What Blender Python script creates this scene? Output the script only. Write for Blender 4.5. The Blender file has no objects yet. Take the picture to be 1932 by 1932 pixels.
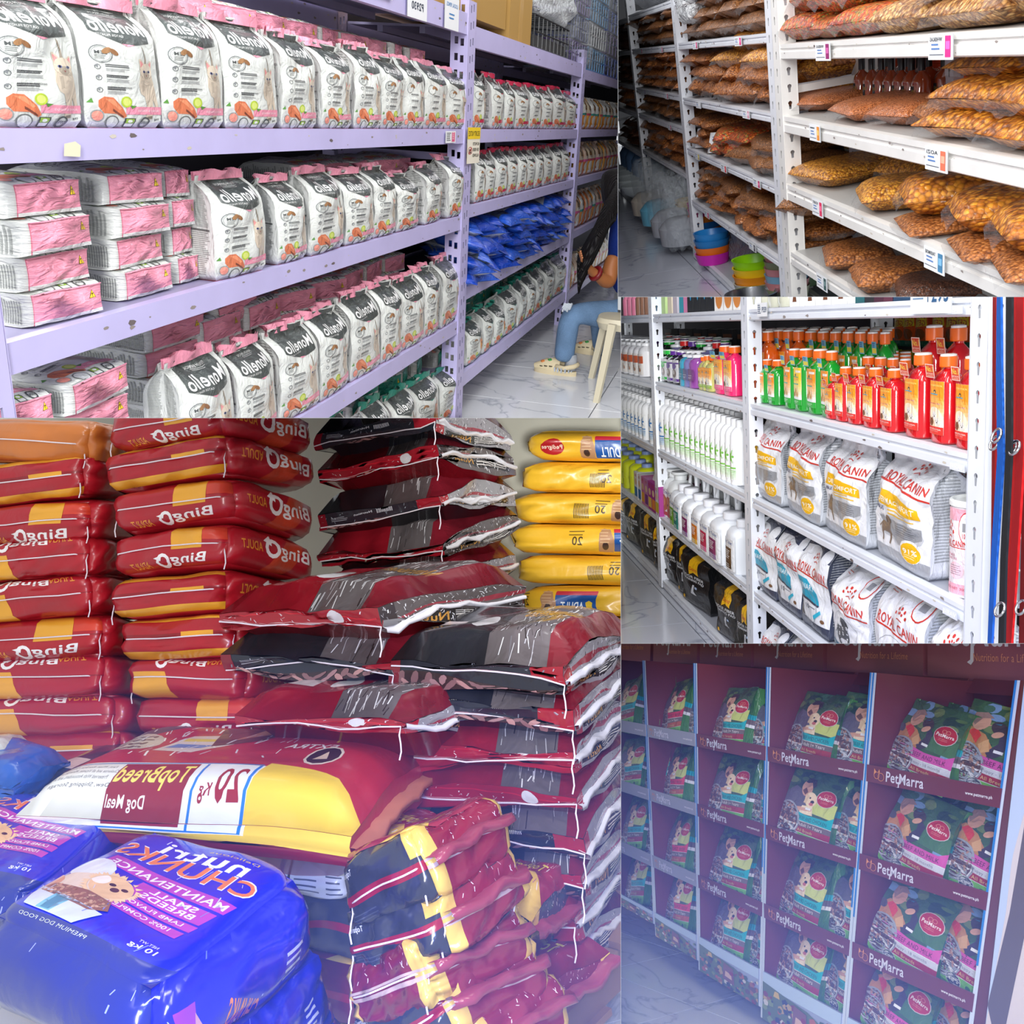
import bpy, bmesh, math, random
import numpy as np
from mathutils import Matrix, Vector
from mathutils.geometry import tessellate_polygon
rnd = random.Random(7)
sc = bpy.context.scene
COL = sc.collection
F = 1880.0                                   # focal length in pixels of a 1932 px frame
PITCH = math.radians(10)
# ---------------------------------------------------------------- camera
cam = bpy.data.cameras.new('camera'); cam_ob = bpy.data.objects.new('camera', cam); COL.objects.link(cam_ob)
cam.sensor_width = 36; cam.lens = F / 1932 * 36; cam.clip_start = 0.02; cam.clip_end = 200
cam_ob.location = (0, 0, 1.6); cam_ob.rotation_euler = (math.pi / 2 - PITCH, 0, 0)
sc.camera = cam_ob
RC = np.array(Matrix.Rotation(-PITCH, 3, 'X'))           # (right, forward, up) camera axes -> world
# ---------------------------------------------------------------- world and light
sc.view_settings.view_transform = 'Standard'; sc.view_settings.look = 'None'
sc.view_settings.exposure = 0.0; sc.view_settings.gamma = 1; sc.view_settings.use_curve_mapping = False
w = bpy.data.worlds.new('shop_hall'); sc.world = w; w.use_nodes = True
bg = w.node_tree.nodes['Background']; bg.inputs[0].default_value = (0.93, 0.96, 1.0, 1); bg.inputs[1].default_value = 0.64
FR = {}
def _fr(v1, v2, s):
    n = lambda v: v / np.linalg.norm(v)
    x = n(np.array([v1[0], v1[1], F])) * s
    d = n(np.array([v2[0], v2[1], F])) * (1 if v2[1] > 0 else -1)
    z = n(-d + x * np.dot(x, d)); c = lambda a: np.array([a[0], a[2], -a[1]])
    X, Z = RC @ c(x), RC @ c(z); return np.array([X, np.cross(Z, X), Z])
# one upright frame per aisle: x along its shelves, y into them, z up (origin at the viewpoint)
FR['1'] = _fr((484, -721), (-276, 4734), 1)
FR['2'] = _fr((-36, -846), (743, 4054), -1)
FR['3'] = _fr((1e9, 0), (0, -42000), 1)
FR['4'] = _fr((-173, -349), (737, 11034), -1)
FR['5'] = _fr((-700, 230), (700, -13235), -1)
O = np.array([0, 0, 1.6])
def ray(p, px, py): return FR[p] @ (RC @ np.array([(px - 966) / F, 1.0, -(py - 966) / F]))
def on(p, px, py, ax=1, val=1.0):
    r = ray(p, px, py); return r * (val / r[ax])
def proj(p, P):
    c = (np.asarray(P, float) @ FR[p]) @ RC            # local -> world dir -> camera
    return np.stack([966 + F * c[..., 0] / c[..., 1], 966 - F * c[..., 2] / c[..., 1]], -1)
def xat(p, px, y, z):                                    # x where column px meets the line (y, z)
    M = FR[p] @ RC; k = (px - 966) / F                   # cam = M^T P ; cx - k*cy = 0
    a = M[:, 0] - k * M[:, 1]; return -(a[1] * y + a[2] * z) / a[0]
def zat(p, py, x, y):
    M = FR[p] @ RC; k = -(py - 966) / F
    a = M[:, 2] - k * M[:, 1]; return -(a[0] * x + a[1] * y) / a[2]
def MW(p):
    m = Matrix(FR[p].T.tolist()).to_4x4(); m.translation = O; return m
MWP = {}
RECT = {'1': (-60, 1165.7, -60, 788.3), '2': (1166.3, 2000, -60, 559.8), '3': (-60, 1171.2, 788.9, 2000),
        '4': (1171.8, 2000, 560.4, 1213.8), '5': (1171.8, 2000, 1214.3, 2000)}
def area(nm, p, loc, look, sx, sy, e, col=(1, 1, 1)):
    l = bpy.data.lights.new(nm, 'AREA'); l.shape = 'RECTANGLE'; l.size = sx; l.size_y = sy; l.energy = e; l.color = col
    o = bpy.data.objects.new(nm, l); COL.objects.link(o)
    R_ = Matrix(FR[p].T.tolist()); a = R_ @ Vector(loc) + Vector(O); b = R_ @ Vector(look) + Vector(O)
    o.location = a; o.rotation_euler = (b - a).to_track_quat('-Z', 'Y').to_euler(); return o
# fluorescent tubes over the aisles, then added fill lights for dim spots
for x_ in (.6, 2.6, 4.6): area('aisle_light', '1', (x_, -.3, 1.5), (x_ + .6, 1.1, -.4), .25, 1.6, 16)
for x_ in (-1.6, -3.6, -5.8): area('aisle_light', '2', (x_, -.5, 1.4), (x_ - .3, 1.1, -.5), .25, 1.6, 30)
for x_ in (-2.2, -4.2): area('aisle_light', '4', (x_, -.9, 1.3), (x_ - .3, 1.1, -.6), .25, 1.6, 5)
for x_ in (-1.4, .4): area('aisle_light', '3', (x_, .2, 2.0), (x_, 3, .0), .4, 1.8, 15)
area('aisle_light', '5', (.8, -.7, .05), (-2.9, 2.1, -.3), .5, 1.6, 92)  # added fill behind the camera at eye height, brightens the stands
area('aisle_light', '2', (-7.2, -.9, 1.4), (-7.2, 1, -1), .25, 1.6, 45)  # extra light added to brighten the far floor
l = bpy.data.lights.new('wall_fill', 'SPOT'); l.energy = 420; l.spot_size = math.radians(19); l.spot_blend = .7; l.shadow_soft_size = .1  # added spot beside the camera, brightens the cream back wall
o = bpy.data.objects.new('wall_fill', l); COL.objects.link(o); o.location = (.1, -.2, 1.55); o.rotation_euler = Vector((RC @ np.array([(1060 - 966) / F, 1.0, -(800 - 966) / F])).tolist()).to_track_quat('-Z', 'Y').to_euler()
# added blue spots, imitating a blue tint over the two lower aisles
for px_, e_ in ((250, 270), (1000, 280), (1650, 165)):
    l = bpy.data.lights.new('blue_tint_spot', 'SPOT'); l.energy = e_; l.color = (.16, .26, 1.0); l.spot_size = math.radians(50); l.spot_blend = 1.0; l.shadow_soft_size = .12
    o = bpy.data.objects.new('blue_tint_spot', l); COL.objects.link(o); o.location = (0.0, -.3, 1.95)
    d_ = RC @ np.array([(px_ - 966) / F, 1.0, -(2080 - 966) / F]); o.rotation_euler = Vector(d_.tolist()).to_track_quat('-Z', 'Y').to_euler()
# ---------------------------------------------------------------- materials
def srgb(c):
    return tuple((x / 255 / 12.92) if x / 255 <= 0.04045 else ((x / 255 + 0.055) / 1.055) ** 2.4 for x in c[:3]) + (1.0,)
MATS = {}
def mat(name, rough=0.5, spec=0.5, metal=0.0, coat=0.0, bump=None, trans=0.0, color=None, fn=None, sheen=0, alpha=1.0, coatr=.1, blotch=0):
    if name in MATS: return MATS[name]
    m = bpy.data.materials.new(name); m.use_nodes = True; nt = m.node_tree; b = nt.nodes['Principled BSDF']
    b.inputs['Roughness'].default_value = rough; b.inputs['Specular IOR Level'].default_value = spec
    b.inputs['Metallic'].default_value = metal; b.inputs['Coat Weight'].default_value = coat; b.inputs['Coat Roughness'].default_value = coatr
    b.inputs['Transmission Weight'].default_value = trans; b.inputs['Alpha'].default_value = alpha
    N = nt.nodes.new; L = nt.links.new
    if color is None:
        a = N('ShaderNodeAttribute'); a.attribute_name = 'Col'; src = a.outputs['Color']
    else:
        a = N('ShaderNodeRGB'); a.outputs[0].default_value = color; src = a.outputs[0]
    tc = N('ShaderNodeTexCoord')
    if blotch:
        nz = N('ShaderNodeTexNoise'); nz.inputs['Scale'].default_value = 9; nz.inputs['Detail'].default_value = 5; L(tc.outputs['Object'], nz.inputs['Vector'])
        mx = N('ShaderNodeMix'); mx.data_type = 'RGBA'; mx.blend_type = 'MULTIPLY'
        cr = N('ShaderNodeValToRGB'); cr.color_ramp.elements[0].position = .35; cr.color_ramp.elements[0].color = (1 - blotch,) * 3 + (1,); cr.color_ramp.elements[1].position = .6
        L(nz.outputs['Fac'], cr.inputs[0]); mx.inputs[0].default_value = 1; L(src, mx.inputs[6]); L(cr.outputs[0], mx.inputs[7]); src = mx.outputs[2]
    L(src, b.inputs['Base Color'])
    if bump:
        sca, dist, kind = bump
        if kind == 'crinkle':
            n1 = N('ShaderNodeTexNoise'); n1.inputs['Scale'].default_value = sca; n1.inputs['Detail'].default_value = 3; n1.inputs['Distortion'].default_value = 1.2
            L(tc.outputs['Object'], n1.inputs['Vector']); h = n1.outputs['Fac']
        elif kind == 'voronoi':
            n1 = N('ShaderNodeTexVoronoi'); n1.inputs['Scale'].default_value = sca; L(tc.outputs['Object'], n1.inputs['Vector']); h = n1.outputs['Distance']
        else:
            n1 = N('ShaderNodeTexWave'); n1.inputs['Scale'].default_value = sca; L(tc.outputs['Object'], n1.inputs['Vector']); h = n1.outputs['Fac']
        bp = N('ShaderNodeBump'); bp.inputs['Strength'].default_value = 1; bp.inputs['Distance'].default_value = dist
        L(h, bp.inputs['Height']); L(bp.outputs[0], b.inputs['Normal'])
    if fn: fn(nt, b, tc)
    MATS[name] = m; return m
# ---------------------------------------------------------------- mesh builder
def newmesh(name, V, FA, cols, mi, mats, nrm=None, smooth=True):
    me = bpy.data.meshes.new(name)
    me.from_pydata([tuple(v) for v in V] if not isinstance(V, np.ndarray) else V.tolist(), [], FA)
    for m in mats: me.materials.append(m)
    n = len(me.polygons)
    if n:
        if mi is not None: me.polygons.foreach_set('material_index', np.asarray(mi, dtype=np.int32))
        me.polygons.foreach_set('use_smooth', np.full(n, bool(smooth)))
        tot = np.empty(n, dtype=np.int32); me.polygons.foreach_get('loop_total', tot)
        c = np.ones((len(me.loops), 4), dtype=np.float32)
        cc = np.asarray(cols, dtype=np.float32)
        if cc.ndim == 1: c[:, :3] = cc[:3]
        else: c[:, :3] = np.repeat(cc[:, :3], tot, axis=0)
        at = me.color_attributes.new('Col', 'FLOAT_COLOR', 'CORNER'); at.data.foreach_set('color', c.ravel())
    if nrm is not None and len(nrm) == len(me.vertices):
        a = me.attributes.new('nrm', 'FLOAT_VECTOR', 'POINT'); a.data.foreach_set('vector', np.asarray(nrm, dtype=np.float32).ravel())
        me.normals_split_custom_set_from_vertices([tuple(v) for v in nrm])
    return me
class MB:
    """collects flat-coloured polygons and joins them in one mesh"""
    def __init__(s): s.V = []; s.Fa = []; s.C = []; s.M = []; s.mats = []; s.N = None
    def mi(s, m):
        if m not in s.mats: s.mats.append(m)
        return s.mats.index(m)
    def add(s, V, Fa, col, m):
        o = len(s.V); s.V += [tuple(v) for v in V]; k = s.mi(m); c = srgb(col) if max(col) > 1.001 else col
        s.Fa += [tuple(i + o for i in f) for f in Fa]; s.C += [c[:3]] * len(Fa); s.M += [k] * len(Fa); return s
    def box(s, a, b, col, m, M=None):
        x0, y0, z0 = a; x1, y1, z1 = b
        V = [(x0, y0, z0), (x1, y0, z0), (x1, y1, z0), (x0, y1, z0), (x0, y0, z1), (x1, y0, z1), (x1, y1, z1), (x0, y1, z1)]
        if M is not None: V = [tuple(M @ Vector(v)) for v in V]
        return s.add(V, [(0, 3, 2, 1), (4, 5, 6, 7), (0, 1, 5, 4), (1, 2, 6, 5), (2, 3, 7, 6), (3, 0, 4, 7)], col, m)
    def poly(s, pts, col, m): return s.add(pts, [tuple(range(len(pts)))], col, m)
    def tube(s, pts, r, col, m, seg=6, caps=True, r2=None):
        pts = [Vector(p) for p in pts]; n = len(pts); V = []; up = Vector((0.13, 0.21, 1))
        for i, p in enumerate(pts):
            t = (pts[min(i + 1, n - 1)] - pts[max(i - 1, 0)]).normalized()
            a = t.cross(up); a = a.normalized() if a.length > 1e-4 else t.cross(Vector((1, 0, 0))).normalized(); b = t.cross(a)
            rr = r if r2 is None else r + (r2 - r) * i / (n - 1)
            if isinstance(r, (list, tuple)): rr = r[i]
            for k in range(seg):
                an = 2 * math.pi * k / seg; V.append(p + (a * math.cos(an) + b * math.sin(an)) * rr)
        Fa = [(i * seg + k, i * seg + (k + 1) % seg, (i + 1) * seg + (k + 1) % seg, (i + 1) * seg + k) for i in range(n - 1) for k in range(seg)]
        if caps: Fa += [tuple(range(seg))[::-1], tuple(range((n - 1) * seg, n * seg))]
        return s.add(V, Fa, col, m)
    def lathe(s, prof, col, m, seg=20, sx=1, sy=1, c=(0, 0, 0), p=2.0):
        """prof: list of (r, z[, color]); p is the superellipse exponent of the section"""
        V = []; 
        for q in prof:
            r, z = q[:2]
            for k in range(seg):
                an = 2 * math.pi * (k + .5) / seg; cs, sn = math.cos(an), math.sin(an)
                e = (abs(cs) ** p + abs(sn) ** p) ** (-1 / p)
                V.append((c[0] + r * sx * cs * e, c[1] + r * sy * sn * e, c[2] + z))
        n = len(prof); o = len(s.V); s.V += V; k0 = s.mi(m)
        for i in range(n - 1):
            cc = prof[i][2] if len(prof[i]) > 2 and prof[i][2] else col; cc = srgb(cc)[:3]
            for k in range(seg):
                s.Fa.append((o + i * seg + k, o + i * seg + (k + 1) % seg, o + (i + 1) * seg + (k + 1) % seg, o + (i + 1) * seg + k)); s.C.append(cc); s.M.append(k0)
        s.Fa.append(tuple(o + (n - 1) * seg + k for k in range(seg))); s.C.append(srgb(col)[:3]); s.M.append(k0)
        s.Fa.append(tuple(o + k for k in range(seg))[::-1]); s.C.append(srgb(col)[:3]); s.M.append(k0)
        return s
    def mesh(s, name, smooth=False, auto=None):
        me = newmesh(name, s.V, s.Fa, np.array(s.C) if s.C else [1, 1, 1], s.M, s.mats, s.N, smooth)
        if smooth and s.N is None and auto:
            me.set_sharp_from_angle(angle=math.radians(auto))
        return me
# ---------------------------------------------------------------- flat print
_txt = {}
def text_geo(t, bold=0.0):
    k = (t, bold)
    if k not in _txt:
        cu = bpy.data.curves.new('t', 'FONT'); cu.body = t; cu.resolution_u = 3; cu.offset = min(bold, .02) * .8; cu.space_character = 1.06
        ob = bpy.data.objects.new('t', cu); me = ob.to_mesh()
        V = np.array([v.co[:2] for v in me.vertices]).reshape(-1, 2); T = [tuple(p.vertices) for p in me.polygons]
        ob.to_mesh_clear(); bpy.data.objects.remove(ob); bpy.data.curves.remove(cu)
        if len(V):
            V = V - V.min(0); V = V / max(V[:, 0].max(), 1e-6) if False else V
        _txt[k] = (V, T)
    return _txt[k]
def circ(cx, cy, rx, ry=None, n=16, rot=0, a0=0, a1=2 * math.pi):
    ry = rx if ry is None else ry; c, s = math.cos(rot), math.sin(rot)
    A = [a0 + (a1 - a0) * i / n for i in range(n + (0 if abs(a1 - a0 - 2 * math.pi) < 1e-6 else 1))]
    return [(cx + rx * math.cos(a) * c - ry * math.sin(a) * s, cy + rx * math.cos(a) * s + ry * math.sin(a) * c) for a in A]
def ell(cx, cy, rx, ry, rot=0, n=16): return circ(cx, cy, rx, ry, n, rot)
def rct(x0, y0, x1, y1): return [(x0, y0), (x1, y0), (x1, y1), (x0, y1)]
def ring(cx, cy, rx, ry, w, n=18):
    return ('ring', circ(cx, cy, rx, ry, n), circ(cx, cy, rx * (1 - w), ry * (1 - w), n))
class Art:
    """flat print in face coordinates (0..1 across, 0..1 up); later items lie on top"""
    def __init__(s, asp=1.0): s.items = []; s.asp = asp       # asp = face width / height
    def p(s, pts, col): s.items.append((pts, None, srgb(col)[:3])); return s
    def r(s, x0, y0, x1, y1, col): return s.p(rct(x0, y0, x1, y1), col)
    def c(s, cx, cy, r, col, n=16): return s.p(circ(cx, cy, r, r * s.asp, n), col)
    def ring(s, cx, cy, r, w, col, n=18):
        A = circ(cx, cy, r, r * s.asp, n); B = circ(cx, cy, r * (1 - w), r * s.asp * (1 - w), n)
        s.items.append((A + B, [(i, (i + 1) % n, n + (i + 1) % n, n + i) for i in range(n)], srgb(col)[:3])); return s
    def t(s, txt, x, y, w, h, col, bold=0.01, mir=False, rot=0, shear=0, flip=False):
        """text whose box starts at x,y with width w and height h (mir: mirrored as the photograph shows it)"""
        V, T = text_geo(txt, bold)
        if not len(V): return s
        V = V.copy(); V[:, 0] /= V[:, 0].max(); V[:, 1] /= max(V[:, 1].max(), 1e-6); V[:, 0] += shear * (V[:, 1] - .5)
        if mir: V[:, 0] = 1 - V[:, 0]
        if flip: V = 1 - V
        V = V * [w, h] 
        if rot:
            c, sn = math.cos(rot), math.sin(rot); a = s.asp; X, Y = V[:, 0] * a, V[:, 1]; V = np.stack([(X * c - Y * sn) / a, X * sn + Y * c], 1)
        V = V + [x, y]; s.items.append(([tuple(v) for v in V], T, srgb(col)[:3])); return s
    def lines(s, x, y, w, n, dy, col, th=.35, jit=.3):
        r_ = random.Random(int(x * 997 + y * 991 + n))
        for i in range(n):
            s.r(x, y - i * dy, x + w * (1 - jit * r_.random()), y - i * dy + dy * th, col)
        return s
FACES = {'F': ((0, 1, 2), (0, -1)), 'B': ((0, 1, 2), (0, 1)), 'L': None}
def facept(f, u, v):
    """cube surface point of face f at u,v in 0..1; u runs left to right seen from outside, v up"""
    a, b = 2 * u - 1, 2 * v - 1; o = np.ones_like(a)
    return np.stack({'F': (a, -o, b), 'K': (-a, o, b), 'L': (-o, -a, b), 'R': (o, a, b), 'T': (a, b, o), 'D': (a, -b, -o)}[f], -1)
def shell(fmap, faces, mats, off=0.0012, name='shell', lay=.3):
    """faces: {f: (nu, nv, base colour or fn(u,v)->rgb, Art or None, material)} ; fmap maps cube points to space"""
    V = []; N = []; Fa = []; C = []; M = []; base = 0; ml = []
    for f, (nu, nv, bc, art, m) in faces.items():
        if m not in ml: ml.append(m)
        k = ml.index(m)
        us, vs = np.linspace(0, 1, nu + 1), np.linspace(0, 1, nv + 1); U, W = np.meshgrid(us, vs); U = U.ravel(); W = W.ravel(); e = 2e-3
        P = fmap(facept(f, U, W)); du = fmap(facept(f, np.minimum(U + e, 1), W)) - fmap(facept(f, np.maximum(U - e, 0), W))
        dv = fmap(facept(f, U, np.minimum(W + e, 1))) - fmap(facept(f, U, np.maximum(W - e, 0)))
        nn = np.cross(du, dv); nn /= np.linalg.norm(nn, axis=1)[:, None] + 1e-12
        V.append(P); N.append(nn)
        for j in range(nv):
            for i in range(nu):
                q = base + j * (nu + 1) + i; Fa += [(q, q + 1, q + nu + 2), (q, q + nu + 2, q + nu + 1)]; M += [k, k]
                C += [srgb(bc)[:3]] * 2
        base += len(P)
        if art is not None and art.items:
            bm = bmesh.new(); lc = bm.faces.layers.float_vector.new('c')
            lv = []; bbs = []
            for li, (pts, T, col) in enumerate(art.items):
                xs_ = [q[0] for q in pts]; ys_ = [q[1] for q in pts]; bb = (min(xs_), min(ys_), max(xs_), max(ys_))
                z = 1 + max([l for l, o in zip(lv, bbs) if o[0] < bb[2] and bb[0] < o[2] and o[1] < bb[3] and bb[1] < o[3]] or [0])
                if z > 14: z = 14 + (z - 14) * .3
                lv.append(z); bbs.append(bb)
                if T is None:
                    pv = [Vector((x, y, 0)) for x, y in pts]
                    T = [t for t in tessellate_polygon([pv])] if len(pts) > 4 else [tuple(range(len(pts)))]
                bv = [bm.verts.new((x, y, z)) for x, y in pts]
                for t in T:
                    try: fc = bm.faces.new([bv[i] for i in t]); fc[lc] = col
                    except ValueError: pass
            g = bm.verts[:] + bm.edges[:] + bm.faces[:]
            def cut(co, no, outer=False):
                bmesh.ops.bisect_plane(bm, geom=bm.verts[:] + bm.edges[:] + bm.faces[:], dist=1e-7, plane_co=co, plane_no=no, clear_outer=outer)
            cut((0, 0, 0), (-1, 0, 0), True); cut((1, 0, 0), (1, 0, 0), True); cut((0, 0, 0), (0, -1, 0), True); cut((0, 1, 0), (0, 1, 0), True)
            for x in us[1:-1]: cut((x, 0, 0), (1, 0, 0))
            for y in vs[1:-1]: cut((0, y, 0), (0, 1, 0))
            for k_ in range(-nu + 1, nv): cut((0, k_ / nv, 0), (-nu, nv, 0))      # along the cells' diagonals, so that print follows the film exactly
            bm.verts.index_update()
            q = np.array([v.co[:] for v in bm.verts]).reshape(-1, 3)
            if len(q):
                x = np.clip(q[:, 0] * nu, 0, nu - 1e-9); y = np.clip(q[:, 1] * nv, 0, nv - 1e-9); i = x.astype(int); j = y.astype(int); x -= i; y -= j
                def smp(A):
                    A = A.reshape(nv + 1, nu + 1, 3); x_, y_ = x[:, None], y[:, None]
                    p00, p10, p01, p11 = A[j, i], A[j, i + 1], A[j + 1, i], A[j + 1, i + 1]; return np.where(x_ >= y_, p00 + x_ * (p10 - p00) + y_ * (p11 - p10), p00 + y_ * (p01 - p00) + x_ * (p11 - p01))
                n2 = smp(nn); n2 /= np.linalg.norm(n2, axis=1)[:, None] + 1e-12
                V.append(smp(P) + n2 * (off * (1 + q[:, 2:3] * lay))); N.append(n2)
                for fc in bm.faces:
                    vi = [v.index for v in fc.verts]
                    a, b, c_ = [q[t][:2] for t in vi[:3]]
                    s2 = sum(q[vi[t]][0] * q[vi[(t + 1) % len(vi)]][1] - q[vi[(t + 1) % len(vi)]][0] * q[vi[t]][1] for t in range(len(vi)))
                    if s2 < 0: vi = vi[::-1]
                    Fa.append(tuple(base + t for t in vi)); C.append(tuple(fc[lc])); M.append(k)
                base += len(q)
            bm.free()
    return newmesh(name, np.concatenate(V), Fa, np.array(C), M, ml, np.concatenate(N), True)
# smooth pseudo noise
def wav(seed, n=6, f=1.0, dim=3):
    r = np.random.RandomState(seed); K = r.normal(size=(n, dim)) * f; ph = r.rand(n) * 6.28; am = r.rand(n) * .6 + .4
    return lambda P: np.sum(np.sin(P @ K.T + ph) * am, axis=-1) / n ** .5
# ---------------------------------------------------------------- placing
NOBJ = [0]
def clipmesh(me, Mloc, p, rect):
    """cut a mesh at the partitions of its aisle; returns None when nothing is left, me when untouched"""
    n = len(me.vertices); co = np.empty(n * 3); me.vertices.foreach_get('co', co); co = co.reshape(-1, 3)
    L = np.array(Mloc); P = co @ L[:3, :3].T + L[:3, 3]
    c = (P @ FR[p]) @ RC
    if p == '1' and (c[:, 1] > .1).all() and (966 - F * c[:, 2] / c[:, 1]).min() > 559: rect = (rect[0], 1171.2, rect[2], rect[3])
    x0, x1, y0, y1 = rect; k = lambda q: (q - 966) / F
    pl = [np.array([1, -k(x0), 0]), np.array([-1, k(x1), 0]), np.array([0, -k(y0), -1]), np.array([0, k(y1), 1])]
    pl.append(np.array([0, 1, 0]))
    need = []
    for i, a in enumerate(pl):
        d = c @ a - (0.15 if i == 4 else 0)
        if (d < 0).all(): return None
        if (d < -1e-5).any(): need.append(i)
    if not need: return me
    if '_off' in me: pass
    bm = bmesh.new(); bm.from_mesh(me)
    Li = Matrix(L.tolist())
    A3 = FR[p] @ RC                        # rows local axes, camera cols: cam = P_local @ A3
    for i in need:
        a = pl[i]; nl = A3 @ a             # plane normal in aisle coordinates, through the origin (inside: positive)
        co_ = Vector((0, 0, 0)) if i != 4 else Vector((A3 @ np.array([0, .15, 0])).tolist())
        inv = Li.inverted(); pc = inv @ co_; nn = (Li.to_3x3().transposed() @ Vector(nl.tolist()))
        bmesh.ops.bisect_plane(bm, geom=bm.verts[:] + bm.edges[:] + bm.faces[:], dist=1e-7, plane_co=pc, plane_no=-nn, clear_outer=True)
    if not len(bm.faces): bm.free(); return None
    m2 = bpy.data.meshes.new(me.name); bm.to_mesh(m2); bm.free()
    for m in me.materials:
        if len(m2.materials) < len(me.materials): m2.materials.append(m)
    if 'nrm' in m2.attributes:
        v = np.empty(len(m2.vertices) * 3); m2.attributes['nrm'].data.foreach_get('vector', v); v = v.reshape(-1, 3); v /= np.linalg.norm(v, axis=1)[:, None] + 1e-9
        m2.normals_split_custom_set_from_vertices([tuple(q) for q in v])
    return m2
def put(p, name, mesh, M=None, label=None, cat=None, group=None, kind=None, parts=(), rect=None, clip=True):
    """place a thing (mesh or None for an Empty) with parts [(name, mesh, local Matrix or None, label, [sub-parts])]; M is in aisle coordinates"""
    M = M if M is not None else Matrix.Identity(4); rect = rect or RECT[p]
    if p not in MWP: MWP[p] = MW(p)
    def mk(nm, me, Mw_local):
        if me is not None and clip:
            me = clipmesh(me, Mw_local, p, rect)
            if me is None: return None
        o = bpy.data.objects.new(nm, me); COL.objects.link(o); return o
    kids = []
    def rec(parent_M, plist):
        out = []
        for q in plist:
            nm, me, ml = q[:3]; lb = q[3] if len(q) > 3 else None; sub = q[4] if len(q) > 4 else ()
            Mc = parent_M @ (ml or Matrix.Identity(4)); o = mk(nm, me, Mc)
            ks = rec(Mc, sub)
            if o is None and not ks: continue
            if o is None: o = bpy.data.objects.new(nm, None); COL.objects.link(o)
            if lb: o['label'] = lb
            if len(q) > 5 and q[5]: o['kind'] = q[5]
            o.matrix_parent_inverse = Matrix.Identity(4); o.matrix_local = ml or Matrix.Identity(4)
            for k in ks: k.parent = o
            out.append(o)
        return out
    kids = rec(M, parts)
    root = mk(name, mesh, M) if mesh is not None else None
    if root is None:
        if not kids: return None
        root = bpy.data.objects.new(name, None); COL.objects.link(root); root.empty_display_size = .02
    root.matrix_world = MWP[p] @ M
    for k in kids: k.parent = root
    if label: root['label'] = label
    if cat: root['category'] = cat
    if group: root['group'] = group
    if kind: root['kind'] = kind
    NOBJ[0] += 1
    return root
def T(x, y, z): return Matrix.Translation((x, y, z))
def S(x, y, z): return Matrix.Diagonal((x, y, z, 1))
def R(a, ax): return Matrix.Rotation(a, 4, ax)
ORD = ['first', 'second', 'third', 'fourth', 'fifth', 'sixth', 'seventh', 'eighth', 'ninth', 'tenth', 'eleventh', 'twelfth', 'thirteenth', 'fourteenth',
       'fifteenth', 'sixteenth', 'seventeenth', 'eighteenth', 'nineteenth', 'twentieth'] + ['twenty-' + s for s in ['first', 'second', 'third', 'fourth', 'fifth', 'sixth', 'seventh', 'eighth', 'ninth']] + ['thirtieth'] + ['thirty-' + s for s in ['first', 'second', 'third', 'fourth', 'fifth', 'sixth', 'seventh', 'eighth', 'ninth']]
# shared finishes
FILM = mat('printed_film', .34, .5, coat=.25, bump=(5, .006, 'crinkle'))
FILMV = mat('glossy_film', .2, .5, coat=.5, bump=(6, .008, 'crinkle'))
CARD = mat('printed_card', .6, .35)
PLAST = mat('plastic', .35, .5)
DARK = mat('dark_matt', .8, .2)
METAL = mat('bright_metal', .25, .5, metal=1.0)
PAINT = mat('rack_paint', .38, .5, blotch=.06)
CLEAR = mat('clear_film', .12, .5, alpha=.2, bump=(30, .05, 'crinkle'))
def keyhole(cx, cz, r, h, kind):
    if kind == 'slot': return [(cx - r, cz - h), (cx + r, cz - h), (cx + r, cz + h), (cx - r, cz + h)]
    a = [(cx + r * math.cos(t), cz + h * .45 + r * math.sin(t)) for t in [math.radians(d) for d in (-50, -10, 30, 90, 150, 190, 230)]]
    return a + [(cx - r * .5, cz - h), (cx + r * .5, cz - h)]
_post = {}
def post_mesh(z0, z1, wf, ws, side, pitch, hole, kind, cols, col):
    """L-shaped perforated upright: front flange x 0..wf at y=0, side flange depth ws at x = wf (side>0) or 0"""
    k = (round(z1 - z0, 3), wf, ws, side, pitch, hole, kind, cols, col)
    if k in _post: return _post[k]
    b = MB(); n = max(1, int((z1 - z0) / pitch)); H = (z1 - z0) / n; r, h = hole
    def flange(f, wd):
        xs = [wd * (j + 1) / (cols + 1) for j in range(cols)] if cols > 1 else [wd * .5]
        for j, cx in enumerate(xs):
            xa = 0 if j == 0 else (xs[j - 1] + cx) / 2; xb = wd if j == len(xs) - 1 else (cx + xs[j + 1]) / 2
            o = [(xa, 0), (xb, 0), (xb, H), (xa, H)]; ho = keyhole(cx, H * (.5 if j % 2 == 0 else .62), r, h, kind)
            tr = tessellate_polygon([[Vector((x, z, 0)) for x, z in o], [Vector((x, z, 0)) for x, z in ho]]); al = o + ho
            for i in range(n):
                b.add([f(x, z + i * H, 0) for x, z in al], [tuple(t) for t in tr], col, PAINT)
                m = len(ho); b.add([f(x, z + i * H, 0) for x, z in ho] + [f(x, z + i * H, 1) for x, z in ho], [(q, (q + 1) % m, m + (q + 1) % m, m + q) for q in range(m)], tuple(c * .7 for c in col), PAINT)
    flange(lambda x, z, d: (x, .004 * d, z), wf)
    sx = wf if side > 0 else 0
    flange(lambda x, z, d: (sx - side * .004 * d, x, z), ws)
    for x in (0, wf): b.box((x - .0015, 0, 0), (x + .0015, .004, z1 - z0), col, PAINT)
    b.box((sx - .0015, ws - .002, 0), (sx + .0015, ws, z1 - z0), col, PAINT)
    _post[k] = b.mesh('upright_post'); return _post[k]
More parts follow.
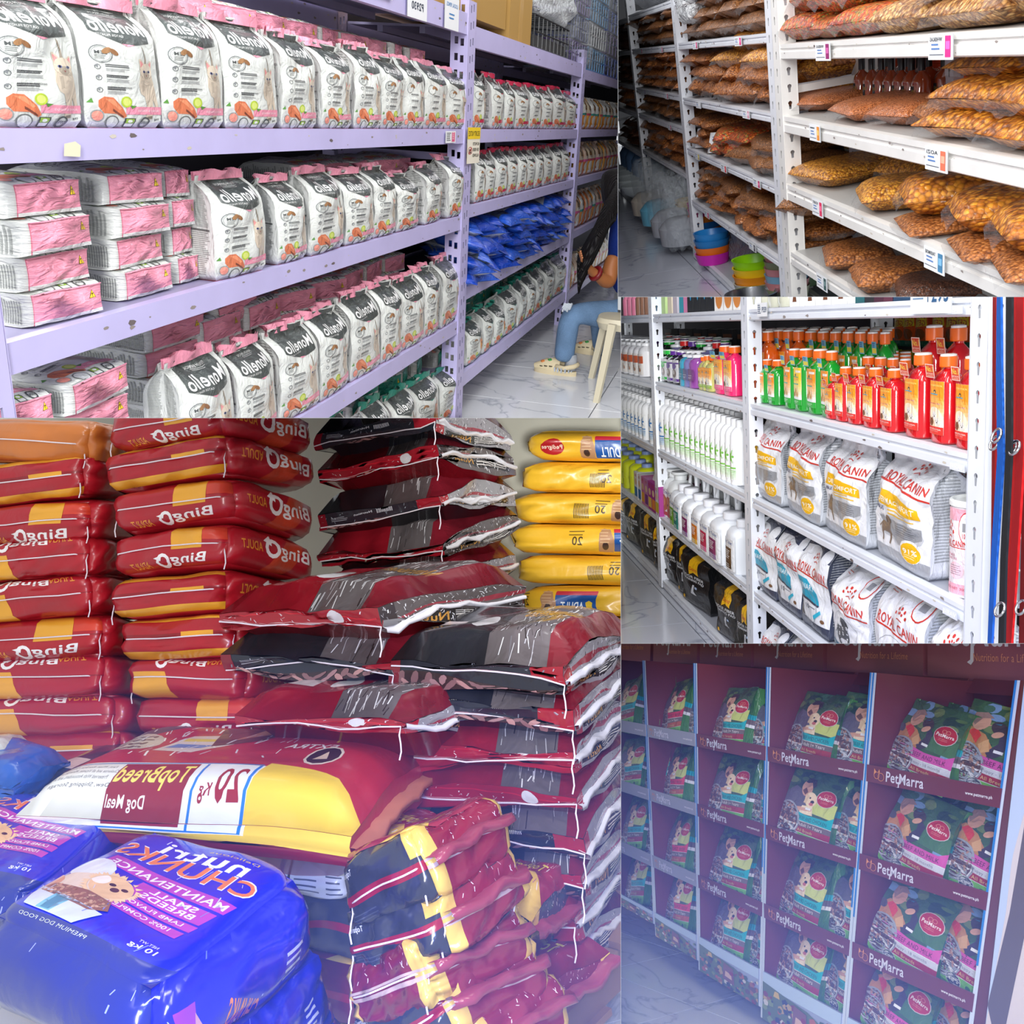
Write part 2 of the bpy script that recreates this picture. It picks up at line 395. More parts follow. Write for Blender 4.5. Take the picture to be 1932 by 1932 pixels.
def beam_mesh(L, h, col, prof='box', seed=0):
    b = MB(); q = {'box': [(0, 0), (0, h), (.02, h), (.02, 0)], 'lip': [(.006, 0), (.0, .004), (0, h * .5), (.006, h * .56), (.006, h * .68), (0, h * .74), (0, h), (.022, h), (.022, 0)]}[prof]
    n = len(q); V = [(0, y, z) for y, z in q] + [(L, y, z) for y, z in q]
    b.add(V, [(i, n + i, n + (i + 1) % n, (i + 1) % n) for i in range(n)] + [tuple(range(n)), tuple(range(n, 2 * n))[::-1]], col, PAINT)
    r = random.Random(seed)
    for i in range(int(L * 7)):                           # scuffs and tape remains, worn into the paint
        x = r.random() * L; z = h * (.12 + .75 * r.random()); s = .002 + .006 * r.random(); cc = r.choice([(150, 140, 135), (205, 198, 185), (110, 100, 100)])
        b.poly([(x + s * (1 + r.random()) * math.cos(a), -.0004, min(h, max(0, z + s * .5 * (.5 + r.random()) * math.sin(a)))) for a in [j * 1.05 for j in range(6)]], cc, PAINT)
    return b.mesh('shelf_beam')
def rack(p, label, posts, bays, z0, z1, depth, col, wf, ws, side, pitch, hole, kind, cols, prof='box', back=True, name='shelving_rack', y=1.0, deck=None):
    """posts: x of each upright's left edge; bays: {i: [(ztop, zbottom)...]} between post i and i+1"""
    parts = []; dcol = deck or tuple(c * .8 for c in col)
    for i, x in enumerate(posts):
        parts.append(('upright_post', post_mesh(z0, z1, wf, ws, side, pitch, hole, kind, cols, col), T(x, y, z0)))
        if back:
            parts.append(('upright_post', post_mesh(z0, z1, wf, ws, side, pitch, hole, kind, cols, col), T(x, y + depth, z0)))
            b = MB(); b.box((0, ws, 0), (.008, depth, .025), col, PAINT); br = b.mesh('cross_brace')
            for z in np.arange(z0 + .12, z1 - .1, .42): parts.append(('cross_brace', br, T(x + wf / 2, y, float(z))))
    for i, lv in bays.items():
        xa, xb = posts[i] + wf * .9, posts[i + 1] + wf * .1
        for j, (zt, zb) in enumerate(lv):
            parts.append(('shelf_beam', beam_mesh(xb - xa, zt - zb, col, prof, i * 7 + j), T(xa, y + .004, zb)))
            if back: parts.append(('shelf_beam', beam_mesh(xb - xa, zt - zb, col, prof, 0), T(xa, y + depth, zb)))
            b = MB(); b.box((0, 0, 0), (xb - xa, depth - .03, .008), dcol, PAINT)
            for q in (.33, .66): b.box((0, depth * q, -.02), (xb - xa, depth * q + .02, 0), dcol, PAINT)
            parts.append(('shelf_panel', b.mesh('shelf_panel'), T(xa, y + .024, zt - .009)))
    return put(p, name, None, label=label, cat='shelving rack', parts=parts)
def floor(p, z, x0, x1, y0, y1, tile, ang=0.0, org=(0, 0), col=(222, 224, 228), name='floor'):
    """glossy marble-look tiles with recessed joints, each tile a part"""
    def fn(nt, b, tc):
        N = nt.nodes.new; L = nt.links.new
        at = nt.nodes.new('ShaderNodeAttribute'); at.attribute_name = 'Col'
        n1 = N('ShaderNodeTexNoise'); n1.inputs['Scale'].default_value = 2.2; n1.inputs['Detail'].default_value = 6; n1.inputs['Distortion'].default_value = .9
        ge = N('ShaderNodeNewGeometry'); L(ge.outputs['Position'], n1.inputs['Vector'])
        m1 = N('ShaderNodeMath'); m1.operation = 'SUBTRACT'; m1.inputs[1].default_value = .5; L(n1.outputs['Fac'], m1.inputs[0])
        m2 = N('ShaderNodeMath'); m2.operation = 'ABSOLUTE'; L(m1.outputs[0], m2.inputs[0])
        cr = N('ShaderNodeValToRGB'); cr.color_ramp.elements[0].color = (.62, .64, .68, 1); cr.color_ramp.elements[1].position = .02; cr.color_ramp.elements[1].color = (1, 1, 1, 1)
        e = cr.color_ramp.elements.new(.008); e.color = (.86, .87, .89, 1); L(m2.outputs[0], cr.inputs[0])
        mx = N('ShaderNodeMix'); mx.data_type = 'RGBA'; mx.blend_type = 'MULTIPLY'; mx.inputs[0].default_value = 1; L(at.outputs[0], mx.inputs[6]); L(cr.outputs[0], mx.inputs[7]); L(mx.outputs[2], b.inputs['Base Color'])
    M = mat('marble_tile', .12, .5, fn=fn)
    nx, ny = int((x1 - x0) / tile) + 2, int((y1 - y0) / tile) + 2; parts = []; t = tile; g = .0022
    me = MB(); me.box((g, g, -.008), (t - g, t - g, 0), col, M); me = me.mesh('tile')
    for i in range(-nx, nx):
        for j in range(-ny, ny):
            cx, cy = org[0] + math.cos(ang) * (i + .5) * t - math.sin(ang) * (j + .5) * t, org[1] + math.sin(ang) * (i + .5) * t + math.cos(ang) * (j + .5) * t
            if x0 - t < cx < x1 + t and y0 - t < cy < y1 + t:
                q = proj(p, (cx, cy, z)); r = RECT[p]; sz = 400
                if not (r[0] - sz < q[0] < r[1] + sz and r[2] - sz < q[1] < r[3] + sz): continue
                parts.append(('tile', me, T(org[0], org[1], z) @ R(ang, 'Z') @ T(i * t, j * t, 0)))
    b = MB(); b.box((x0 - t, y0 - t, z - .03), (x1 + t, y1 + t, z - .006), (90, 92, 98), DARK)
    parts.append(('grout_bed', b.mesh('grout_bed'), None))
    return put(p, name, None, kind='structure', parts=parts)
# ------------------------------------------------------------ bags
def bag_map(seed, crease=.25, lean=0, top=.93, bulge=.18, wr=.05, bottom=1.0, flat=.7):
    nz = [wav(seed * 11 + i, 7, 3.2) for i in range(3)]; n2 = wav(seed * 17 + 5, 6, 8.0)
    def f(c):
        x, y, z = c[:, 0], c[:, 1], (c[:, 2] + 1) / 2
        d = np.clip((top - z) / (top - flat), 0, 1); d = np.sin(d * math.pi / 2) ** .8 * .93 + .05
        d = d * (1 - .1 * (1 - bottom) * (z < .1)); ends = np.clip(z * 14, 0, 1) ** .5 * .12 + .88
        wd = (1 - .05 * np.sin(z * 3.1)) * (.97 + .03 * d) * ends
        b = bulge * (1 - x ** 2) * np.sin(np.clip(z, 0, 1) * math.pi) ** .6 * d
        X = .5 * x * wd; Y = y * (.5 * d) * ends + np.sign(y) * b * np.abs(y) ** 3
        cr = crease * (1 - y ** 2) * np.abs(x) ** 5 * (.25 + z); X = X - np.sign(x) * cr * .22
        w = wr * (.35 + 1.1 * z); q = np.stack([x, y * .6, z * 2.2], -1)
        Y = Y + w * nz[0](q) * 1.0 + w * .35 * n2(q); X = X + w * .22 * nz[1](q)
        return np.stack([X, Y + .5 + lean * z, z + .012 * nz[2](q) * z - .03 * (c[:, 2] < -.98) * (1 - x * x) * (1 - y * y) * (1 + .5 * n2(q * 2))], -1)
    return f
def seal_mesh(col, seed, w=.9, h=.045, mat_=None, colb=None):
    """flat crimped fin on the top of a bag, in the bag's unit space"""
    b = MB(); n = 14; r = wav(seed + 90, 5, 2.0, 1)
    xs = np.linspace(-w / 2, w / 2, n); o = .12 * r(xs[:, None] * 8)
    V = []
    for k, z in enumerate((.95, 1.0, 1.0 + h)):
        for i, x in enumerate(xs): V.append((x, .5 + o[i] * (.3 + k * .6) + .05 * (k - 1), z + (.012 * math.sin(i * 2.1 + seed) if k == 2 else 0)))
    Fa = [(k * n + i, k * n + i + 1, (k + 1) * n + i + 1, (k + 1) * n + i) for k in range(2) for i in range(n - 1)]
    b.add(V, Fa, col, mat_ or FILM); b.add([(x, y + .05, z) for x, y, z in V], [f[::-1] for f in Fa], colb or col, mat_ or FILM)
    return b.mesh('top_seal', True)
def stand_bag(art, base, side, bottom, seed, seal, m=None, nu=14, nv=20, sart=None, botart=None, **kw):
    m = m or FILM; f = bag_map(seed, **kw)
    me = shell(f, {'F': (nu, nv, base, art, m), 'L': (6, nv, side, sart, m), 'R': (6, nv, side, sart, m), 'K': (6, 10, base, None, m), 'D': (6, 4, bottom, botart, m), 'T': (6, 2, base, None, m)}, None, off=.006, lay=.2)
    return me, (seal_mesh(seal, seed) if seal else None)
def place_bag(p, name, mesh, seal, x, y, z, W, Tn, H, label, cat, group, yaw=0, lie=None, roll=0, extra=()):
    M = T(x, y, z)
    if lie == 'bottom': M = M @ T(0, 0, Tn) @ R(yaw, 'Z') @ R(-math.pi / 2, 'X')      # on its back, foot end to the aisle
    elif lie == 'top': M = M @ T(0, H, Tn) @ R(yaw, 'Z') @ R(math.pi, 'Z') @ R(-math.pi / 2, 'X')
    elif lie == 'side': M = M @ T(0, 0, Tn) @ R(yaw, 'Z') @ R(-math.pi / 2, 'X') @ R(math.pi / 2, 'Y')
    else: M = M @ R(yaw, 'Z') @ R(roll, 'Y')
    sm = S(W, Tn, H); parts = []
    if seal: parts.append(('top_seal', seal, None))
    parts += list(extra)
    return put(p, name, mesh, M @ sm, label, cat, group, parts=parts)
# ------------------------------------------------------------ pillow packs
def pil_map(seed, px=4, py=4, wr=.04, flat=.25, corner=.1):
    nz = [wav(seed * 13 + i, 7, 2.2) for i in range(3)]; n2 = wav(seed * 7 + 3, 7, 6)
    def f(c):
        x, y, z = c[:, 0], c[:, 1], c[:, 2]
        t = (1 - np.abs(x) ** px) ** .55 * (1 - np.abs(y) ** py) ** .55 * (1 - flat * 0) ; s = np.sign(z) * np.abs(z)
        t = np.maximum(t, .03)
        X = x * (1 - corner * y ** 2 * .5) ; Y = y * (1 - corner * x ** 2 * .5); q = np.stack([x, y, z], -1)
        w = wr * (t + .15)
        Z = s * t * (1 + .0 * x) + w * nz[0](q) * 1.6 + .35 * w * n2(q)
        return np.stack([.5 * X + .012 * nz[1](q), .5 * Y + .012 * nz[2](q), .5 + .5 * Z], -1)
    return f
def kib_mat(name, cols, scale):
    def fn(nt, b, tc):
        N = nt.nodes.new; L = nt.links.new
        v = N('ShaderNodeTexVoronoi'); v.inputs['Scale'].default_value = scale; v.inputs['Randomness'].default_value = .9
        ge = N('ShaderNodeNewGeometry'); L(ge.outputs['Position'], v.inputs['Vector'])
        sp = N('ShaderNodeSeparateColor'); L(v.outputs['Color'], sp.inputs[0])
        cr = N('ShaderNodeValToRGB'); cr.color_ramp.interpolation = 'CONSTANT'
        els = cr.color_ramp.elements; els[0].color = srgb(cols[0]); els[1].position = 1 / len(cols); els[1].color = srgb(cols[1 % len(cols)])
        for i in range(2, len(cols)): e = els.new(i / len(cols)); e.color = srgb(cols[i])
        L(sp.outputs[0], cr.inputs[0])
        r2 = N('ShaderNodeValToRGB'); r2.color_ramp.elements[0].position = .25; r2.color_ramp.elements[0].color = (1.15, 1.15, 1.15, 1); r2.color_ramp.elements[0].position = .35; r2.color_ramp.elements[1].position = .8; r2.color_ramp.elements[1].color = (.35, .25, .18, 1)
        L(v.outputs['Distance'], r2.inputs[0])
        mx = N('ShaderNodeMix'); mx.data_type = 'RGBA'; mx.blend_type = 'MULTIPLY'; mx.inputs[0].default_value = 1; L(cr.outputs[0], mx.inputs[6]); L(r2.outputs[0], mx.inputs[7]); L(mx.outputs[2], b.inputs['Base Color'])
        inv = N('ShaderNodeMath'); inv.operation = 'MULTIPLY'; inv.inputs[1].default_value = -1; L(v.outputs['Distance'], inv.inputs[0])
        bp = N('ShaderNodeBump'); bp.inputs['Distance'].default_value = .5 / scale; bp.inputs['Strength'].default_value = .8; L(inv.outputs[0], bp.inputs['Height']); L(bp.outputs[0], b.inputs['Normal'])
        nz = N('ShaderNodeTexNoise'); nz.inputs['Scale'].default_value = 26; nz.inputs['Distortion'].default_value = 2.5; L(ge.outputs['Position'], nz.inputs['Vector'])
        b2 = N('ShaderNodeBump'); b2.inputs['Distance'].default_value = .012; L(nz.outputs['Fac'], b2.inputs['Height']); L(b2.outputs[0], b.inputs['Coat Normal'])
    return mat(name, .55, .3, coat=.55, coatr=.12, fn=fn)
def flap_mesh(seed, w=.92, l=.1, mat_=None):
    b = MB(); n = 9; r = wav(seed + 50, 4, 2, 1); xs = np.linspace(-w / 2, w / 2, n); o = r(xs[:, None] * 7) * .1; V = []
    for k in range(4):
        for i, x in enumerate(xs): V.append((x * (1 - .06 * k), -.5 + .03 - l * k / 3, .5 + o[i] * k / 2 - .08 * k * k / 3))
    b.add(V, [(k * n + i, k * n + i + 1, (k + 1) * n + i + 1, (k + 1) * n + i) for k in range(3) for i in range(n - 1)], (235, 235, 238), mat_ or CLEAR)
    return b.mesh('film_flap', True)
def carton(p, x0, x1, y0, y1, z0, z1, col, lab, grp=None, tape=True, yaw=0, name='cardboard_box', art=None, cat='box', m=None):
    b = MB(); m = m or CARD; w_, d_, h_ = x1 - x0, y1 - y0, z1 - z0; tp = []
    b.box((-w_ / 2, -d_ / 2, 0), (w_ / 2, d_ / 2, h_), col, m)
    if tape:
        t = MB(); c2 = tuple(c * 1.08 for c in col); t.box((-w_ / 2 - .001, -.025, h_ * .7), (w_ / 2 + .001, .025, h_ + .001), c2, PLAST); t.box((-.03, -d_ / 2 - .001, 0), (.03, d_ / 2 + .001, h_ + .0015), c2, PLAST); tp = [('packing_tape', t.mesh('packing_tape'), None)]
    if art is not None:
        me = shell(lambda c: np.stack([c[:, 0] * w_ / 2, c[:, 1] * d_ / 2, (c[:, 2] + 1) / 2 * h_], -1), {'F': (1, 1, col, art, m), 'K': (1, 1, col, None, m), 'L': (1, 1, col, None, m), 'R': (1, 1, col, art if False else None, m), 'T': (1, 1, col, None, m), 'D': (1, 1, col, None, m)}, None, off=.0008)
        me.polygons.foreach_set('use_smooth', np.zeros(len(me.polygons), bool))
    else: me = b.mesh('carton')
    return put(p, name, me, T((x0 + x1) / 2, (y0 + y1) / 2, z0) @ R(yaw, 'Z'), lab, cat, grp, parts=tp)
def wrap_mesh(seed, x0, x1, y0, y1, z0, z1, c=(226, 230, 232)):
    f0 = wav(seed, 8, 3); f1 = wav(seed + 1, 8, 7)
    def f(q):
        s = (np.abs(q) ** 6).sum(1) ** (-1 / 6); P = q * s[:, None]; d = 1 + .07 * f0(P * 1.4) + .05 * f1(P)
        P = P * d[:, None]; return np.stack([(x0 + x1) / 2 + P[:, 0] * (x1 - x0) / 2, (y0 + y1) / 2 + P[:, 1] * (y1 - y0) / 2, (z0 + z1) / 2 + P[:, 2] * (z1 - z0) / 2], -1)
    return f, c
def wrap(p, seed, box_, lab, cat='plastic wrap', grp=None, m=None, col=(226, 230, 232), name='plastic_wrap', n=12, kind=None):
    f, c = wrap_mesh(seed, *box_); me = shell(f, {k: (n, n, col, None, m or CLEAR) for k in 'FKLRTD'}, None)
    return put(p, name, me, None, lab, cat, grp, kind=kind)
def tag_card(p, x, y, z, w_, h_, art, lab, yaw=0, col=(236, 238, 240), name='price_card', cat='price card', grp='price cards', tilt=0, bend=0):
    me = shell(lambda c: np.stack([c[:, 0] * w_ / 2, c[:, 1] * .0008 + bend * c[:, 0] ** 2, (c[:, 2] + 1) / 2 * h_], -1), {'F': (1, 1, col, art, CARD), 'K': (1, 1, col, None, CARD)}, None, off=.0006)
    return put(p, name, me, T(x, y, z) @ R(yaw, 'Z') @ R(tilt, 'X'), lab, cat, grp)
def pouchg(v):
    a = Art(.7); a.r(0, 0, 1, .14, (20, 110, 90)); a.p([(.05, .45), (.95, .5), (.9, .85), (.1, .8)], (236, 206, 40)); a.t('BUY 1', .15, .66, .7, .12, (190, 30, 40), .03, mir=True); a.t('GET 1', .15, .5, .7, .12, (190, 30, 40), .03, mir=True); a.p(ell(.5, .3, .34, .13), (150, 80, 40)); a.c(.5, .88, .14, (246, 200, 120)); return a
GP = shell(bag_map(77, top=.98), {'F': (6, 8, (230, 92, 36), pouchg(0), FILM), 'L': (2, 6, (220, 80, 34), None, FILM), 'R': (2, 6, (220, 80, 34), None, FILM), 'K': (2, 2, (220, 80, 34), None, FILM), 'T': (2, 1, (220, 80, 34), None, FILM), 'D': (1, 1, (220, 80, 34), None, FILM)}, None, off=.01)
def cname(c):
    D = {'red': (214, 70, 60), 'blue': (40, 120, 190), 'light blue': (130, 190, 220), 'pink': (214, 40, 130), 'pale pink': (214, 140, 150), 'orange': (226, 120, 30), 'yellow': (224, 190, 30), 'green': (150, 170, 120), 'lime': (150, 210, 30), 'purple': (130, 60, 160), 'white': (230, 230, 230), 'black': (20, 20, 20), 'grey': (130, 134, 140), 'brown': (120, 80, 50)}
    return min(D, key=lambda k: sum((p - q) ** 2 for p, q in zip(D[k], c)))
# ================================================================ aisle 1: cat food racks (writing is mirrored, as photographed)
LAV = (196, 189, 232)
def cat_art(a, cx, cy, s, fur, dark, asp):
    """kitten walking towards the viewer; cx,cy = head centre, s = head radius in u"""
    k = asp; P = lambda pts, c: a.p([(cx + x * s, cy + y * s * k) for x, y in pts], c)
    P([(.1, .8), (.05, 1.6), (-.15, 2.6), (-.35, 2.9), (-.3, 2.5), (-.15, 1.7), (-.25, .8)], tuple(c * .72 for c in fur))
    P([(-.9, -.4), (-1.0, -1.6), (-.7, -2.6), (-.2, -2.9), (.2, -4.4), (.0, -5.2), (.3, -5.6), (.9, -5.4), (.95, -4.6), (1.0, -3.2), (1.4, -4.3), (1.7, -4.4), (1.75, -3.9), (1.35, -2.0), (1.0, -.4)], fur)
    P([(.2, -5.2), (.15, -5.5), (.85, -5.4), (.85, -5.1)], tuple(c * .6 for c in fur)); P([(-.6, -1.0), (-.5, -2.4), (-.2, -2.2), (-.2, -1.0)], tuple(c * .88 for c in fur))
    P([(-.95, .1), (-1.15, 1.35), (-.9, 1.4), (-.2, .75)], fur); P([(.3, .75), (1.0, 1.25), (1.2, 1.1), (1.0, .0)], fur)
    P([(-.9, .3), (-1.02, 1.15), (-.85, 1.15), (-.4, .7)], (226, 150, 150)); P([(.45, .65), (.98, 1.08), (1.08, .95), (.9, .2)], (226, 150, 150))
    a.p(ell(cx, cy, s, s * k * .9), tuple(min(255, c * 1.03) for c in fur)); a.p(ell(cx, cy - s * k * .42, s * .55, s * k * .45), tuple(c * .93 for c in dark))
    for e in (-.42, .42): a.p(ell(cx + e * s, cy - .05 * s * k, s * .2, s * k * .15), (95, 110, 160)); a.p(ell(cx + e * s, cy - .05 * s * k, s * .09, s * k * .13), (20, 20, 30))
    P([(-.15, -.42), (.15, -.42), (0, -.62)], (150, 90, 85))
def monello(acc=(238, 158, 178), fur=(212, 198, 178), lod=0, kg='1kg', base=(222, 226, 220)):
    a = Art(.62); G = (70, 77, 75)
    a.p([(.14, .99), (.14, .755), (.44, .675), (.56, .668), (.9, .7), (.9, .99)], G)
    a.t('Monello', .17, .752, .70, .105, (240, 240, 238), .025, mir=True); a.p([(.44, .675), (.6, .671), (.5, .655)], acc)
    if lod < 2: a.t('GATOS FILHOTES', .19, .722, .30, .016, (225, 225, 222), .0, mir=True)
    if lod == 0: a.t('PREMIUM ESPECIAL', .35, .895, .34, .018, (225, 225, 222), 0, mir=True); a.t('CARNE E SALMAO', .78, .72, .09, .01, (200, 200, 200), 0, mir=True); a.lines(.42, .885, .28, 2, .01, (180, 182, 180), .3)
    a.ring(.21, .585, .115, .1, (130, 134, 134)); 
    if lod < 2: a.ring(.21, .585, .095, .05, (150, 154, 154), 12); a.t('SEM', .155, .585, .12, .028, (80, 84, 84), .02, mir=True); a.lines(.15, .572, .12, 3, .012, (120, 124, 124))
    a.p(ell(.27, .615, .05, .022, .3), (160, 118, 78)); a.p(ell(.34, .607, .045, .02, -.4), (142, 100, 64))
    cat_art(a, .75, .47, .115, fur, tuple(c*.86 for c in fur), .62)
    for i, y in enumerate((.47, .385, .29)):
        if lod < 2: a.ring(.16, y + .01, .035, .25, (110, 114, 116), 7)
        a.p([(.13, y + .02), (.17, y + .035), (.16, y)], (130, 134, 136)) if lod == 0 else None
        a.lines(.24, y + .03, .26, 2, .014, (88, 92, 94), .55, .15); a.lines(.24, y + .0, .27, 3 if lod < 2 else 1, .009, (150, 153, 155), .4)
    if lod == 0:
        a.t('TRATO URINARIO', .24, .409, .26, .014, (70, 74, 76), .01, mir=True); a.t('FAVORECE AS DEFESAS', .24, .318, .30, .014, (70, 74, 76), .01, mir=True); a.t('DO ORGANISMO', .24, .301, .22, .014, (70, 74, 76), .01, mir=True)
    a.r(.47, .115, 1, .178, acc); a.t('SALMAO & FRANGO', .62, .138, .34, .017, (252, 238, 240), .0, mir=True) if lod < 2 else None
    a.p(ell(.13, .115, .115, .075), (206, 208, 206)); a.p([(.14, .22), (.2, .25), (.3, .245), (.42, .17), (.48, .1), (.44, .085), (.34, .12), (.2, .12), (.14, .17)], (214, 120, 82)); a.p([(.2, .235), (.3, .23), (.41, .16), (.38, .15), (.27, .205)], (234, 148, 108))
    a.p([(.3, .16), (.44, .1), (.43, .09), (.3, .14)], (120, 60, 45)); a.c(.47, .215, .07, (182, 206, 60)); a.c(.47, .215, .05, (214, 226, 120), 10); a.p([(.52, .19), (.6, .185), (.54, .16)], (90, 150, 60)); a.p([(.02, .2), (.07, .235), (.09, .2)], (96, 158, 72))
    a.c(.13, .1, .075, (150, 154, 152)); a.c(.13, .1, .06, (236, 150, 134)); a.c(.3, .055, .085, (110, 114, 114)); a.c(.3, .055, .07, (206, 209, 209))
    a.r(.46, .012, .6, .085, (60, 66, 64)); a.r(.475, .045, .585, .08, (150, 190, 70)); a.r(.475, .018, .585, .043, (230, 232, 228)); a.p(ell(.53, .062, .03, .012), (240, 244, 236))
    a.ring(.74, .05, .075, .28, (74, 80, 80)); a.t('100%', .69, .04, .1, .022, (60, 64, 64), .02, mir=True); a.t(kg, .88, .065, .07, .022, (50, 54, 54), .03, mir=True) if lod < 2 else None
    if lod == 0: a.lines(.03, .022, .35, 2, .01, (150, 150, 150), .35)
    a.r(0, 0, 1, .014, acc)
    return a
def mside(lod=0):
    a = Art(.5)
    if lod == 0:
        a.lines(.1, .93, .35, 34, .0125, (150, 153, 150), .5, .25); a.lines(.55, .93, .35, 34, .0125, (150, 153, 150), .5, .25)
        a.lines(.1, .46, .8, 22, .019, (140, 143, 140), .45, .2); a.r(.1, .48, .9, .5, (95, 98, 96))
    else: a.lines(.1, .9, .8, 26, .032, (150, 153, 150), .5, .3)
    return a
def mbottom(acc):
    a = Art(1.7); a.r(.0, .0, 1, 1, acc); a.r(0, .0, 1, .12, (226, 228, 226)); a.lines(.12, .75, .45, 2, .08, tuple(min(255, c * 1.08) for c in acc), .4)
    a.p([(.78, .55), (.9, .55), (.84, .86)], (30, 28, 20)); a.p([(.79, .565), (.89, .565), (.84, .83)], (244, 208, 40)); a.t('T', .825, .58, .03, .15, (30, 28, 20), .03)
    return a
PINK = (236, 150, 172); TEAL = (22, 140, 118); CRIM = (214, 40, 84)
BAG = {}
for nm, acc, fur, lods in (('pink', PINK, (212, 198, 178), (0, 0, 1, 1, 2, 2)), ('crim', CRIM, (190, 180, 165), (2, 2)), ('teal', TEAL, (226, 160, 96), (1, 1, 2, 2))):
    BAG[nm] = [stand_bag(monello(acc, fur, l), (222, 226, 220), (205, 207, 203), acc, i + 3 + len(nm) * 5, acc, sart=mside(0 if l == 0 else 1), botart=mbottom(acc), nu=12 if l < 2 else 8, nv=16 if l < 2 else 10, m=FILM) for i, l in enumerate(lods)]
ZA, ZB, ZC = -.054, -.338, -.705
rack('1', 'lavender steel rack full of cat food bags along the aisle', [1.098, 3.485, 5.71, 7.95], {
    0: [(.30, .237), (ZA, -.099), (ZB, -.384), (ZC, -.752)], 1: [(.27, .205), (ZA, -.099), (-.312, -.352), (-.598, -.645), (-.925, -.975)],
    2: [(.25, .2), (ZA, -.095), (-.31, -.35), (-.60, -.64), (-.95, -.99)]}, -1.12, .34, .46, LAV, .09, .06, -1, .05, (.006, .011), 'slot', 2)
floor('1', -1.12, 1, 14, .6, 5.5, .6, org=(5.2, .55))
def row1(kind, z, y, items, where, grp, T0=.085, vs=None, yj=.0, dH=0):
    for i, (a, b, top) in enumerate(items):
        xa, xb = xat('1', a, y, z), xat('1', b, y, z); W = xb - xa; xm = (xa + xb) / 2; H = zat('1', top, xm, y) - z
        v = BAG[kind][(vs[i] if vs else i) % len(BAG[kind])]
        place_bag('1', 'cat_food_bag', v[0], v[1], xm, y, z + .001, W * 1.0, T0, H / 1.05, '%s cat food bag standing %s from the left %s' % ({'pink': 'pink-topped', 'crim': 'crimson-topped', 'teal': 'green-topped'}[kind], ORD[i], where), 'bag', grp, yaw=rnd.uniform(-.06, .06) + yj)
row1('pink', ZA, 1.012, [(-12, 156, -32), (166, 304, -8), (306, 426, 0), (429, 521, 25), (531, 598, 55), (608, 662, 76), (671, 717, 80), (718, 762, 100), (763, 797, 106), (799, 840, 114), (842, 877, 127)], 'on the near upper shelf', 'pink cat food bags on the upper shelf', vs=[0, 1, 0, 1, 2, 3, 2, 3, 4, 5, 4])
row1('pink', ZB, 1.012, [(412, 500, 322), (526, 580, 330), (584, 652, 314), (655, 704, 318), (706, 745, 310), (748, 790, 325), (800, 834, 308), (845, 873, 292)], 'on the near middle shelf', 'pink cat food bags on the middle shelf', vs=[0, 1, 0, 1, 2, 3, 2, 3], T0=.1)
row1('pink', ZC, 1.012, [(352, 445, 662), (452, 528, 643), (533, 600, 610), (602, 661, 580), (663, 716, 548), (720, 756, 528), (757, 797, 520), (800, 826, 500), (830, 868, 482)], 'on the near lower shelf', 'pink cat food bags on the lower shelf', vs=[0, 1, 2, 3, 2, 3, 2, 3, 2])
row1('crim', ZA, 1.02, [(890, 912, 130), (926, 948, 138), (950, 968, 152), (972, 996, 155), (998, 1020, 158), (1022, 1040, 163), (1042, 1064, 163), (1066, 1084, 172)], 'on the far upper shelf', 'crimson cat food bags', T0=.09)
row1('crim', -.312, 1.02, [(895, 912, 282), (914, 932, 284), (934, 955, 280), (957, 974, 278), (976, 990, 278), (992, 1006, 277), (1008, 1022, 277), (1024, 1040, 275), (1042, 1056, 272), (1058, 1072, 270)], 'on the far middle shelf', 'crimson and green cat food bags in the far bay', T0=.09)
row1('teal', -.925, 1.02, [(880, 908, 605), (910, 928, 578), (930, 950, 572), (952, 973, 544), (975, 992, 530), (993, 1006, 520), (1008, 1022, 508), (1024, 1044, 495), (1046, 1064, 482)], 'on the far bottom shelf', 'green cat food bags on the bottom shelf', T0=.1, vs=[0, 1, 0, 1, 2, 3, 2, 3, 2])
def lie1(kind, x, y, z, W, H, Tn, lab, grp, yaw=0, mode='bottom', v=0, roll=0):
    q = BAG[kind][v % len(BAG[kind])]; place_bag('1', 'cat_food_bag', q[0], q[1], x, y, z, W, Tn, H, lab, 'bag', grp, yaw=yaw, lie=mode)
# lying stacks, middle shelf: (left px, right px, count, layer heights given by top px)
for si, (a, b, n, nm) in enumerate([(62, 195, 4, 'left'), (232, 330, 4, 'middle'), (334, 376, 4, 'right')]):
    yy = 1.03 + si * .015; xa, xb = xat('1', a, yy, ZB), xat('1', b, yy, ZB)
    for k in range(n):
        lie1('pink', (xa + xb) / 2 + rnd.uniform(-.006, .006), yy + .012 * (k % 2), ZB + k * .0525, xb - xa, .25, .052, 'cat food bag lying %s from bottom in the %s stack, near middle shelf' % (ORD[k], nm), 'cat food bags stacked flat on the middle shelf', yaw=rnd.uniform(-.08, .08), v=k % 4)
for si, (a, b, n, nm, zt) in enumerate([(30, 128, 4, 'first', 0), (150, 272, 4, 'second', 0), (300, 400, 4, 'third', 0), (410, 500, 4, 'fourth', 0)]):
    yy = 1.03 + (.0 if si < 2 else .12); xa, xb = xat('1', a, yy, ZC), xat('1', b, yy, ZC); n = 5
    for k in range(n):
        lie1('pink', (xa + xb) / 2 + rnd.uniform(-.006, .006), yy + .01 * (k % 2), ZC + k * .054, xb - xa, .24, .053, 'cat food bag lying %s from bottom in the %s stack, near lower shelf' % (ORD[k], nm), 'cat food bags stacked flat on the lower shelf', yaw=rnd.uniform(-.1, .1), v=k % 4)
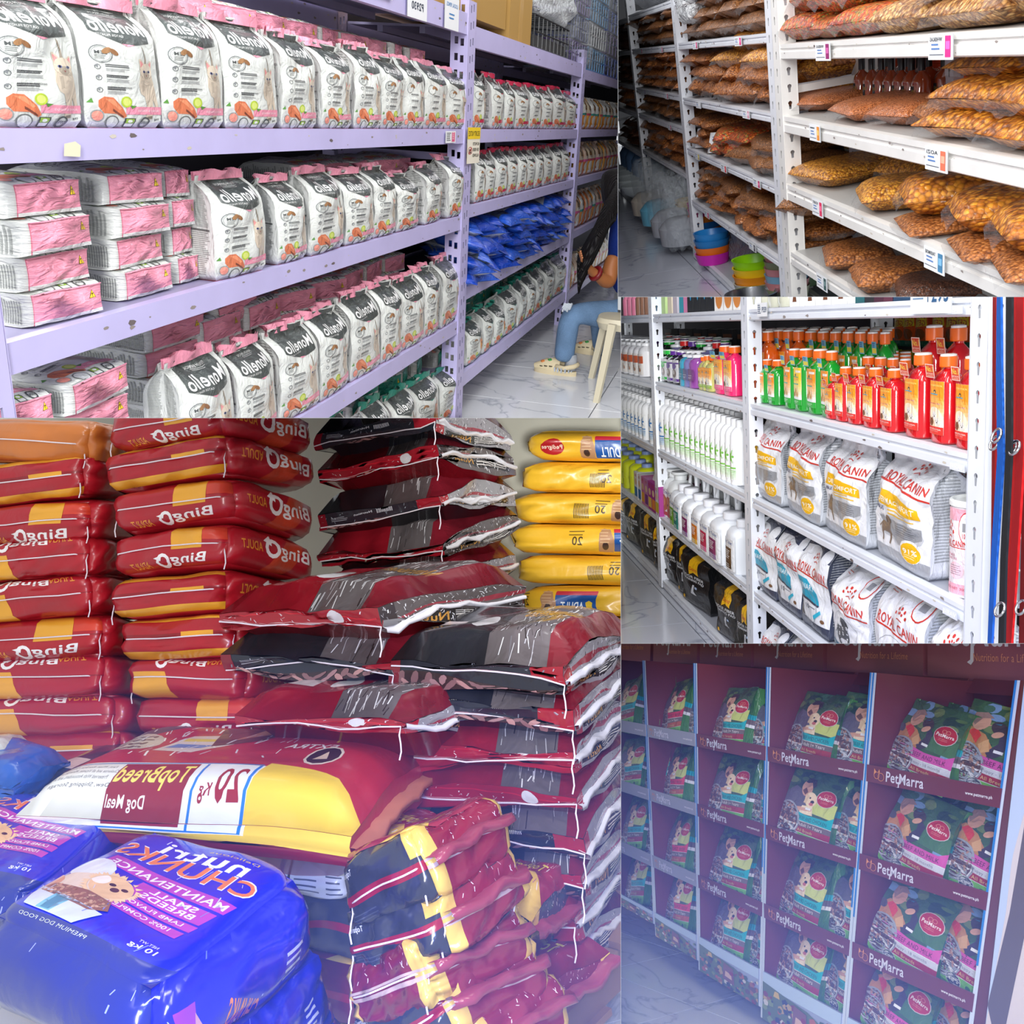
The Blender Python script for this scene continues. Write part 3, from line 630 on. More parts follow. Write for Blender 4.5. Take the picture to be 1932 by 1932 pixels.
# bags behind and above the front rows
def pile1(kind, z, x0, x1, y, n, nl, lab, grp, H=.2, step=.045, tops=None, lim=9):
    c = 0
    for l in range(nl):
        for i in range(n - l % 2):
            x = x0 + (x1 - x0) * (i + .5 + .5 * (l % 2)) / n + rnd.uniform(-.01, .01); zz = z + l * step
            if zz > lim: continue
            lie1(kind, x, y + rnd.uniform(0, .02), zz, (x1 - x0) / n * .97, H, step * 1.25, lab % (ORD[i], ORD[l]), grp, yaw=rnd.uniform(-.25, .25), v=2 + (i + l) % 4, mode='bottom'); c += 1
pile1('pink', ZA, 1.5, 3.45, 1.12, 11, 5, 'pink-ended bag lying %s from left, %s layer, behind the upper front row', 'cat food bags piled behind the upper front row')
pile1('pink', ZB, 2.35, 3.45, 1.13, 6, 4, 'pink-ended bag lying %s from left, %s layer, behind the middle front row', 'cat food bags piled behind the middle front row')
pile1('pink', ZC, 1.95, 3.3, 1.13, 7, 5, 'pink-ended bag lying %s from left, %s layer, behind the lower front row', 'cat food bags piled behind the lower front row', step=.048)
pile1('crim', ZA, 3.62, 5.6, 1.14, 9, 4, 'crimson-ended bag lying %s from left, %s layer, behind the far upper row', 'cat food bags piled in the far bay')
pile1('teal', -.925, 3.62, 5.6, 1.13, 9, 5, 'green-ended bag lying %s from left, %s layer, behind the far bottom row', 'green cat food bags piled in the far bay')
# green bags on the floor shelf of the near bay
row1('teal', -1.07, 1.02, [(640, 668, 770), (700, 738, 752), (742, 784, 735), (786, 826, 712), (828, 868, 692)], 'on the near floor shelf', 'green cat food bags near the floor', vs=[0, 1, 0, 1, 0])
pile1('teal', -1.09, 2.5, 3.45, 1.1, 6, 6, 'green-ended bag lying %s from left, %s layer of the near floor pile', 'green cat food bags piled near the floor', step=.05)
# small blue packs
BL = MB()
def small_pack(seed, c1, c2):
    a = Art(1.2); a.r(.0, .0, 1, .3, c2); a.r(.3, .35, .8, .7, (60, 66, 70)); a.t('Monello', .33, .45, .44, .14, (235, 235, 235), .02, mir=True); a.lines(.1, .9, .7, 2, .06, (150, 150, 155))
    f = pil_map(seed, 3, 3, .12, corner=-.1)
    return shell(f, {'T': (9, 9, c1, a, FILMV), 'D': (6, 6, c1, None, FILMV), 'F': (6, 2, c2, None, FILMV), 'R': (6, 2, c2, None, FILMV), 'L': (6, 2, c2, None, FILMV)}, None, name='small_pack')
BP = [small_pack(s, (44, 98, 206), (24, 72, 190)) for s in (1, 2)] + [small_pack(3, (176, 182, 190), (36, 88, 200)), small_pack(4, (70, 84, 100), (40, 96, 214))]
for l in range(6):
    for i in range(11):
        x = 3.64 + (i + .5 * (l % 2)) * .178; 
        if x > 5.6: continue
        put('1', 'cat_food_pouch', BP[(i * 3 + l * 2) % 4], T(x, 1.09 + rnd.uniform(-.02, .03), -.598 + l * .033) @ R(rnd.uniform(-.5, .5), 'Z') @ R(.15 + rnd.uniform(-.1, .25), 'X') @ S(.185, .2, .06),
            'small blue pouch %s from left in the %s layer of the blue heap' % (ORD[i], ORD[l]), 'pouch', 'blue cat food pouches heaped on the far rack')
# third bay: assorted pouches
def pouch3(c0, c1, c2, seed):
    a = Art(.7); a.r(0, 0, 1, .45, c1); a.r(.0, .45, 1, .52, c2); a.p(ell(.5, .3, .3, .16), (238, 232, 222)); a.c(.5, .7, .2, (120, 90, 60)); a.lines(.2, .6, .6, 3, .03, (240, 240, 235)); a.r(.2, .08, .8, .16, (240, 240, 240))
    return stand_bag(a, c0, tuple(c * .9 for c in c1), c1, seed, c0, nu=6, nv=8, m=FILMV, top=.98)
P3 = [pouch3((224, 226, 222), (206, 130, 40), (40, 140, 130), 31), pouch3((200, 186, 160), (214, 150, 60), (190, 60, 90), 32), pouch3((214, 190, 170), (196, 110, 60), (220, 90, 150), 33)]
for r_, (z, nrow, k0, H) in enumerate([(ZA, 12, 0, .165), (-.31, 12, 1, .175), (-.60, 12, 2, .19), (-.95, 11, 1, .17)]):
    for i in range(nrow):
        x = 5.86 + i * .155; q = P3[(k0 + (i % 3 == 2)) % 3]
        place_bag('1', 'treat_pouch', q[0], q[1], x, 1.03, z, .15, .08, H, 'treat pouch %s from the left on the %s, farthest bay' % (ORD[i], ['upper shelf', 'second shelf', 'third shelf', 'bottom shelf'][r_]), 'pouch', 'treat pouches in the farthest bay', yaw=rnd.uniform(-.1, .1))
# rack top goods
BRN = (176, 138, 72)
carton('1', 2.62, 3.1, 1.02, 1.4, .30, .55, BRN, 'tan cardboard box on the rack top, first of three from the left', 'tan boxes on the rack')
carton('1', 3.13, 4.1, 1.03, 1.4, .30, .44, BRN, 'long tan cardboard box on the rack top under another', 'tan boxes on the rack')
carton('1', 3.12, 3.98, 1.05, 1.4, .445, .62, tuple(c * .92 for c in BRN), 'tan cardboard box stacked on the long one on the rack top', 'tan boxes on the rack')
carton('1', 4.12, 4.5, 1.02, 1.4, .27, .60, BRN, 'tall tan cardboard box nearest the black cage on the rack top', 'tan boxes on the rack')
def cage(x0, x1, y0, y1, z0, z1, col, lab, fill=None, n=9):
    b = MB(); r = .003
    for i in range(n + 1):
        x = x0 + (x1 - x0) * i / n
        b.tube([(x, y0, z0), (x, y0, z1)], r, col, PLAST, 4); b.tube([(x, y0, z1), (x, y1, z1)], r, col, PLAST, 4)
    for i in range(5):
        y = y0 + (y1 - y0) * i / 4; b.tube([(x0, y, z0), (x0, y, z1)], r, col, PLAST, 4)
    for z in (z0, (z0 + z1) / 2, z1): b.tube([(x0, y1, z), (x0, y0, z), (x1, y0, z)], r * 1.3, col, PLAST, 4)
    parts = []
    if fill:
        t = MB(); t.box((x0 + .01, y0 + .01, z0 + .005), (x1 - .01, y1, z0 + (z1 - z0) * .4), fill, PLAST); parts = [('tray', t.mesh('tray'), None)]
    return put('1', 'pet_cage', b.mesh('pet_cage'), None, lab, 'cage', 'folded pet cages on the rack top', parts=parts)
cage(4.56, 5.35, 1.02, 1.35, .275, .40, (38, 40, 42), 'black wire cage on the rack top beside the tan boxes', (60, 62, 64))
BLU = (66, 140, 190); PUR = (84, 60, 130); GRY = (190, 192, 194)
for j, (xa, xb, ct) in enumerate([(5.45, 5.95, PUR), (6.0, 6.6, BLU), (6.65, 7.6, (44, 80, 170)), (7.7, 8.8, (70, 110, 150))]):
    for k in range(7 if j else 5):
        z = .26 + k * .125; cc = ct if k % 2 == 0 else [BLU, (60, 70, 120), GRY, PUR][(j + k) % 4]
        cage(xa, xb, 1.03, 1.4, z, z + .11, cc, '%s wire cage, %s from bottom in the %s cage stack' % ({0: 'purple', 1: 'light blue', 2: 'dark blue', 3: 'slate'}[j], ORD[k], ORD[j]), (96, 100, 104) if j % 2 else (70, 72, 84), n=7)
wrap('1', 1, (4.55, 5.45, 1.0, 1.36, .40, .66), 'cloudy plastic bag of goods on the black cage', m=mat('cloudy_film', .25, .5, alpha=.75, bump=(26, .05, 'crinkle')), name='plastic_bag', cat='bag')
for i, b_ in enumerate([(5.42, 5.98, .99, 1.4, .24, .9), (6.0, 6.62, .985, 1.4, .24, 1.2), (6.64, 7.65, .98, 1.4, .24, 1.2)]):
    wrap('1', 5 + i, b_, 'clear plastic wrap around the %s cage stack on the rack top' % ORD[i], grp='clear wraps on the cages')
# labels on the beams
a = Art(.75); a.t('LOCAL FENCE', .1, .75, .8, .12, (60, 110, 170), .01, mir=True); a.t('LARGE', .25, .55, .5, .13, (60, 110, 170), .01, mir=True); a.t('P2930', .2, .22, .6, .2, (50, 60, 80), .02, mir=True)
xx = on('1', 786, 20)[0]; tag_card('1', xx, .998, .235, .17, .1, a, 'white price card reading LOCAL FENCE LARGE on the top beam')
a = Art(.75); a.t('LOCAL FENCE', .1, .7, .8, .12, (60, 130, 190), .01, mir=True); a.lines(.3, .45, .4, 2, .12, (60, 130, 190))
tag_card('1', on('1', 851, 35)[0], .998, .235, .15, .09, a, 'white price card with blue lettering beside the rack post')
tag_card('1', on('1', 722, 5)[0], .998, .26, .13, .08, Art(), 'blank white card at the start of the top beam')
a = Art(1.5); a.r(.6, .1, .9, .9, (220, 90, 130)); a.lines(.08, .8, .45, 5, .15, (90, 100, 96), .4); a.lines(.65, .8, .2, 4, .16, (250, 220, 230), .4)
tag_card('1', on('1', 849, 258)[0], .998, -.095, .11, .036, a, 'small price label with a pink panel on the upper shelf beam')
a = Art(.62); a.r(.0, .68, 1, 1, (240, 206, 40)); a.t('SECURITY NOTICE', .06, .76, .88, .14, (40, 36, 20), .03, mir=True)
a.t('NO PHOTO', .42, .5, .5, .09, (60, 50, 40), .02, mir=True); a.t('OR VIDEO', .42, .34, .5, .09, (60, 50, 40), .02, mir=True); a.t('ALLOWED', .42, .18, .5, .09, (60, 50, 40), .02, mir=True)
a.ring(.22, .36, .17, .14, (190, 50, 50)); a.r(.14, .29, .3, .4, (50, 40, 36)); a.c(.22, .345, .05, (190, 180, 170), 8); a.p([(.11, .29), (.13, .265), (.33, .43), (.31, .455)], (190, 50, 50))
tag_card('1', 3.57, .992, -.165, .16, .118, a, 'security notice sign on the rack post between the bays', cat='sign', name='notice_sign', grp=None, col=(238, 232, 214))
# scrap of torn tape on the near beam
b = MB(); b.poly([(-.02, 0, -.008), (.018, 0, -.01), (.022, 0, .006), (.01, 0, .012), (-.016, 0, .009)], (226, 220, 190), CARD)
put('1', 'torn_tape', b.mesh('t'), T(on('1', 134, 283)[0], .9985, on('1', 134, 283)[2]), 'torn cream tape remnant stuck on the near upper beam', 'tape')
# dark sheet behind the rack, its colour painted as shade
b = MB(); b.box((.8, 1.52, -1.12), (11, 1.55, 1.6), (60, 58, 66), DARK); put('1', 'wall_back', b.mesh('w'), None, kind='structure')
# ================================================================ the seated person at the end of aisle 1
def pz(px, py, y): return on('1', px, py, 1, y)
_sh = on('1', 1050, 706, 2, -1.12); XS = _sh[0]
def pp(px, py, dx=0.0):
    r = ray('1', px, py); v = r * ((XS + dx) / r[0]); return Vector(v.tolist())
def skin_mesh(name, chains, col, m, sub=2):
    """chains: [[(point, radius), ...]] grown into one continuous skin"""
    me = bpy.data.meshes.new(name); V = []; E = []; Rr = []; idx = {}
    for ch in chains:
        prev = None
        for p, r in ch:
            k = tuple(round(c, 4) for c in p)
            if k not in idx: idx[k] = len(V); V.append(tuple(p)); Rr.append(r)
            if prev is not None and prev != idx[k]: E.append((prev, idx[k]))
            prev = idx[k]
    me.from_pydata(V, E, []); ob = bpy.data.objects.new('tmp', me); COL.objects.link(ob)
    ob.modifiers.new('s', 'SKIN'); me.skin_vertices[0].data[0].use_root = True
    for i, r in enumerate(Rr): me.skin_vertices[0].data[i].radius = (r, r) if not isinstance(r, tuple) else r
    md = ob.modifiers.new('u', 'SUBSURF'); md.levels = sub; md.render_levels = sub
    dg = bpy.context.evaluated_depsgraph_get(); ev = ob.evaluated_get(dg); t = ev.to_mesh()
    V2 = [v.co[:] for v in t.vertices]; F2 = [tuple(p.vertices) for p in t.polygons]; ev.to_mesh_clear(); bpy.data.objects.remove(ob)
    return newmesh(name, V2, F2, srgb(col)[:3], None, [m], None, True)
DEN = mat('denim', .8, .25, bump=(180, .004, 'crinkle'), blotch=.25); SKN = mat('skin', .5, .4); HAIR = mat('hair', .5, .2, bump=(70, .006, 'wave')); CLO = mat('polo_cloth', .75, .3, bump=(120, .003, 'crinkle')); FOAM = mat('clog_foam', .6, .3)
s = (pp(1065, 585) - pp(1065, 705)).length       # knee height in metres, sets the scale
U = s / .47
hip = pp(1168, 596, .12); knee = pp(1077, 592); mid = pp(1068, 640); ank = pp(1063, 684)
hip2 = pp(1172, 585, .42); knee2 = pp(1128, 590, .45); ank2 = pp(1133, 672, .5)
jeans = skin_mesh('jeans', [[(pp(1196, 588, .25), .13 * U), (hip, .125 * U), (pp(1120, 592, .05), .105 * U), (knee, .09 * U), (mid, .082 * U), (ank, .08 * U)], [(pp(1196, 588, .25), .13 * U), (hip2, .1 * U), (knee2, .078 * U), (pp(1131, 630, .47), .068 * U), (ank2, .06 * U)]], (104, 134, 168), DEN)
fr_ = MB()
for i in range(16):
    an = i * 6.283 / 16; c = ank + Vector((.074 * U * math.cos(an), .074 * U * math.sin(an), -.03 * U)); fr_.tube([tuple(c), tuple(c + Vector((.004, .0, -.02)))], .004, (196, 206, 220), DEN, 4)
tor = skin_mesh('torso', [[(pp(1190, 560, .3), .13 * U), (pp(1186, 520, .3), .15 * U), (pp(1182, 470, .28), .16 * U), (pp(1178, 425, .26), .12 * U), (pp(1172, 392, .24), .06 * U)], [(pp(1178, 432, .26), .1 * U), (pp(1161, 452, .16), .095 * U), (pp(1153, 492, .1), .088 * U), (pp(1152, 512, .09), .082 * U)]], (24, 54, 140), CLO)
arm = skin_mesh('arm', [[(pp(1158, 480, .1), .052 * U), (pp(1150, 515, .08), .066 * U), (pp(1147, 534, .06), .066 * U), (pp(1132, 524, .0), .04 * U), (pp(1112, 508, -.05), .032 * U), (pp(1106, 500, -.08), .034 * U)]], (168, 104, 60), SKN)
hand = skin_mesh('hand', [[(pp(1107, 501, -.07), .03 * U), (pp(1102, 495, -.09), .035 * U)]] + [[(pp(1102, 495, -.09), .03 * U), (pp(1097 + k, 487 + 3 * k, -.10), .0095 * U), (pp(1094 + k, 479 + 4 * k, -.12), .0085 * U), (pp(1096 + k, 473 + 4 * k, -.14), .007 * U)] for k in range(4)] + [[(pp(1104, 500, -.08), .02 * U), (pp(1100, 506, -.12), .0095 * U), (pp(1096, 504, -.15), .008 * U)]], (196, 128, 84), SKN, 1)
wb = MB(); c = pp(1124, 516, -.02); d = (pp(1112, 508, -.05) - pp(1132, 524, .0)).normalized(); a1 = d.cross(Vector((0, 0, 1))).normalized(); a2 = d.cross(a1)
wb.tube([tuple(c + (a1 * math.cos(t) + a2 * math.sin(t)) * .042 * U) for t in [k * .4 for k in range(17)]], .012, (120, 24, 30), PLAST, 6)
hd = skin_mesh('head', [[(pp(1172, 400, .24), .055 * U), (pp(1168, 378, .22), .085 * U), (pp(1166, 352, .2), .1 * U), (pp(1168, 330, .2), .09 * U)]], (196, 132, 92), SKN)
def clogs(dx, px, py, sc_=1.0, dirv=None):
    o = pp(px, py, dx); f = Vector((.15, 1, 0)) if dirv is None else dirv; f.normalize(); sd = Vector((-f.y, f.x, 0)); L = .31 * U * sc_
    def pt(a, b, c): return tuple(Vector((o.x, o.y, -1.12)) + f * a * L + sd * b * L + Vector((0, 0, c * L)))
    b = MB(); P = [(-.05, .14), (0, .16), (.2, .15), (.5, .17), (.8, .19), (.97, .13), (1.03, .03)]; n = 20; out = []
    for k in range(n):
        t = 2 * math.pi * k / n; x = .49 + .54 * math.cos(t); y = .185 * math.sin(t) * (1 + .18 * math.cos(t)); out.append((x, y))
    V = [pt(x, y, 0) for x, y in out] + [pt(x, y, .11) for x, y in out]; b.add(V, [(i, (i + 1) % n, n + (i + 1) % n, n + i) for i in range(n)] + [tuple(range(n))[::-1], tuple(range(n, 2 * n))], (196, 182, 150), FOAM)
    m = 12; rows = []
    for j in range(8):     # domed toe box
        u = j / 7; x = .32 + .68 * u; w_ = .185 * (1 - .55 * u ** 3) * 1.02; h = .31 * (1 - .72 * u ** 1.6); rows.append([pt(x + .03 * math.sin(math.pi * i / (m - 1)), w_ * math.cos(math.pi * i / (m - 1)), .1 + h * math.sin(math.pi * i / (m - 1)) ** .8) for i in range(m)])
    V = [p for r_ in rows for p in r_]; b.add(V, [(j * m + i, j * m + i + 1, (j + 1) * m + i + 1, (j + 1) * m + i) for j in range(7) for i in range(m - 1)] + [tuple(7 * m + i for i in range(m))], (204, 190, 156), FOAM)
    st = MB(); st.tube([pt(.42, .19, .22), pt(.2, .2, .2), pt(-.02, .15, .26), pt(-.06, 0, .28), pt(-.02, -.15, .26), pt(.2, -.2, .2), pt(.42, -.19, .22)], .012, (196, 182, 150), FOAM, 6)
    ch = []
    for (x, y, c_) in ((.6, .05, (60, 140, 70)), (.7, -.04, (230, 200, 60)), (.62, -.08, (240, 240, 240)), (.78, .04, (200, 120, 60))): q = MB(); p_ = Vector(pt(x, y, .34 - (x - .5) * .3)); q.lathe([(.014, -.003), (.015, .006), (.001, .01)], c_, PLAST, 8, c=tuple(p_)); ch.append(('shoe_charm', q.mesh('charm'), None))
    hl = MB()
    for (x, y, z) in ((.55, .175, .2), (.68, .165, .19), (.8, .13, .17), (.5, -.185, .2), (.66, -.17, .19)): p_ = Vector(pt(x, y, z)); hl.lathe([(.009, -.001), (.009, .002)], (60, 54, 46), DARK, 8, c=tuple(p_))
    so = MB(); so.tube([pt(.12, 0, .15), pt(.1, 0, .34), pt(.12, 0, .5)], .045 * U, (150, 154, 160), CLO, 12)
    return b.mesh('clog', True, 35), [('heel_strap', st.mesh('strap', True), None)] + ch + [('vent_hole', hl.mesh('holes'), None)], so.mesh('sock', True)
R6 = (-60, 1170.5, 555, 788.2); R5 = (-60, 1165.5, -60, 788.2)
hr = MB()
for k in range(34):   # long straight hair falling forward
    t = k / 33; x0, y0 = 1172 - 12 * t, 350 + 22 * t; dx = .1 + .12 * math.sin(k * 1.3); xe, ye = 1098 - 14 * math.sin(t * 2.2 + .3) + 22 * t, 480 + 75 * (1 - abs(t - .45) * 1.5)
    pts = [pp(x0, y0, dx), pp(x0 - 22 + 14 * t, y0 + 38, dx - .05), pp((x0 + xe) / 2 - 4, (y0 + ye) / 2 + 4, dx - .08), pp(xe, ye - 20, dx - .1), pp(xe - 3, ye, dx - .1)]
    hr.tube([tuple(p) for p in pts], [.045 * U, .045 * U, .036 * U, .02 * U, .004 * U], (22, 19, 20), HAIR, 7)
cap_ = skin_mesh('hair_cap', [[(pp(1158, 400, .12), .07 * U), (pp(1163, 375, .16), .12 * U), (pp(1168, 345, .18), .15 * U), (pp(1170, 320, .2), .13 * U)]], (22, 19, 20), HAIR)
rip = MB()
for k in range(14):
    q = pp(1066 + 2.2 * (k % 7), 572 + 1.2 * (k // 7) + .5 * (k % 3), -.06); rip.tube([tuple(q), tuple(q + Vector((-.01, .008, -.022 - .004 * (k % 4))))], .0035, (206, 214, 222), DEN, 4)
clf, clparts, sock = clogs(0, 1084, 700); clf2, clparts2, sock2 = clogs(.5, 1146, 684, .95)
put('1', 'person', tor, None, 'person in blue polo and ripped jeans with long black hair, seated', 'person', parts=[('arm', arm, None, 'bare forearm'), ('hand', hand, None), ('head', hd, None), ('hair', hr.mesh('hair', True), None, 'long straight black hair'), ('hair', cap_, None), ('jeans', jeans, None, 'faded blue ripped jeans'), ('frayed_hem', fr_.mesh('fray'), None), ('knee_rip', rip.mesh('rip'), None, 'frayed white threads across the ripped knee'), ('sock', sock, None, 'grey sock'), ('sock', sock2, None, 'grey sock'), ('watch', wb.mesh('watch', True), None, 'dark red wrist strap')], rect=R5)
put('1', 'clog', clf, None, 'cream foam clog with charms on the nearer foot', 'shoe', 'cream clogs', parts=clparts, rect=R6)
put('1', 'clog', clf2, None, 'cream foam clog on the farther foot beside the stool', 'shoe', 'cream clogs', parts=clparts2, rect=R6)
b = MB(); CR = (190, 182, 158)
A_ = pp(1156, 612, -.3); B_ = pp(1127, 738, -.42)
def leg(a, c, w_): 
    b2 = MB(); a, c = Vector(a), Vector(c); sdv = Vector((.4, 1, 0)).normalized() * w_; dv = Vector((1, -.4, 0)).normalized() * w_ * .5
    V = [a - sdv - dv, a + sdv - dv, a + sdv + dv, a - sdv + dv, c - sdv * .7 - dv, c + sdv * .7 - dv, c + sdv * .7 + dv, c - sdv * .7 + dv]; b2.add([tuple(v) for v in V], [(0, 1, 2, 3), (7, 6, 5, 4), (0, 4, 5, 1), (1, 5, 6, 2), (2, 6, 7, 3), (3, 7, 4, 0)], CR, PLAST); return b2.mesh('leg')
seat = MB(); sc0 = pp(1172, 606, -.1); seat.lathe([(.15 * U, -.03), (.17 * U, 0), (.16 * U, .02), (.02, .025)], CR, PLAST, 24, p=3, c=tuple(sc0))
fl = lambda q: Vector((q.x, q.y, -1.12))
put('1', 'plastic_stool', seat.mesh('seat', True, 40), None, 'cream plastic stool under the seated person', 'stool', parts=[('leg', leg(A_, Vector((B_.x, B_.y, -1.12)), .028 * U), None), ('leg', leg(sc0 + Vector((.1, .12, 0)) * U, fl(sc0 + Vector((.16, .2, 0)) * U), .028 * U), None), ('leg', leg(sc0 + Vector((.1, -.14, 0)) * U, fl(sc0 + Vector((.18, -.2, 0)) * U), .028 * U), None)], rect=R6)
# ================================================================ aisle 2: racks of bagged kibble
W2 = (226, 228, 234)
X2 = [-10.3, -8.0, -6.03, -4.015]
Z2 = [(.15, .112), (-.072, -.108), (-.34, -.376), (-.598, -.634), (-.89, -.928), (-1.2, -1.235)]
rack('2', 'white perforated steel rack filled with bagged kibble, far part', X2, {0: [(.14, .105), (-.08, -.11), (-.317, -.35), (-.51, -.545), (-.80, -.835), (-1.15, -1.18)], 1: [(.15, .112), (-.072, -.108), (-.33, -.365), (-.505, -.54), (-.76, -.79), (-1.16, -1.19)], 2: [(.152, .115), (-.065, -.1), (-.341, -.376), (-.605, -.64), (-.89, -.925), (-1.2, -1.235)]},
     -1.235, .45, .29, W2, .085, .06, 1, .055, (.0075, .014), 'key', 1, 'lip')
rack('2', 'white perforated steel rack holding bagged kibble, nearest bay', [-3.93, -1.2], {0: [(.3, .26), (-.105, -.155), (-.343, -.40), (-.581, -.64), (-.828, -.88)]}, -1.235, .45, .29, (232, 230, 226), .085, .06, 1, .055, (.0075, .014), 'key', 1, 'lip')
rack('2', 'second white rack standing back to back behind the kibble', [-9.0, -6.6, -4.9, -3.2, -1.3], {i: [(-.341, -.37), (-.583, -.62), (-.105, -.14)] for i in range(4)}, -1.235, .45, .3, (214, 216, 222), .06, .05, 1, .06, (.0075, .014), 'key', 1, 'lip', back=False, y=1.315)
floor('2', -1.24, -13, -1, -1.5, 2, .8, ang=.0, org=(-4.2, .95), col=(196, 200, 212))
K = {'amber': kib_mat('amber_kibble', [(214, 148, 44), (190, 124, 36), (224, 160, 60), (176, 108, 30)], 130), 'brown': kib_mat('brown_kibble', [(142, 92, 48), (120, 76, 40), (158, 104, 56)], 190),
     'orange': kib_mat('orange_kibble', [(206, 96, 34), (196, 84, 30), (216, 120, 44), (150, 130, 60), (170, 60, 30)], 95), 'tan': kib_mat('tan_kibble', [(196, 148, 86), (176, 124, 66), (208, 164, 104), (150, 96, 50)], 90),
     'gold': kib_mat('gold_kibble', [(206, 132, 34), (188, 112, 28), (222, 150, 48), (168, 96, 24)], 72), 'fine': kib_mat('fine_kibble', [(190, 112, 62), (174, 98, 52), (202, 126, 76)], 260), 'dark': kib_mat('dark_kibble', [(96, 56, 36), (80, 46, 30), (112, 66, 42)], 200), 'copper': kib_mat('copper_kibble', [(172, 104, 50), (150, 88, 40), (188, 120, 62)], 120)}
KM = {}
def kbag(kind, v, lod=0):
    k = (kind, v % 4, lod)
    if k not in KM:
        f = pil_map(v + 3, 5, 4, .05, corner=.02); n = 14 if lod == 0 else 8; m = K[kind]; c = (200, 150, 90)
        KM[k] = (shell(f, {'T': (n, n, c, None, m), 'D': (n // 2, n // 2, c, None, m), 'F': (n, 2, c, None, m), 'K': (n, 2, c, None, m), 'L': (n, 2, c, None, m), 'R': (n, 2, c, None, m)}, None, name='kibble_bag'), flap_mesh(v + 9))
    return KM[k]
_stk = MB(); _stk.box((-.06, -.045, 0), (.06, .045, .008), (226, 230, 240), CARD); _stk = _stk.mesh('sticker')
def kib(p, kind, x, y, z, L, D, H, lab, grp, yaw=0, tilt=0, v=0, lod=0, stick=False, roll=0, flap=True):
    me, fl = kbag(kind, v, lod)
    ps = [('film_flap', fl, None, 'clear film flap')] if flap else []
    if stick: ps.append(('price_sticker', _stk, T(.05, .1, .955), 'small white sticker'))
    return put(p, 'kibble_bag', me, T(x, y, z) @ R(yaw, 'Z') @ R(tilt, 'X') @ R(roll, 'Y') @ S(L, D * .86, H) @ T(0, .5, 0), lab, 'bag', grp, parts=ps)
# stacks on the far shelves: rows of bags lying with their ends to the aisle
def heap(xa, xb, z, rows, kinds, lab, wid=.17, h=.062, y=1.02, D=.30, lod=1, top=None, seed=0):
    r = random.Random(seed + 5); n = max(1, int(round((xb - xa) / wid))); c = 0
    for l in range(rows):
        for i in range(n - (l % 2)):
            x = xa + (xb - xa) * (i + .5 + .5 * (l % 2)) / n + r.uniform(-.02, .02)
            kd = kinds(i / n, l) if callable(kinds) else kinds
            kib('2', kd, x, y + r.uniform(-.02, .03), z + l * h, (xb - xa) / n * 1.12, D, h * 1.35, '%s kibble bag, %s from left, %s layer, %s' % (kd, ORD[i], ORD[l], lab), 'kibble bags ' + lab, yaw=r.uniform(-.25, .25), tilt=r.uniform(-.03, .05), v=i + l * 3, lod=lod, flap=(i + l) % 2 == 0); c += 1
heap(-8.0, -6.1, -.072, 3, 'brown', 'on the top shelf, third bay', wid=.24, seed=1)
heap(-8.0, -6.1, -.33, 4, 'copper', 'on the second shelf, third bay', wid=.21, h=.055, seed=2)
heap(-8.0, -6.1, -.505, 2, 'brown', 'on the third shelf, third bay', wid=.24, h=.06, seed=3)
heap(-8.0, -6.1, -.76, 3, 'copper', 'on the fourth shelf, third bay', wid=.24, h=.06, seed=4)
for q, (z, k) in enumerate([(-.08, 'dark'), (-.317, 'dark'), (-.51, 'copper'), (-.80, 'dark')]): heap(-9.4, -8.0, z, 3, k, 'on the %s shelf, fourth bay' % ORD[q], wid=.3, h=.058, seed=9 + q)
heap(-5.9, -4.0, -.065, 4, lambda u, l: 'orange' if u > .75 and l > 1 else 'brown', 'on the top shelf, second bay', wid=.25, h=.062, seed=20)
heap(-5.9, -4.0, -.341, 2, lambda u, l: 'copper', 'on the second shelf, second bay', wid=.23, h=.07, seed=21)
heap(-5.05, -4.0, -.2, 2, lambda u, l: 'amber', 'upper part of the second shelf, second bay', wid=.35, h=.065, seed=22, lod=0)
heap(-5.9, -5.1, -.2, 1, 'copper', 'left upper part, second shelf, second bay', wid=.27, h=.06, seed=23)
heap(-5.9, -5.45, -.605, 3, 'copper', 'left part of the third shelf, second bay', wid=.2, h=.05, seed=24)
heap(-5.5, -4.0, -.605, 2, lambda u, l: 'orange' if u < .35 else 'brown', 'on the third shelf, second bay', wid=.3, h=.06, y=1.03, seed=25, lod=0)
heap(-5.3, -4.7, -.5, 2, 'copper', 'raised rear part, third shelf, second bay', wid=.28, h=.05, y=1.2, seed=26)
heap(-5.9, -4.0, -.89, 3, lambda u, l: 'copper' if l < 2 else 'brown', 'on the fourth shelf, second bay', wid=.2, h=.055, seed=27)
for i, (px, py) in enumerate([(1330, 345), (1370, 372), (1395, 385), (1440, 392), (1350, 322)]):
    x, y = -5.35 + i * .34, 1.06 + .1 * (i % 2); kib('2', 'copper' if i < 3 else 'brown', x, y, -.725 + .005 * i, .34, .36, .085, '%s loosely lying kibble bag from the left atop the fourth shelf heap' % ORD[i], 'loose bags on the fourth shelf', yaw=.3 - .25 * i, v=i, stick=i == 2)
def at2(px, z, y): return xat('2', px, y, z)
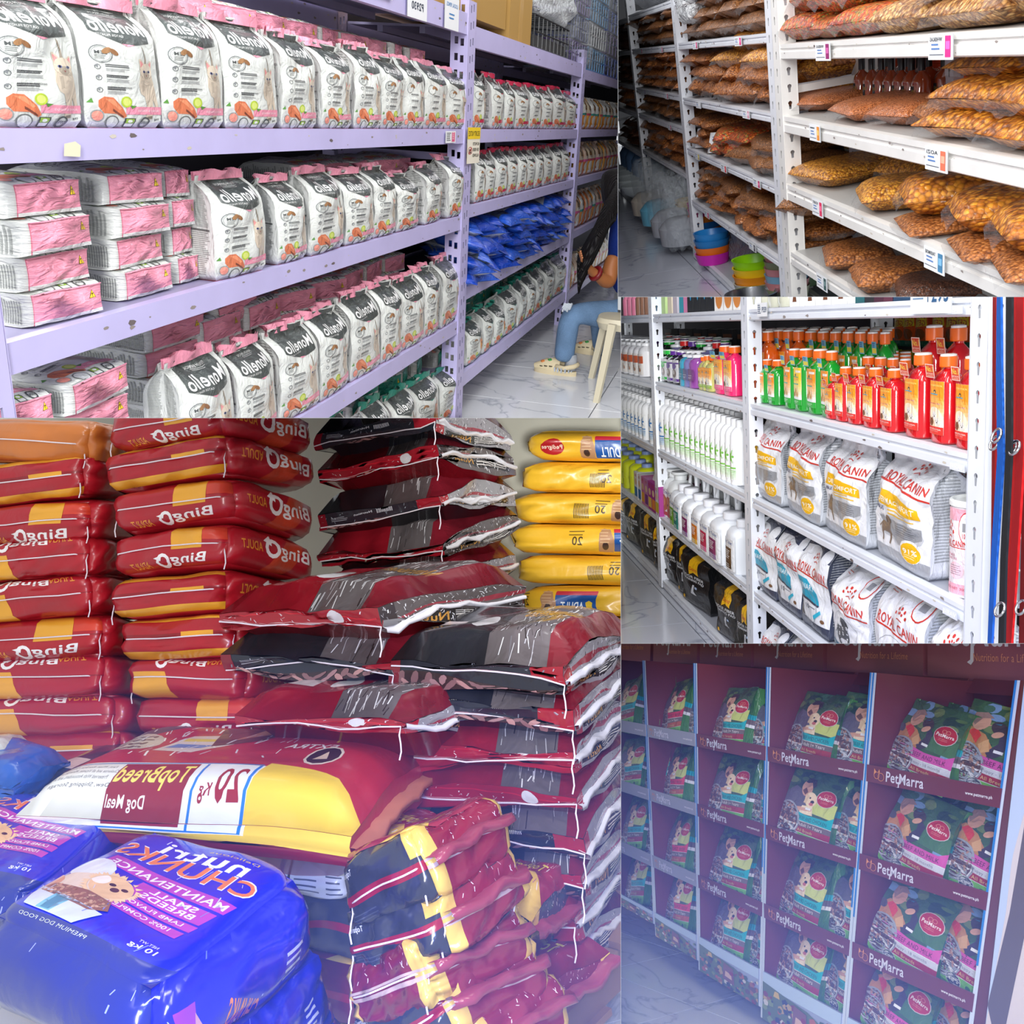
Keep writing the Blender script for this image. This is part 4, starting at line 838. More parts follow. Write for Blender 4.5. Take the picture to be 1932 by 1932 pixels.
# nearest bay
def near(items, z, tag_):
    for i, (px, y, dz, L, D, H, kd, yaw, tilt, lb) in enumerate(items):
        kib('2', kd, at2(px, z + dz, y), y, z + dz, L, D, H, '%s %s' % (lb, tag_), 'bags ' + tag_, yaw=yaw, tilt=tilt, v=i * 2 + len(tag_), stick=(i % 2 == 0 and z < -.3))
near([(1500, 1.02, 0, .34, .3, .09, 'orange', .1, 0, 'small orange kibble bag beside the post'), (1540, 1.02, 0, .36, .3, .07, 'orange', -.1, 0, 'orange kibble bag lying flat, lower left'), (1605, 1.02, .0, .34, .3, .085, 'orange', .1, 0, 'speckled orange kibble bag in the middle'),
      (1500, 1.03, .085, .36, .3, .09, 'orange', -.1, 0, 'orange kibble bag stacked beside the post'), (1565, 1.03, .07, .34, .3, .1, 'orange', .12, 0, 'orange kibble bag stacked above the flat one'), (1680, 1.02, 0, .30, .3, .08, 'tan', .1, 0, 'tan kibble bag between orange ones and the large bags'),
      (1660, 1.1, .08, .42, .3, .1, 'orange', .1, 0, 'large orange kibble bag resting on others'), (1800, 1.02, 0, .44, .32, .075, 'tan', .0, 0, 'tan kibble bag under the biggest tan bag'), (1770, 1.02, .07, .44, .34, .12, 'tan', .2, 0, 'biggest tan kibble bag, upper layer'), (1905, 1.02, .02, .3, .3, .11, 'tan', -.1, 0, 'tan kibble bag at the right edge'), (1920, 1.04, .12, .3, .3, .1, 'tan', .1, 0, 'topmost tan bag at the right edge'), (1520, 1.05, .18, .36, .3, .09, 'brown', .1, 0, 'brown kibble bag topmost beside the post'),
      (1470, 1.03, .26, .36, .3, .09, 'brown', .1, 0, 'brown kibble bag above the post bags')], -.105, 'on the near top shelf')
near([(1500, 1.05, 0, .36, .36, .06, 'fine', .2, 0, 'fine reddish kibble bag beside the post'), (1580, 1.03, 0, .30, .32, .06, 'fine', -.1, 0, 'fine reddish kibble bag, second on the shelf'), (1665, 1.05, 0, .26, .32, .065, 'fine', .1, 0, 'fine reddish kibble bag, third on the shelf'), (1735, 1.07, 0, .22, .3, .075, 'copper', -.15, 0, 'copper kibble bag before the large stack'),
      (1490, 1.1, .0, .36, .3, .09, 'amber', 0, 0, 'amber kibble bag at the bottom beside the post'), (1490, 1.1, .085, .36, .3, .09, 'amber', 0, 0, 'amber kibble bag, second layer beside the post'), (1495, 1.12, .17, .36, .3, .07, 'brown', .1, 0, 'brownish kibble bag topping the amber pile'), (1540, 1.2, .02, .3, .3, .08, 'copper', 0, 0, 'copper kibble bag behind the amber pile'), (1545, 1.2, .1, .3, .3, .07, 'copper', 0, 0, 'copper kibble bag on the one behind the amber pile'),
      (1790, 1.02, 0, .34, .34, .07, 'gold', .15, 0, 'gold kibble bag, lowest left of the large stack'), (1895, 1.01, -.0, .3, .34, .07, 'gold', .0, 0, 'gold kibble bag, lowest right of the large stack'), (1810, 1.03, .06, .32, .32, .075, 'gold', .1, 0, 'gold kibble bag, middle left of the large stack'), (1905, 1.02, .06, .28, .32, .085, 'gold', -.1, 0, 'gold kibble bag, middle right of the large stack'), (1838, 1.08, .125, .3, .3, .06, 'gold', .1, 0, 'gold kibble bag, top left of the large stack'), (1920, 1.12, .14, .3, .3, .07, 'copper', .2, 0, 'copper kibble bag, top right of the large stack')], -.343, 'on the near middle shelf')
near([(1520, 1.03, 0, .34, .28, .075, 'amber', .15, 0, 'amber kibble bag beside the post'), (1575, 1.16, 0, .3, .28, .075, 'amber', -.2, 0, 'amber kibble bag in the rear left'), (1545, 1.36, 0, .3, .26, .07, 'copper', .2, 0, 'copper kibble bag in the rear corner'), (1620, 1.02, 0, .26, .28, .085, 'amber', -.25, 0, 'amber kibble bag second along the front'), (1690, 1.2, .02, .26, .24, .085, 'amber', .3, 0, 'amber kibble bag in the second row'), (1660, 1.28, 0, .26, .26, .07, 'copper', 0, 0, 'copper kibble bag in the third row'),
      (1700, 1.0, -.01, .27, .26, .045, 'copper', -.2, 0, 'flat copper kibble bag under the large gold one'), (1700, 1.02, .035, .27, .3, .1, 'gold', -.3, 0, 'large gold kibble bag, first of three'), (1775, 1.22, .0, .26, .28, .095, 'copper', -.15, 0, 'copper kibble bag behind the large gold ones'), (1800, .99, -.01, .25, .26, .05, 'copper', -.25, 0, 'flat copper kibble bag under the middle gold one'), (1795, 1.02, .04, .25, .3, .09, 'gold', -.3, 0, 'large gold kibble bag, second of three'), (1880, .985, -.01, .25, .26, .05, 'copper', -.3, 0, 'flat copper kibble bag under the last gold one'), (1880, 1.01, .04, .26, .3, .09, 'gold', -.3, 0, 'large gold kibble bag, third of three'), (1865, 1.22, 0, .26, .3, .1, 'dark', -.2, 0, 'dark brown kibble bag at the rear right'), (1500, 1.25, .0, .3, .26, .07, 'copper', .2, 0, 'copper kibble bag hidden by the post')], -.581, 'on the near third shelf')
near([(1555, 1.03, 0, .30, .26, .07, 'copper', -.25, 0, 'copper kibble bag at the front left'), (1610, 1.01, 0, .24, .26, .075, 'copper', -.2, 0, 'copper kibble bag at the front'), (1690, 1.06, 0, .22, .26, .075, 'dark', -.35, 0, 'dark kibble bag at the front right'), (1560, 1.22, 0, .26, .26, .07, 'dark', -.2, 0, 'dark kibble bag, second row left'), (1630, 1.25, 0, .24, .26, .07, 'dark', -.2, 0, 'dark kibble bag, second row right'), (1510, 1.1, 0, .3, .26, .07, 'copper', -.2, 0, 'copper kibble bag next to the post'), (1820, 1.04, 0, .24, .28, .06, 'copper', -.3, 0, 'copper kibble bag alone at the bottom right'), (1760, 1.3, 0, .24, .26, .06, 'dark', -.3, 0, 'dark kibble bag at the rear')], -.828, 'on the near bottom shelf')
# behind the racks: cartons, bottles and packs on the back-to-back rack
ORG = (224, 74, 34)
def goodest(v=0):
    a = Art(.8); a.t('Goodest', .14, .82, .66, .1, (246, 226, 214), .02, mir=True); a.p(ell(.47, .72, .08, .035), (236, 190, 160)); a.p([(.25, .735), (.4, .72), (.4, .7)], (236, 190, 160)); a.p([(.7, .735), (.55, .72), (.55, .7)], (236, 190, 160)); a.r(.24, .56, .76, .64, (60, 130, 60) if v else (98, 60, 140)); a.t('CHUNKS IN JELLY', .28, .58, .44, .04, (230, 226, 240), 0, mir=True)
    a.lines(.2, .5, .6, 3, .04, (240, 140, 100), .3); r = random.Random(v); a.r(.1, .1, .86, .3, (240, 236, 232))
    for i in range(18): a.r(.12 + i * .04, .12, .12 + i * .04 + r.uniform(.01, .025), .29, (40, 30, 30))
    return a
def bcarton(px, py_b, y, w_, h_, d_, art, col, lab, grp, z=None, yaw=0, cat='box', name='carton', dz=0):
    z = (z if z is not None else -.343) + dz; x = at2(px, z, y); return carton('2', x - w_ / 2, x + w_ / 2, y, y + d_, z, z + h_, col, lab, grp, tape=False, art=art, name=name, cat=cat)
for i, (px, rw) in enumerate([(1764, 0), (1764, 1), (1808, 0), (1808, 1), (1853, 0), (1853, 1), (1902, 0), (1902, 1)]):
    bcarton(px, 0, 1.345, .145, .12, .2, goodest(i == 1), ORG, 'orange carton reading Goodest, %s %s column from left' % ('lower box of the' if rw == 0 else 'upper box of the', ORD[i // 2]), 'orange cartons behind the near bay', dz=.121 * rw)
for i, px in enumerate([1396, 1418, 1446, 1480, 1500]):
    bcarton(px, 0, 1.36, .16, .19, .2, goodest(0), ORG, 'orange carton, %s from the left, seen between the far bays' % ORD[i], 'orange cartons seen through the rack', z=-.30)
for i, px in enumerate([1545, 1590, 1630, 1530, 1600]): bcarton(px, 0, 1.5, .3, .16, .2, goodest(0), (214, 66, 34), 'orange carton behind the top shelf, %s' % ORD[i], 'orange cartons behind the top shelf', z=-.105 if i < 3 else .06)
for i, (px, z) in enumerate([(1587, -.34), (1609, -.34), (1586, -.215), (1608, -.215)]):
    put('2', 'treat_pouch', GP, T(at2(px, z, 1.35), 1.35, z) @ S(.1, .05, .12), 'orange treat pouch, %s %s, behind the dark bottles' % (('left', 'right')[i % 2], ('lower', 'upper')[i // 2]), 'pouch', 'orange treat pouches')
bcarton(1638, 0, 1.36, .1, .115, .1, None, (232, 96, 50), 'plain orange carton beside the pouches', None, z=-.222); bcarton(1638, 0, 1.36, .1, .115, .1, None, (214, 84, 44), 'orange carton under the plain orange one', None, z=-.34)
def dark_bottle():
    b = MB(); b.lathe([(.026, 0), (.028, .01), (.028, .075), (.022, .09), (.010, .1), (.009, .105)], (140, 56, 24), mat('amber_glass', .08, .6, coat=1), 14, p=3)
    c = MB(); c.lathe([(.011, .105), (.011, .135), (.010, .137)], (24, 24, 28), PLAST, 12); a = Art(.8); a.r(0, 0, 1, 1, (26, 26, 30)); a.lines(.1, .85, .5, 5, .07, (120, 124, 130), .4); a.lines(.1, .4, .8, 4, .08, (150, 152, 158), .3); a.r(.5, .7, .9, .85, (110, 90, 40))
    f = lambda q: np.stack([.0292 * np.sin(q[:, 0] * .9), -.0292 * np.cos(q[:, 0] * .9), .0375 + .03 * q[:, 2]], -1)
    return b.mesh('bottle', True, 40), c.mesh('cap', True, 40), shell(f, {'F': (6, 1, (26, 26, 30), a, CARD)}, None, off=.0004)
DB = dark_bottle()
for j in range(3):
    for i in range(7):
        x = at2(1626 + i * 18.5, -.343, 1.26) + j * .02 * (-1) ** i; put('2', 'glass_bottle', DB[0], T(x, 1.262 + .06 * j, -.342) @ S(1.0, 1.0, 1.08), 'dark brown glass bottle, %s from left, %s row' % (ORD[i], ORD[j]), 'bottle', 'dark bottles behind the bags', parts=[('cap', DB[1], None), ('label', DB[2], None)])
def pink_box(v):
    a = Art(.8); a.r(.1, .3, .9, .9, (230, 200, 190)); a.p(ell(.5, .6, .3, .2), (226, 60, 130)); a.p(ell(.45, .62, .12, .14), (240, 240, 240)); a.lines(.15, .25, .7, 3, .06, (150, 150, 150)); return a
for j in range(2):
    for i in range(5): bcarton(1672 + i * 17, 0, 1.5, .075, .08, .05, pink_box(i), (30, 26, 28), 'black treat box with pink motif, %s from left, %s row' % (ORD[i], ('lower', 'upper')[j]), 'black treat boxes', z=-.30 + .085 * j)
for i in range(10):
    b = MB(); cc = [(200, 40, 50), (180, 40, 60), (40, 130, 70), (70, 40, 120), (80, 50, 140)][i % 5]; b.lathe([(.012, 0), (.012, .012), (.009, .02)], cc, PLAST, 10); x = at2(1668 + i * 8.4, -.13, 1.5)
    put('2', 'jar_lid', b.mesh('cap', True, 40), T(x, 1.52, -.131), 'coloured lid over the treat boxes, %s from left' % ORD[i], 'lid', 'coloured lids')
# lower openings: boxes seen under the third beam
a = Art(1.5); a.r(0, .0, .8, .35, (120, 40, 34)); a.t('BEEF', .15, .6, .5, .3, (120, 40, 30), .04, mir=True); a.r(.05, .1, .3, .4, (230, 226, 220)); bcarton(1608, 0, 1.36, .2, .1, .15, a, (216, 170, 96), 'tan and brown box reading BEEF behind the third shelf', None, z=-.585)
for i in range(3):
    a = Art(.9); a.p(ell(.5, .72, .38, .14), (60, 44, 30)); a.p(ell(.5, .72, .35, .12), (176, 136, 88)); a.t('JUMBONE', .22, .68, .56, .09, (60, 44, 30), .02, mir=True)
    for j in range(9): a.r(.15 + j * .08, .15, .15 + j * .08 + .035, .5, (60, 44, 34))
    bcarton(1650 + 23 * i, 0, 1.38, .095, .12, .2, a, (176, 136, 88), 'brown carton with barcode, %s of three behind the third shelf' % ORD[i], 'brown barcode cartons', z=-.585)
a = Art(3); a.r(.3, 0, .9, 1, (30, 130, 96)); a.p(ell(.5, .4, .08, .3), (220, 230, 226)); a.t('JUMBO', .05, .5, .2, .3, (40, 110, 90), .02, mir=True); bcarton(1752, 0, 1.36, .3, .07, .2, a, (214, 222, 218), 'green and white flat box behind the third shelf', None, z=-.585)
bcarton(1850, 0, 1.36, .3, .06, .2, Art(), (206, 166, 40), 'yellow flat box behind the third shelf', None, z=-.585)
for i in range(3): bcarton(1355 + 24 * i, 0, 1.62, .2, .1, .1, Art(), [(224, 120, 40), (60, 60, 80), (226, 226, 220)][i], 'box in the rear aisle, %s from left, above the second shelf' % ORD[i], 'rear aisle boxes', z=-.2)
# under the lowest beams: bowls, bins and jugs
def bowls(px, y, cols, r, h, lab, z=-1.2, n=1, name='bowl_stack'):
    for i, c in enumerate(cols):
        k = (i,); b = MB(); b.lathe([(r * .8, 0), (r * .86, h * .2), (r * .97, h * .9), (r, h), (r * .93, h * .98), (r * .82, h * .25), (0.001, h * .2)], c, PLAST, 22)
        x = at2(px, z, y); put('2', 'pet_bowl', b.mesh('bowl', True, 50), T(x, y, z + i * h * n), '%s plastic bowl, %s from the bottom %s' % (cname(c), ORD[i], lab), 'bowl', 'bowls ' + lab)
bowls(1333, 1.12, [(214, 30, 140), (226, 120, 30), (30, 110, 190), (226, 120, 30), (214, 40, 140), (220, 50, 150)], .1, .06, 'in the tall pink stack', n=.62)
bowls(1346, 1.04, [(200, 30, 170), (226, 110, 20), (30, 120, 190), (40, 130, 200)], .1, .06, 'in the short blue stack', n=.62)
bowls(1428, 1.08, [(190, 190, 180), (226, 140, 30), (226, 190, 30), (140, 200, 20)], .11, .06, 'in the lime stack', n=.6)
bowls(1307, 1.12, [(226, 186, 30)] * 8, .1, .05, 'in the yellow stack by the post', n=.45)
bowls(1487, 1.16, [(130, 140, 110), (200, 130, 136), (120, 170, 200), (200, 130, 136), (130, 140, 110), (200, 130, 136), (200, 130, 136), (120, 180, 210), (120, 180, 210)], .1, .075, 'in the pastel bin stack', n=.42)
bowls(1512, 1.3, [(110, 140, 110), (200, 130, 136), (110, 140, 110), (110, 140, 110)], .1, .075, 'in the rear pastel bin stack', n=.42)
bowls(1560, .98, [(60, 60, 160), (150, 40, 150), (60, 60, 160), (226, 110, 60)], .12, .08, 'in the purple stack at the bottom', z=-1.2, n=.5)
b = MB(); b.lathe([(.13, 0), (.135, .01), (.12, .09), (.11, .09), (.1, .02)], (180, 182, 186), METAL, 24); put('2', 'steel_bowl', b.mesh('bowl', True, 40), T(at2(1420, -1.2, .98), .98, -1.2), 'stainless steel bowl with dark rim at the front corner', 'bowl')
b = MB(); b.box((-.12, -.1, 0), (.14, .12, .1), (214, 60, 60), PLAST); put('2', 'plastic_tray', b.mesh('tray'), T(at2(1445, -1.2, .95), .95, -1.2), 'red plastic tray beside the steel bowl', 'tray')
wrap('2', 31, (-5.65, -5.0, 1.12, 1.4, -1.2, -.96), 'crumpled grey plastic wrapping under the second bay', m=mat('cloudy_film', .25, .5, alpha=.75, bump=(26, .05, 'crinkle')), name='plastic_bag', cat='bag', col=(150, 152, 160))
for i, (x, c) in enumerate([(-7.6, (200, 190, 176)), (-7.1, (110, 186, 216)), (-6.6, (170, 174, 184)), (-6.25, (160, 164, 172))]):
    b = MB(); b.lathe([(.05, .0), (.13, .02), (.14, .12), (.09, .17)], c, PLAST, 16); put('2', 'hanging_bag', b.mesh('toy', True, 50), T(x, .98, -1.2), '%s item inside the %s hanging clear bag' % (cname(c), ORD[i]), 'pet toy', 'items hanging under the third bay')
    wrap('2', 41 + i, (x - .19, x + .19, .88, 1.08, -1.2, -.80), 'clear hanging plastic bag, %s from left under the third bay' % ORD[i], grp='clear hanging bags', name='plastic_bag', cat='bag', col=(226, 234, 240), n=10)
for i in range(4):
    b = MB(); b.lathe([(.1, 0), (.11, .02), (.11, .2), (.08, .24), (.04, .25), (.04, .27)], (90, 120, 160), PLAST, 16); x = -9.6 + i * .42; put('2', 'water_jug', b.mesh('jug', True, 40), T(x, 1.12, -1.12 + 0), 'blue tinted water jug, %s from left under the fourth bay' % ORD[i], 'jug', 'water jugs')
    b = MB(); b.lathe([(.06, 0), (.15, .05), (.17, .1), (.16, .11), (.05, .04)], (196, 204, 206), PLAST, 18); put('2', 'feeder_bowl', b.mesh('bowl', True, 50), T(x + .2, 1.0, -1.14), 'pale feeder bowl, %s from left under the fourth bay' % ORD[i], 'bowl', 'pale feeder bowls')
# price labels on the beams (mirrored print)
def plab(px, z, w_, h_, nm, pic, lab, s=1):
    a = Art(w_ / h_); a.t(nm, .08, .7, .5, .16, (60, 64, 70), .02, mir=True) if nm else a.lines(.1, .75, .5, 1, .2, (80, 84, 90)); a.lines(.14, .55, .4, 2, .16, (90, 130, 190), .4); a.lines(.06, .18, .6, 1, .1, (90, 96, 110)); a.r(.7, .1, .92, .9, pic); a.r(.73, .4, .89, .7, tuple(min(255, c + 60) for c in pic))
    tag_card('2', at2(px, z, .996), .9965, z, w_, h_, a, lab, grp='price labels on the kibble rack', name='price_label', cat='price label')
plab(1553, -.158, .15, .052, 'WHISKAS', (150, 40, 110), 'price label with a purple pack, near top beam by the post')
plab(1774, -.158, .135, .055, 'WHISKAS', (226, 50, 140), 'price label with a pink pack, centre of the near top beam')
plab(1538, -.40, .12, .052, '', (236, 150, 60), 'price label with an orange pack, near middle beam by the post')
plab(1766, -.402, .13, .054, 'AOZI', (232, 120, 90), 'price label reading AOZI on the near middle beam')
plab(1543, -.64, .12, .055, 'VITAPET', (220, 60, 100), 'price label with a red pack, near third beam by the post')
plab(1762, -.642, .125, .056, 'TAKERMORE', (70, 130, 170), 'price label with a blue pack on the near third beam')
plab(1551, -.885, .12, .05, '', (60, 90, 90), 'price label on the near bottom beam')
for i, (px, z, pc) in enumerate([(1312, -.1, (200, 40, 110)), (1393, -.1, (230, 60, 130)), (1318, -.376, (226, 230, 236)), (1408, -.376, (226, 160, 180)), (1316, -.64, (226, 190, 60)), (1366, -.64, (220, 50, 60)), (1428, -.64, (200, 70, 120)), (1334, -.925, (220, 60, 110)), (1420, -.925, (80, 80, 90)), (1210, -.107, (200, 60, 120)), (1248, -.107, (210, 90, 130)), (1216, -.363, (120, 90, 140)), (1258, -.363, (210, 80, 120)), (1225, -.54, (180, 180, 220)), (1264, -.54, (190, 80, 130))]):
    plab(px, z, .13, .034, '', pc, 'small price label, %s of the far beams' % ORD[i])
for i, px in enumerate((1327, 1352)):
    a = Art(.8); a.lines(.15, .75, .7, 2, .12, (90, 130, 190)); a.lines(.2, .4, .5, 1, .12, (60, 90, 150)); z = -.6; x = at2(px, z, 1.06); tag_card('2', x, 1.06, z, .14, .1, a, 'white folded price sheet, %s of two standing on the third shelf' % ORD[i], yaw=.5, grp=None, name='price_sheet', tilt=-.3)
# goods on the very top and the far backdrop
wrap('2', 60, (-8.2, -6.3, 1.05, 1.45, .16, .5), 'grey plastic-wrapped goods on top of the far rack', m=mat('cloudy_film', .25, .5, alpha=.75, bump=(26, .05, 'crinkle')), name='plastic_bag', cat='bag', col=(120, 122, 130))
wrap('2', 61, (-5.8, -5.45, .98, 1.2, .02, .2), 'white torn plastic bag hanging from the top of the second bay', m=mat('cloudy_film', .25, .5, alpha=.75, bump=(26, .05, 'crinkle')), name='plastic_bag', cat='bag', col=(226, 228, 230))
b = MB(); b.box((-14, 3.2, -1.3), (0, 3.25, 2.5), (226, 232, 228), mat('painted_wall', .8, .3)); put('2', 'wall_back', b.mesh('w'), None, kind='structure')
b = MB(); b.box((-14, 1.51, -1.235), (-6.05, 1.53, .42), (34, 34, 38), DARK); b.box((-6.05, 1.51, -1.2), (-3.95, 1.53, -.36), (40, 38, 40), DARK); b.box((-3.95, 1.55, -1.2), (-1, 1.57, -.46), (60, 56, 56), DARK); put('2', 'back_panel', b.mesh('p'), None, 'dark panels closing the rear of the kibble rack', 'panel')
# ================================================================ aisle 3: stacked feed sacks (writing mirrored, as photographed)
def vpt(px, py, d):
    r = ray('3', px, py); return r * (d / r[1])
def sackmap(kind, seed, n=5, wr=.03):
    nz = [wav(seed * 19 + i, 7, 2.2) for i in range(3)]; n2 = wav(seed * 23 + 1, 8, 6.5)
    if kind == 'brick':
        def f(c):
            s = (np.abs(c[:, 0]) ** (n + 3) + np.abs(c[:, 1]) ** (n + 3) + np.abs(c[:, 2]) ** n + 0) ** (-1 / n)
            P = c * np.clip(s, .8, 1)[:, None]; e = np.stack([nz[i](c) for i in range(3)], -1)
            sag = 1 - .10 * np.abs(c[:, 2]) ** 2 * 0; P[:, 2] *= sag
            return .5 * P + e * [wr * .35, wr * .35, wr * 1.1] + (n2(c) * wr * .35)[:, None] * c
    else:
        def f(c):
            x, y, z = c.T
            t = np.maximum((1 - np.abs(x) ** 9) ** .5 * (1 - np.abs(y) ** 7) ** .5, .0)
            hz = np.maximum(t, .45 * (1 - .5 * np.abs(y)))
            X = x * (1 + .03 * y ** 2 * np.abs(x)); Y = y * (1 - .05 * (1 - x * x))
            e = np.stack([nz[i](c) for i in range(3)], -1)
            return .5 * np.stack([X, Y, z * hz], -1) + e * [wr * .3, wr * .3, wr * 1.8] + np.stack([0 * x, 0 * x, n2(c) * wr * .6], -1)
    return f
def psack(L, C, R_, th, arts, cols, label, group=None, kind='brick', seed=1, m=None, name='feed_sack', cat='sack', strings=(), seam=None, n=5, res=(14, 6, 8), parts=(), up=None, wr=.03, droop=0):
    """sack given by three corners of its mid plane: far left, near, right (pixel x, pixel y, depth)"""
    l, c, r = vpt(*L), vpt(*C), vpt(*R_); a, b = c - l, r - c; o = (l + r) / 2
    u = np.cross(a, b); u /= np.linalg.norm(u); u = u if u[2] > 0 else -u; g = sackmap(kind, seed, n, wr)
    A = np.stack([a, b, u * th])
    def f(q):
        P = g(q); W = P @ A
        if droop: W[:, 2] -= droop * (np.abs(q[:, 0]) ** 2 + np.abs(q[:, 1]) ** 2) * .5
        return W
    nu, nvv, nd = res; m = m or FILM; cf = lambda k: cols.get(k, cols['*']); ar = lambda k: arts.get(k)
    me = shell(f, {'F': (nu, nvv, cf('F'), ar('F'), m), 'R': (nu, nvv, cf('R'), ar('R'), m), 'T': (nu, nd, cf('T'), ar('T'), m), 'L': (6, 3, cf('*'), None, m), 'K': (6, 3, cf('*'), None, m), 'D': (8, 4, cf('D'), None, m)}, None, off=.0005, lay=.3, name='sack')
    ps = []
    for (fc, u0, u1, hang) in strings:                    # white stitching thread, ends hanging free
        us = np.linspace(u0, u1, 9); q = f(facept(fc, us, np.full(9, .5)) ); qc = f(facept(fc, us, np.full(9, .5)) * .98)
        nn = q - qc; nn /= np.linalg.norm(nn, axis=1)[:, None] + 1e-9; pts = [tuple(v) for v in q + nn * .004]
        for e, idx in ((hang & 1, 0), (hang & 2, -1)):
            if e:
                s = Vector(pts[idx]); k = .01 if idx == 0 else -.01; tail = [tuple(s + Vector((k * .3 * math.sin(j * 1.7), -.004 - .002 * j, -.02 * j))) for j in range(1, 5)]
                pts = tail[::-1] + pts if idx == 0 else pts + tail
        t = MB(); t.tube(pts, .0021, (226, 218, 222), DARK, 5); ps.append(('stitching_thread', t.mesh('thread'), None))
    if seam:                                              # stitched flat band along the open end
        fc, cc, w_, ou = seam; us = np.linspace(0, 1, 15); q = f(facept(fc, us, np.full(15, .5))); ctr = f(np.zeros((1, 3)))[0]
        dr = b if fc == 'K' else (a if fc == 'R' else -a if fc == 'L' else -b); dr = dr / np.linalg.norm(dr)
        V = []; rr = wav(seed + 3, 5, 2, 1)(us[:, None] * 9) * .012
        for k, (o1, dz) in enumerate(((-.02, w_ * .5), (ou, w_ * .3), (ou * 1.1, -w_ * .3), (-.02, -w_ * .5))):
            for i in range(15): V.append(q[i] + dr * o1 + u * (dz + rr[i] * (k in (1, 2))))
        b_ = MB(); b_.add(V, [(k * 15 + i, k * 15 + i + 1, (k + 1) * 15 + i + 1, (k + 1) * 15 + i) for k in range(3) for i in range(14)], cc, m); ps.append(('seam_band', b_.mesh('seam', True), None))
    return put('3', name, me, Matrix.Translation(Vector(o.tolist())), label, cat, group, parts=list(ps) + list(parts))
RED = (168, 22, 36); YEL = (226, 160, 44); BLK = (28, 32, 40); CRM = (236, 232, 224)
def kibrow(a, y, h, n=14, x0=0., x1=1.):
    r = random.Random(n); a.r(x0, max(0, y - h), x1, y + h * .3, (52, 34, 34))
    for i in range(n * 2):
        x = x0 + (x1 - x0) * (i + .5) / n / 2; a.p(ell(x, y - h * (.2 + .5 * (i % 2)), .022, h * .5, r.uniform(-.5, .5), 8), r.choice([(150, 112, 112), (170, 126, 120), (124, 88, 88)]))
def red_art(v):
    a = Art(3.6)
    def bingo(x, y, w_, h_, flip=False):
        a.t('Bing', x + w_ * .30, y, w_ * .70, h_, (238, 232, 228), .045, mir=not flip, flip=flip); a.t('Bing', x + w_ * .30, y, w_ * .70, h_, (240, 236, 232), .03, mir=not flip, flip=flip) if False else None
        xc = x + w_ * .17; yc = y + h_ * .5; a.ring(xc, yc, w_ * .12, .42, (238, 232, 228), 12); a.p([(xc - w_ * .17, yc + h_ * .3), (xc - w_ * .02, yc + h_ * .45), (xc - w_ * .04, yc + h_ * .05)], (238, 232, 228))
    if v == 1:
        a.r(0, .86, 1, 1, YEL); a.r(0, 0, 1, .2, YEL); a.p([(0, .52), (1, .52), (1, .58), (0, .58)], (140, 14, 28)); a.r(.58, .51, .82, .6, YEL); a.r(.02, .47, .12, .49, (60, 20, 24))
    elif v == 2:
        a.p([(.56, 1), (.8, 1), (.78, .42), (.55, .42)], YEL); a.p([(.8, 1), (1, 1), (1, .6), (.79, .6)], (204, 62, 42)); a.r(0, .5, 1, .52, (136, 14, 28)); bingo(.42, .04, .4, .28); a.t('ADULT', .22, .06, .16, .16, (222, 140, 50), .03, mir=True)
    else:
        a.p([(.12, .0), (.44, .0), (.38, .62), (.12, .62)], YEL); a.r(0, .5, 1, .52, (136, 14, 28)); bingo(.28, .76, .4, .2, True); a.t('ADULT', .68, .8, .18, .13, (222, 140, 50), .03, flip=True, mir=True)
    return a
def red_end(v):
    a = Art(3.2); fl = v == 1
    a.p([(.35, .0), (.62, .0), (.8, .9), (.6, .9)], (196, 66, 40))
    a.t('Bing', .50, .3, .34, .42, (240, 234, 230), .05, mir=not fl, flip=fl); a.ring(.42, .55, .075, .42, (240, 234, 230), 12); a.p([(.33, .7), (.4, .86), (.41, .6)], (240, 234, 230))
    a.t('ADULT', .12, .42, .2, .22, (222, 140, 50), .04, mir=not fl, flip=fl); a.t('NET WT', .88, .5, .09, .08, (222, 140, 50), .02, mir=True); a.t('20KG', .88, .38, .09, .08, (222, 140, 50), .02, mir=True)
    return a
LY = [((185, 818), (420, 776), (605, 826), 2), ((175, 892), (428, 846), (607, 892), 1), ((190, 970), (447, 930), (608, 985), 2), ((190, 1050), (432, 1018), (605, 1066), 2), ((185, 1130), (430, 1108), (602, 1140), 1),
      ((203, 1208), (450, 1195), (622, 1212), 1), ((216, 1280), (470, 1276), (640, 1286), 3), ((233, 1352), (482, 1352), (652, 1360), 2), ((245, 1425), (492, 1430), (662, 1436), 3)]
for k, (l, c, r, v) in enumerate(LY):
    psack((*l, 3.22), (*c, 3.0), (*r, 3.62), .142, {'F': red_art(v), 'R': red_end(v)}, {'*': RED}, 'red feed sack, %s from the top in the right red column' % ORD[k], 'red feed sacks in the right column', seed=k + 3, strings=(('F', .02, .98, 2 if k % 2 else 1),), res=(14, 6, 8))
LX = [((-90, 828), (178, 836), 0), ((-90, 925), (166, 893), 1), ((-90, 1000), (183, 975), 2), ((-90, 1066), (178, 1042), 3), ((-90, 1146), (184, 1116), 3), ((-90, 1214), (202, 1194), 2), ((-90, 1282), (208, 1272), 3), ((-90, 1350), (228, 1346), 3), ((-90, 1418), (240, 1415), 1)]
for k, (l, c, v) in enumerate(LX):
    br = (200, 116, 50)
    psack((*l, 3.45), (*c, 3.2), (c[0] + 120, c[1] + 18, 3.8), .148 if k else .16, {} if v == 0 else {'F': red_art(v)}, {'*': br if v == 0 else RED}, 'plain brown feed sack on top of the left red column' if v == 0 else 'red feed sack, %s from the top in the left red column' % ORD[k],
          None if v == 0 else 'red feed sacks in the left column', seed=k + 23, strings=(('F', .02, .98, 2),), res=(14, 6, 6))
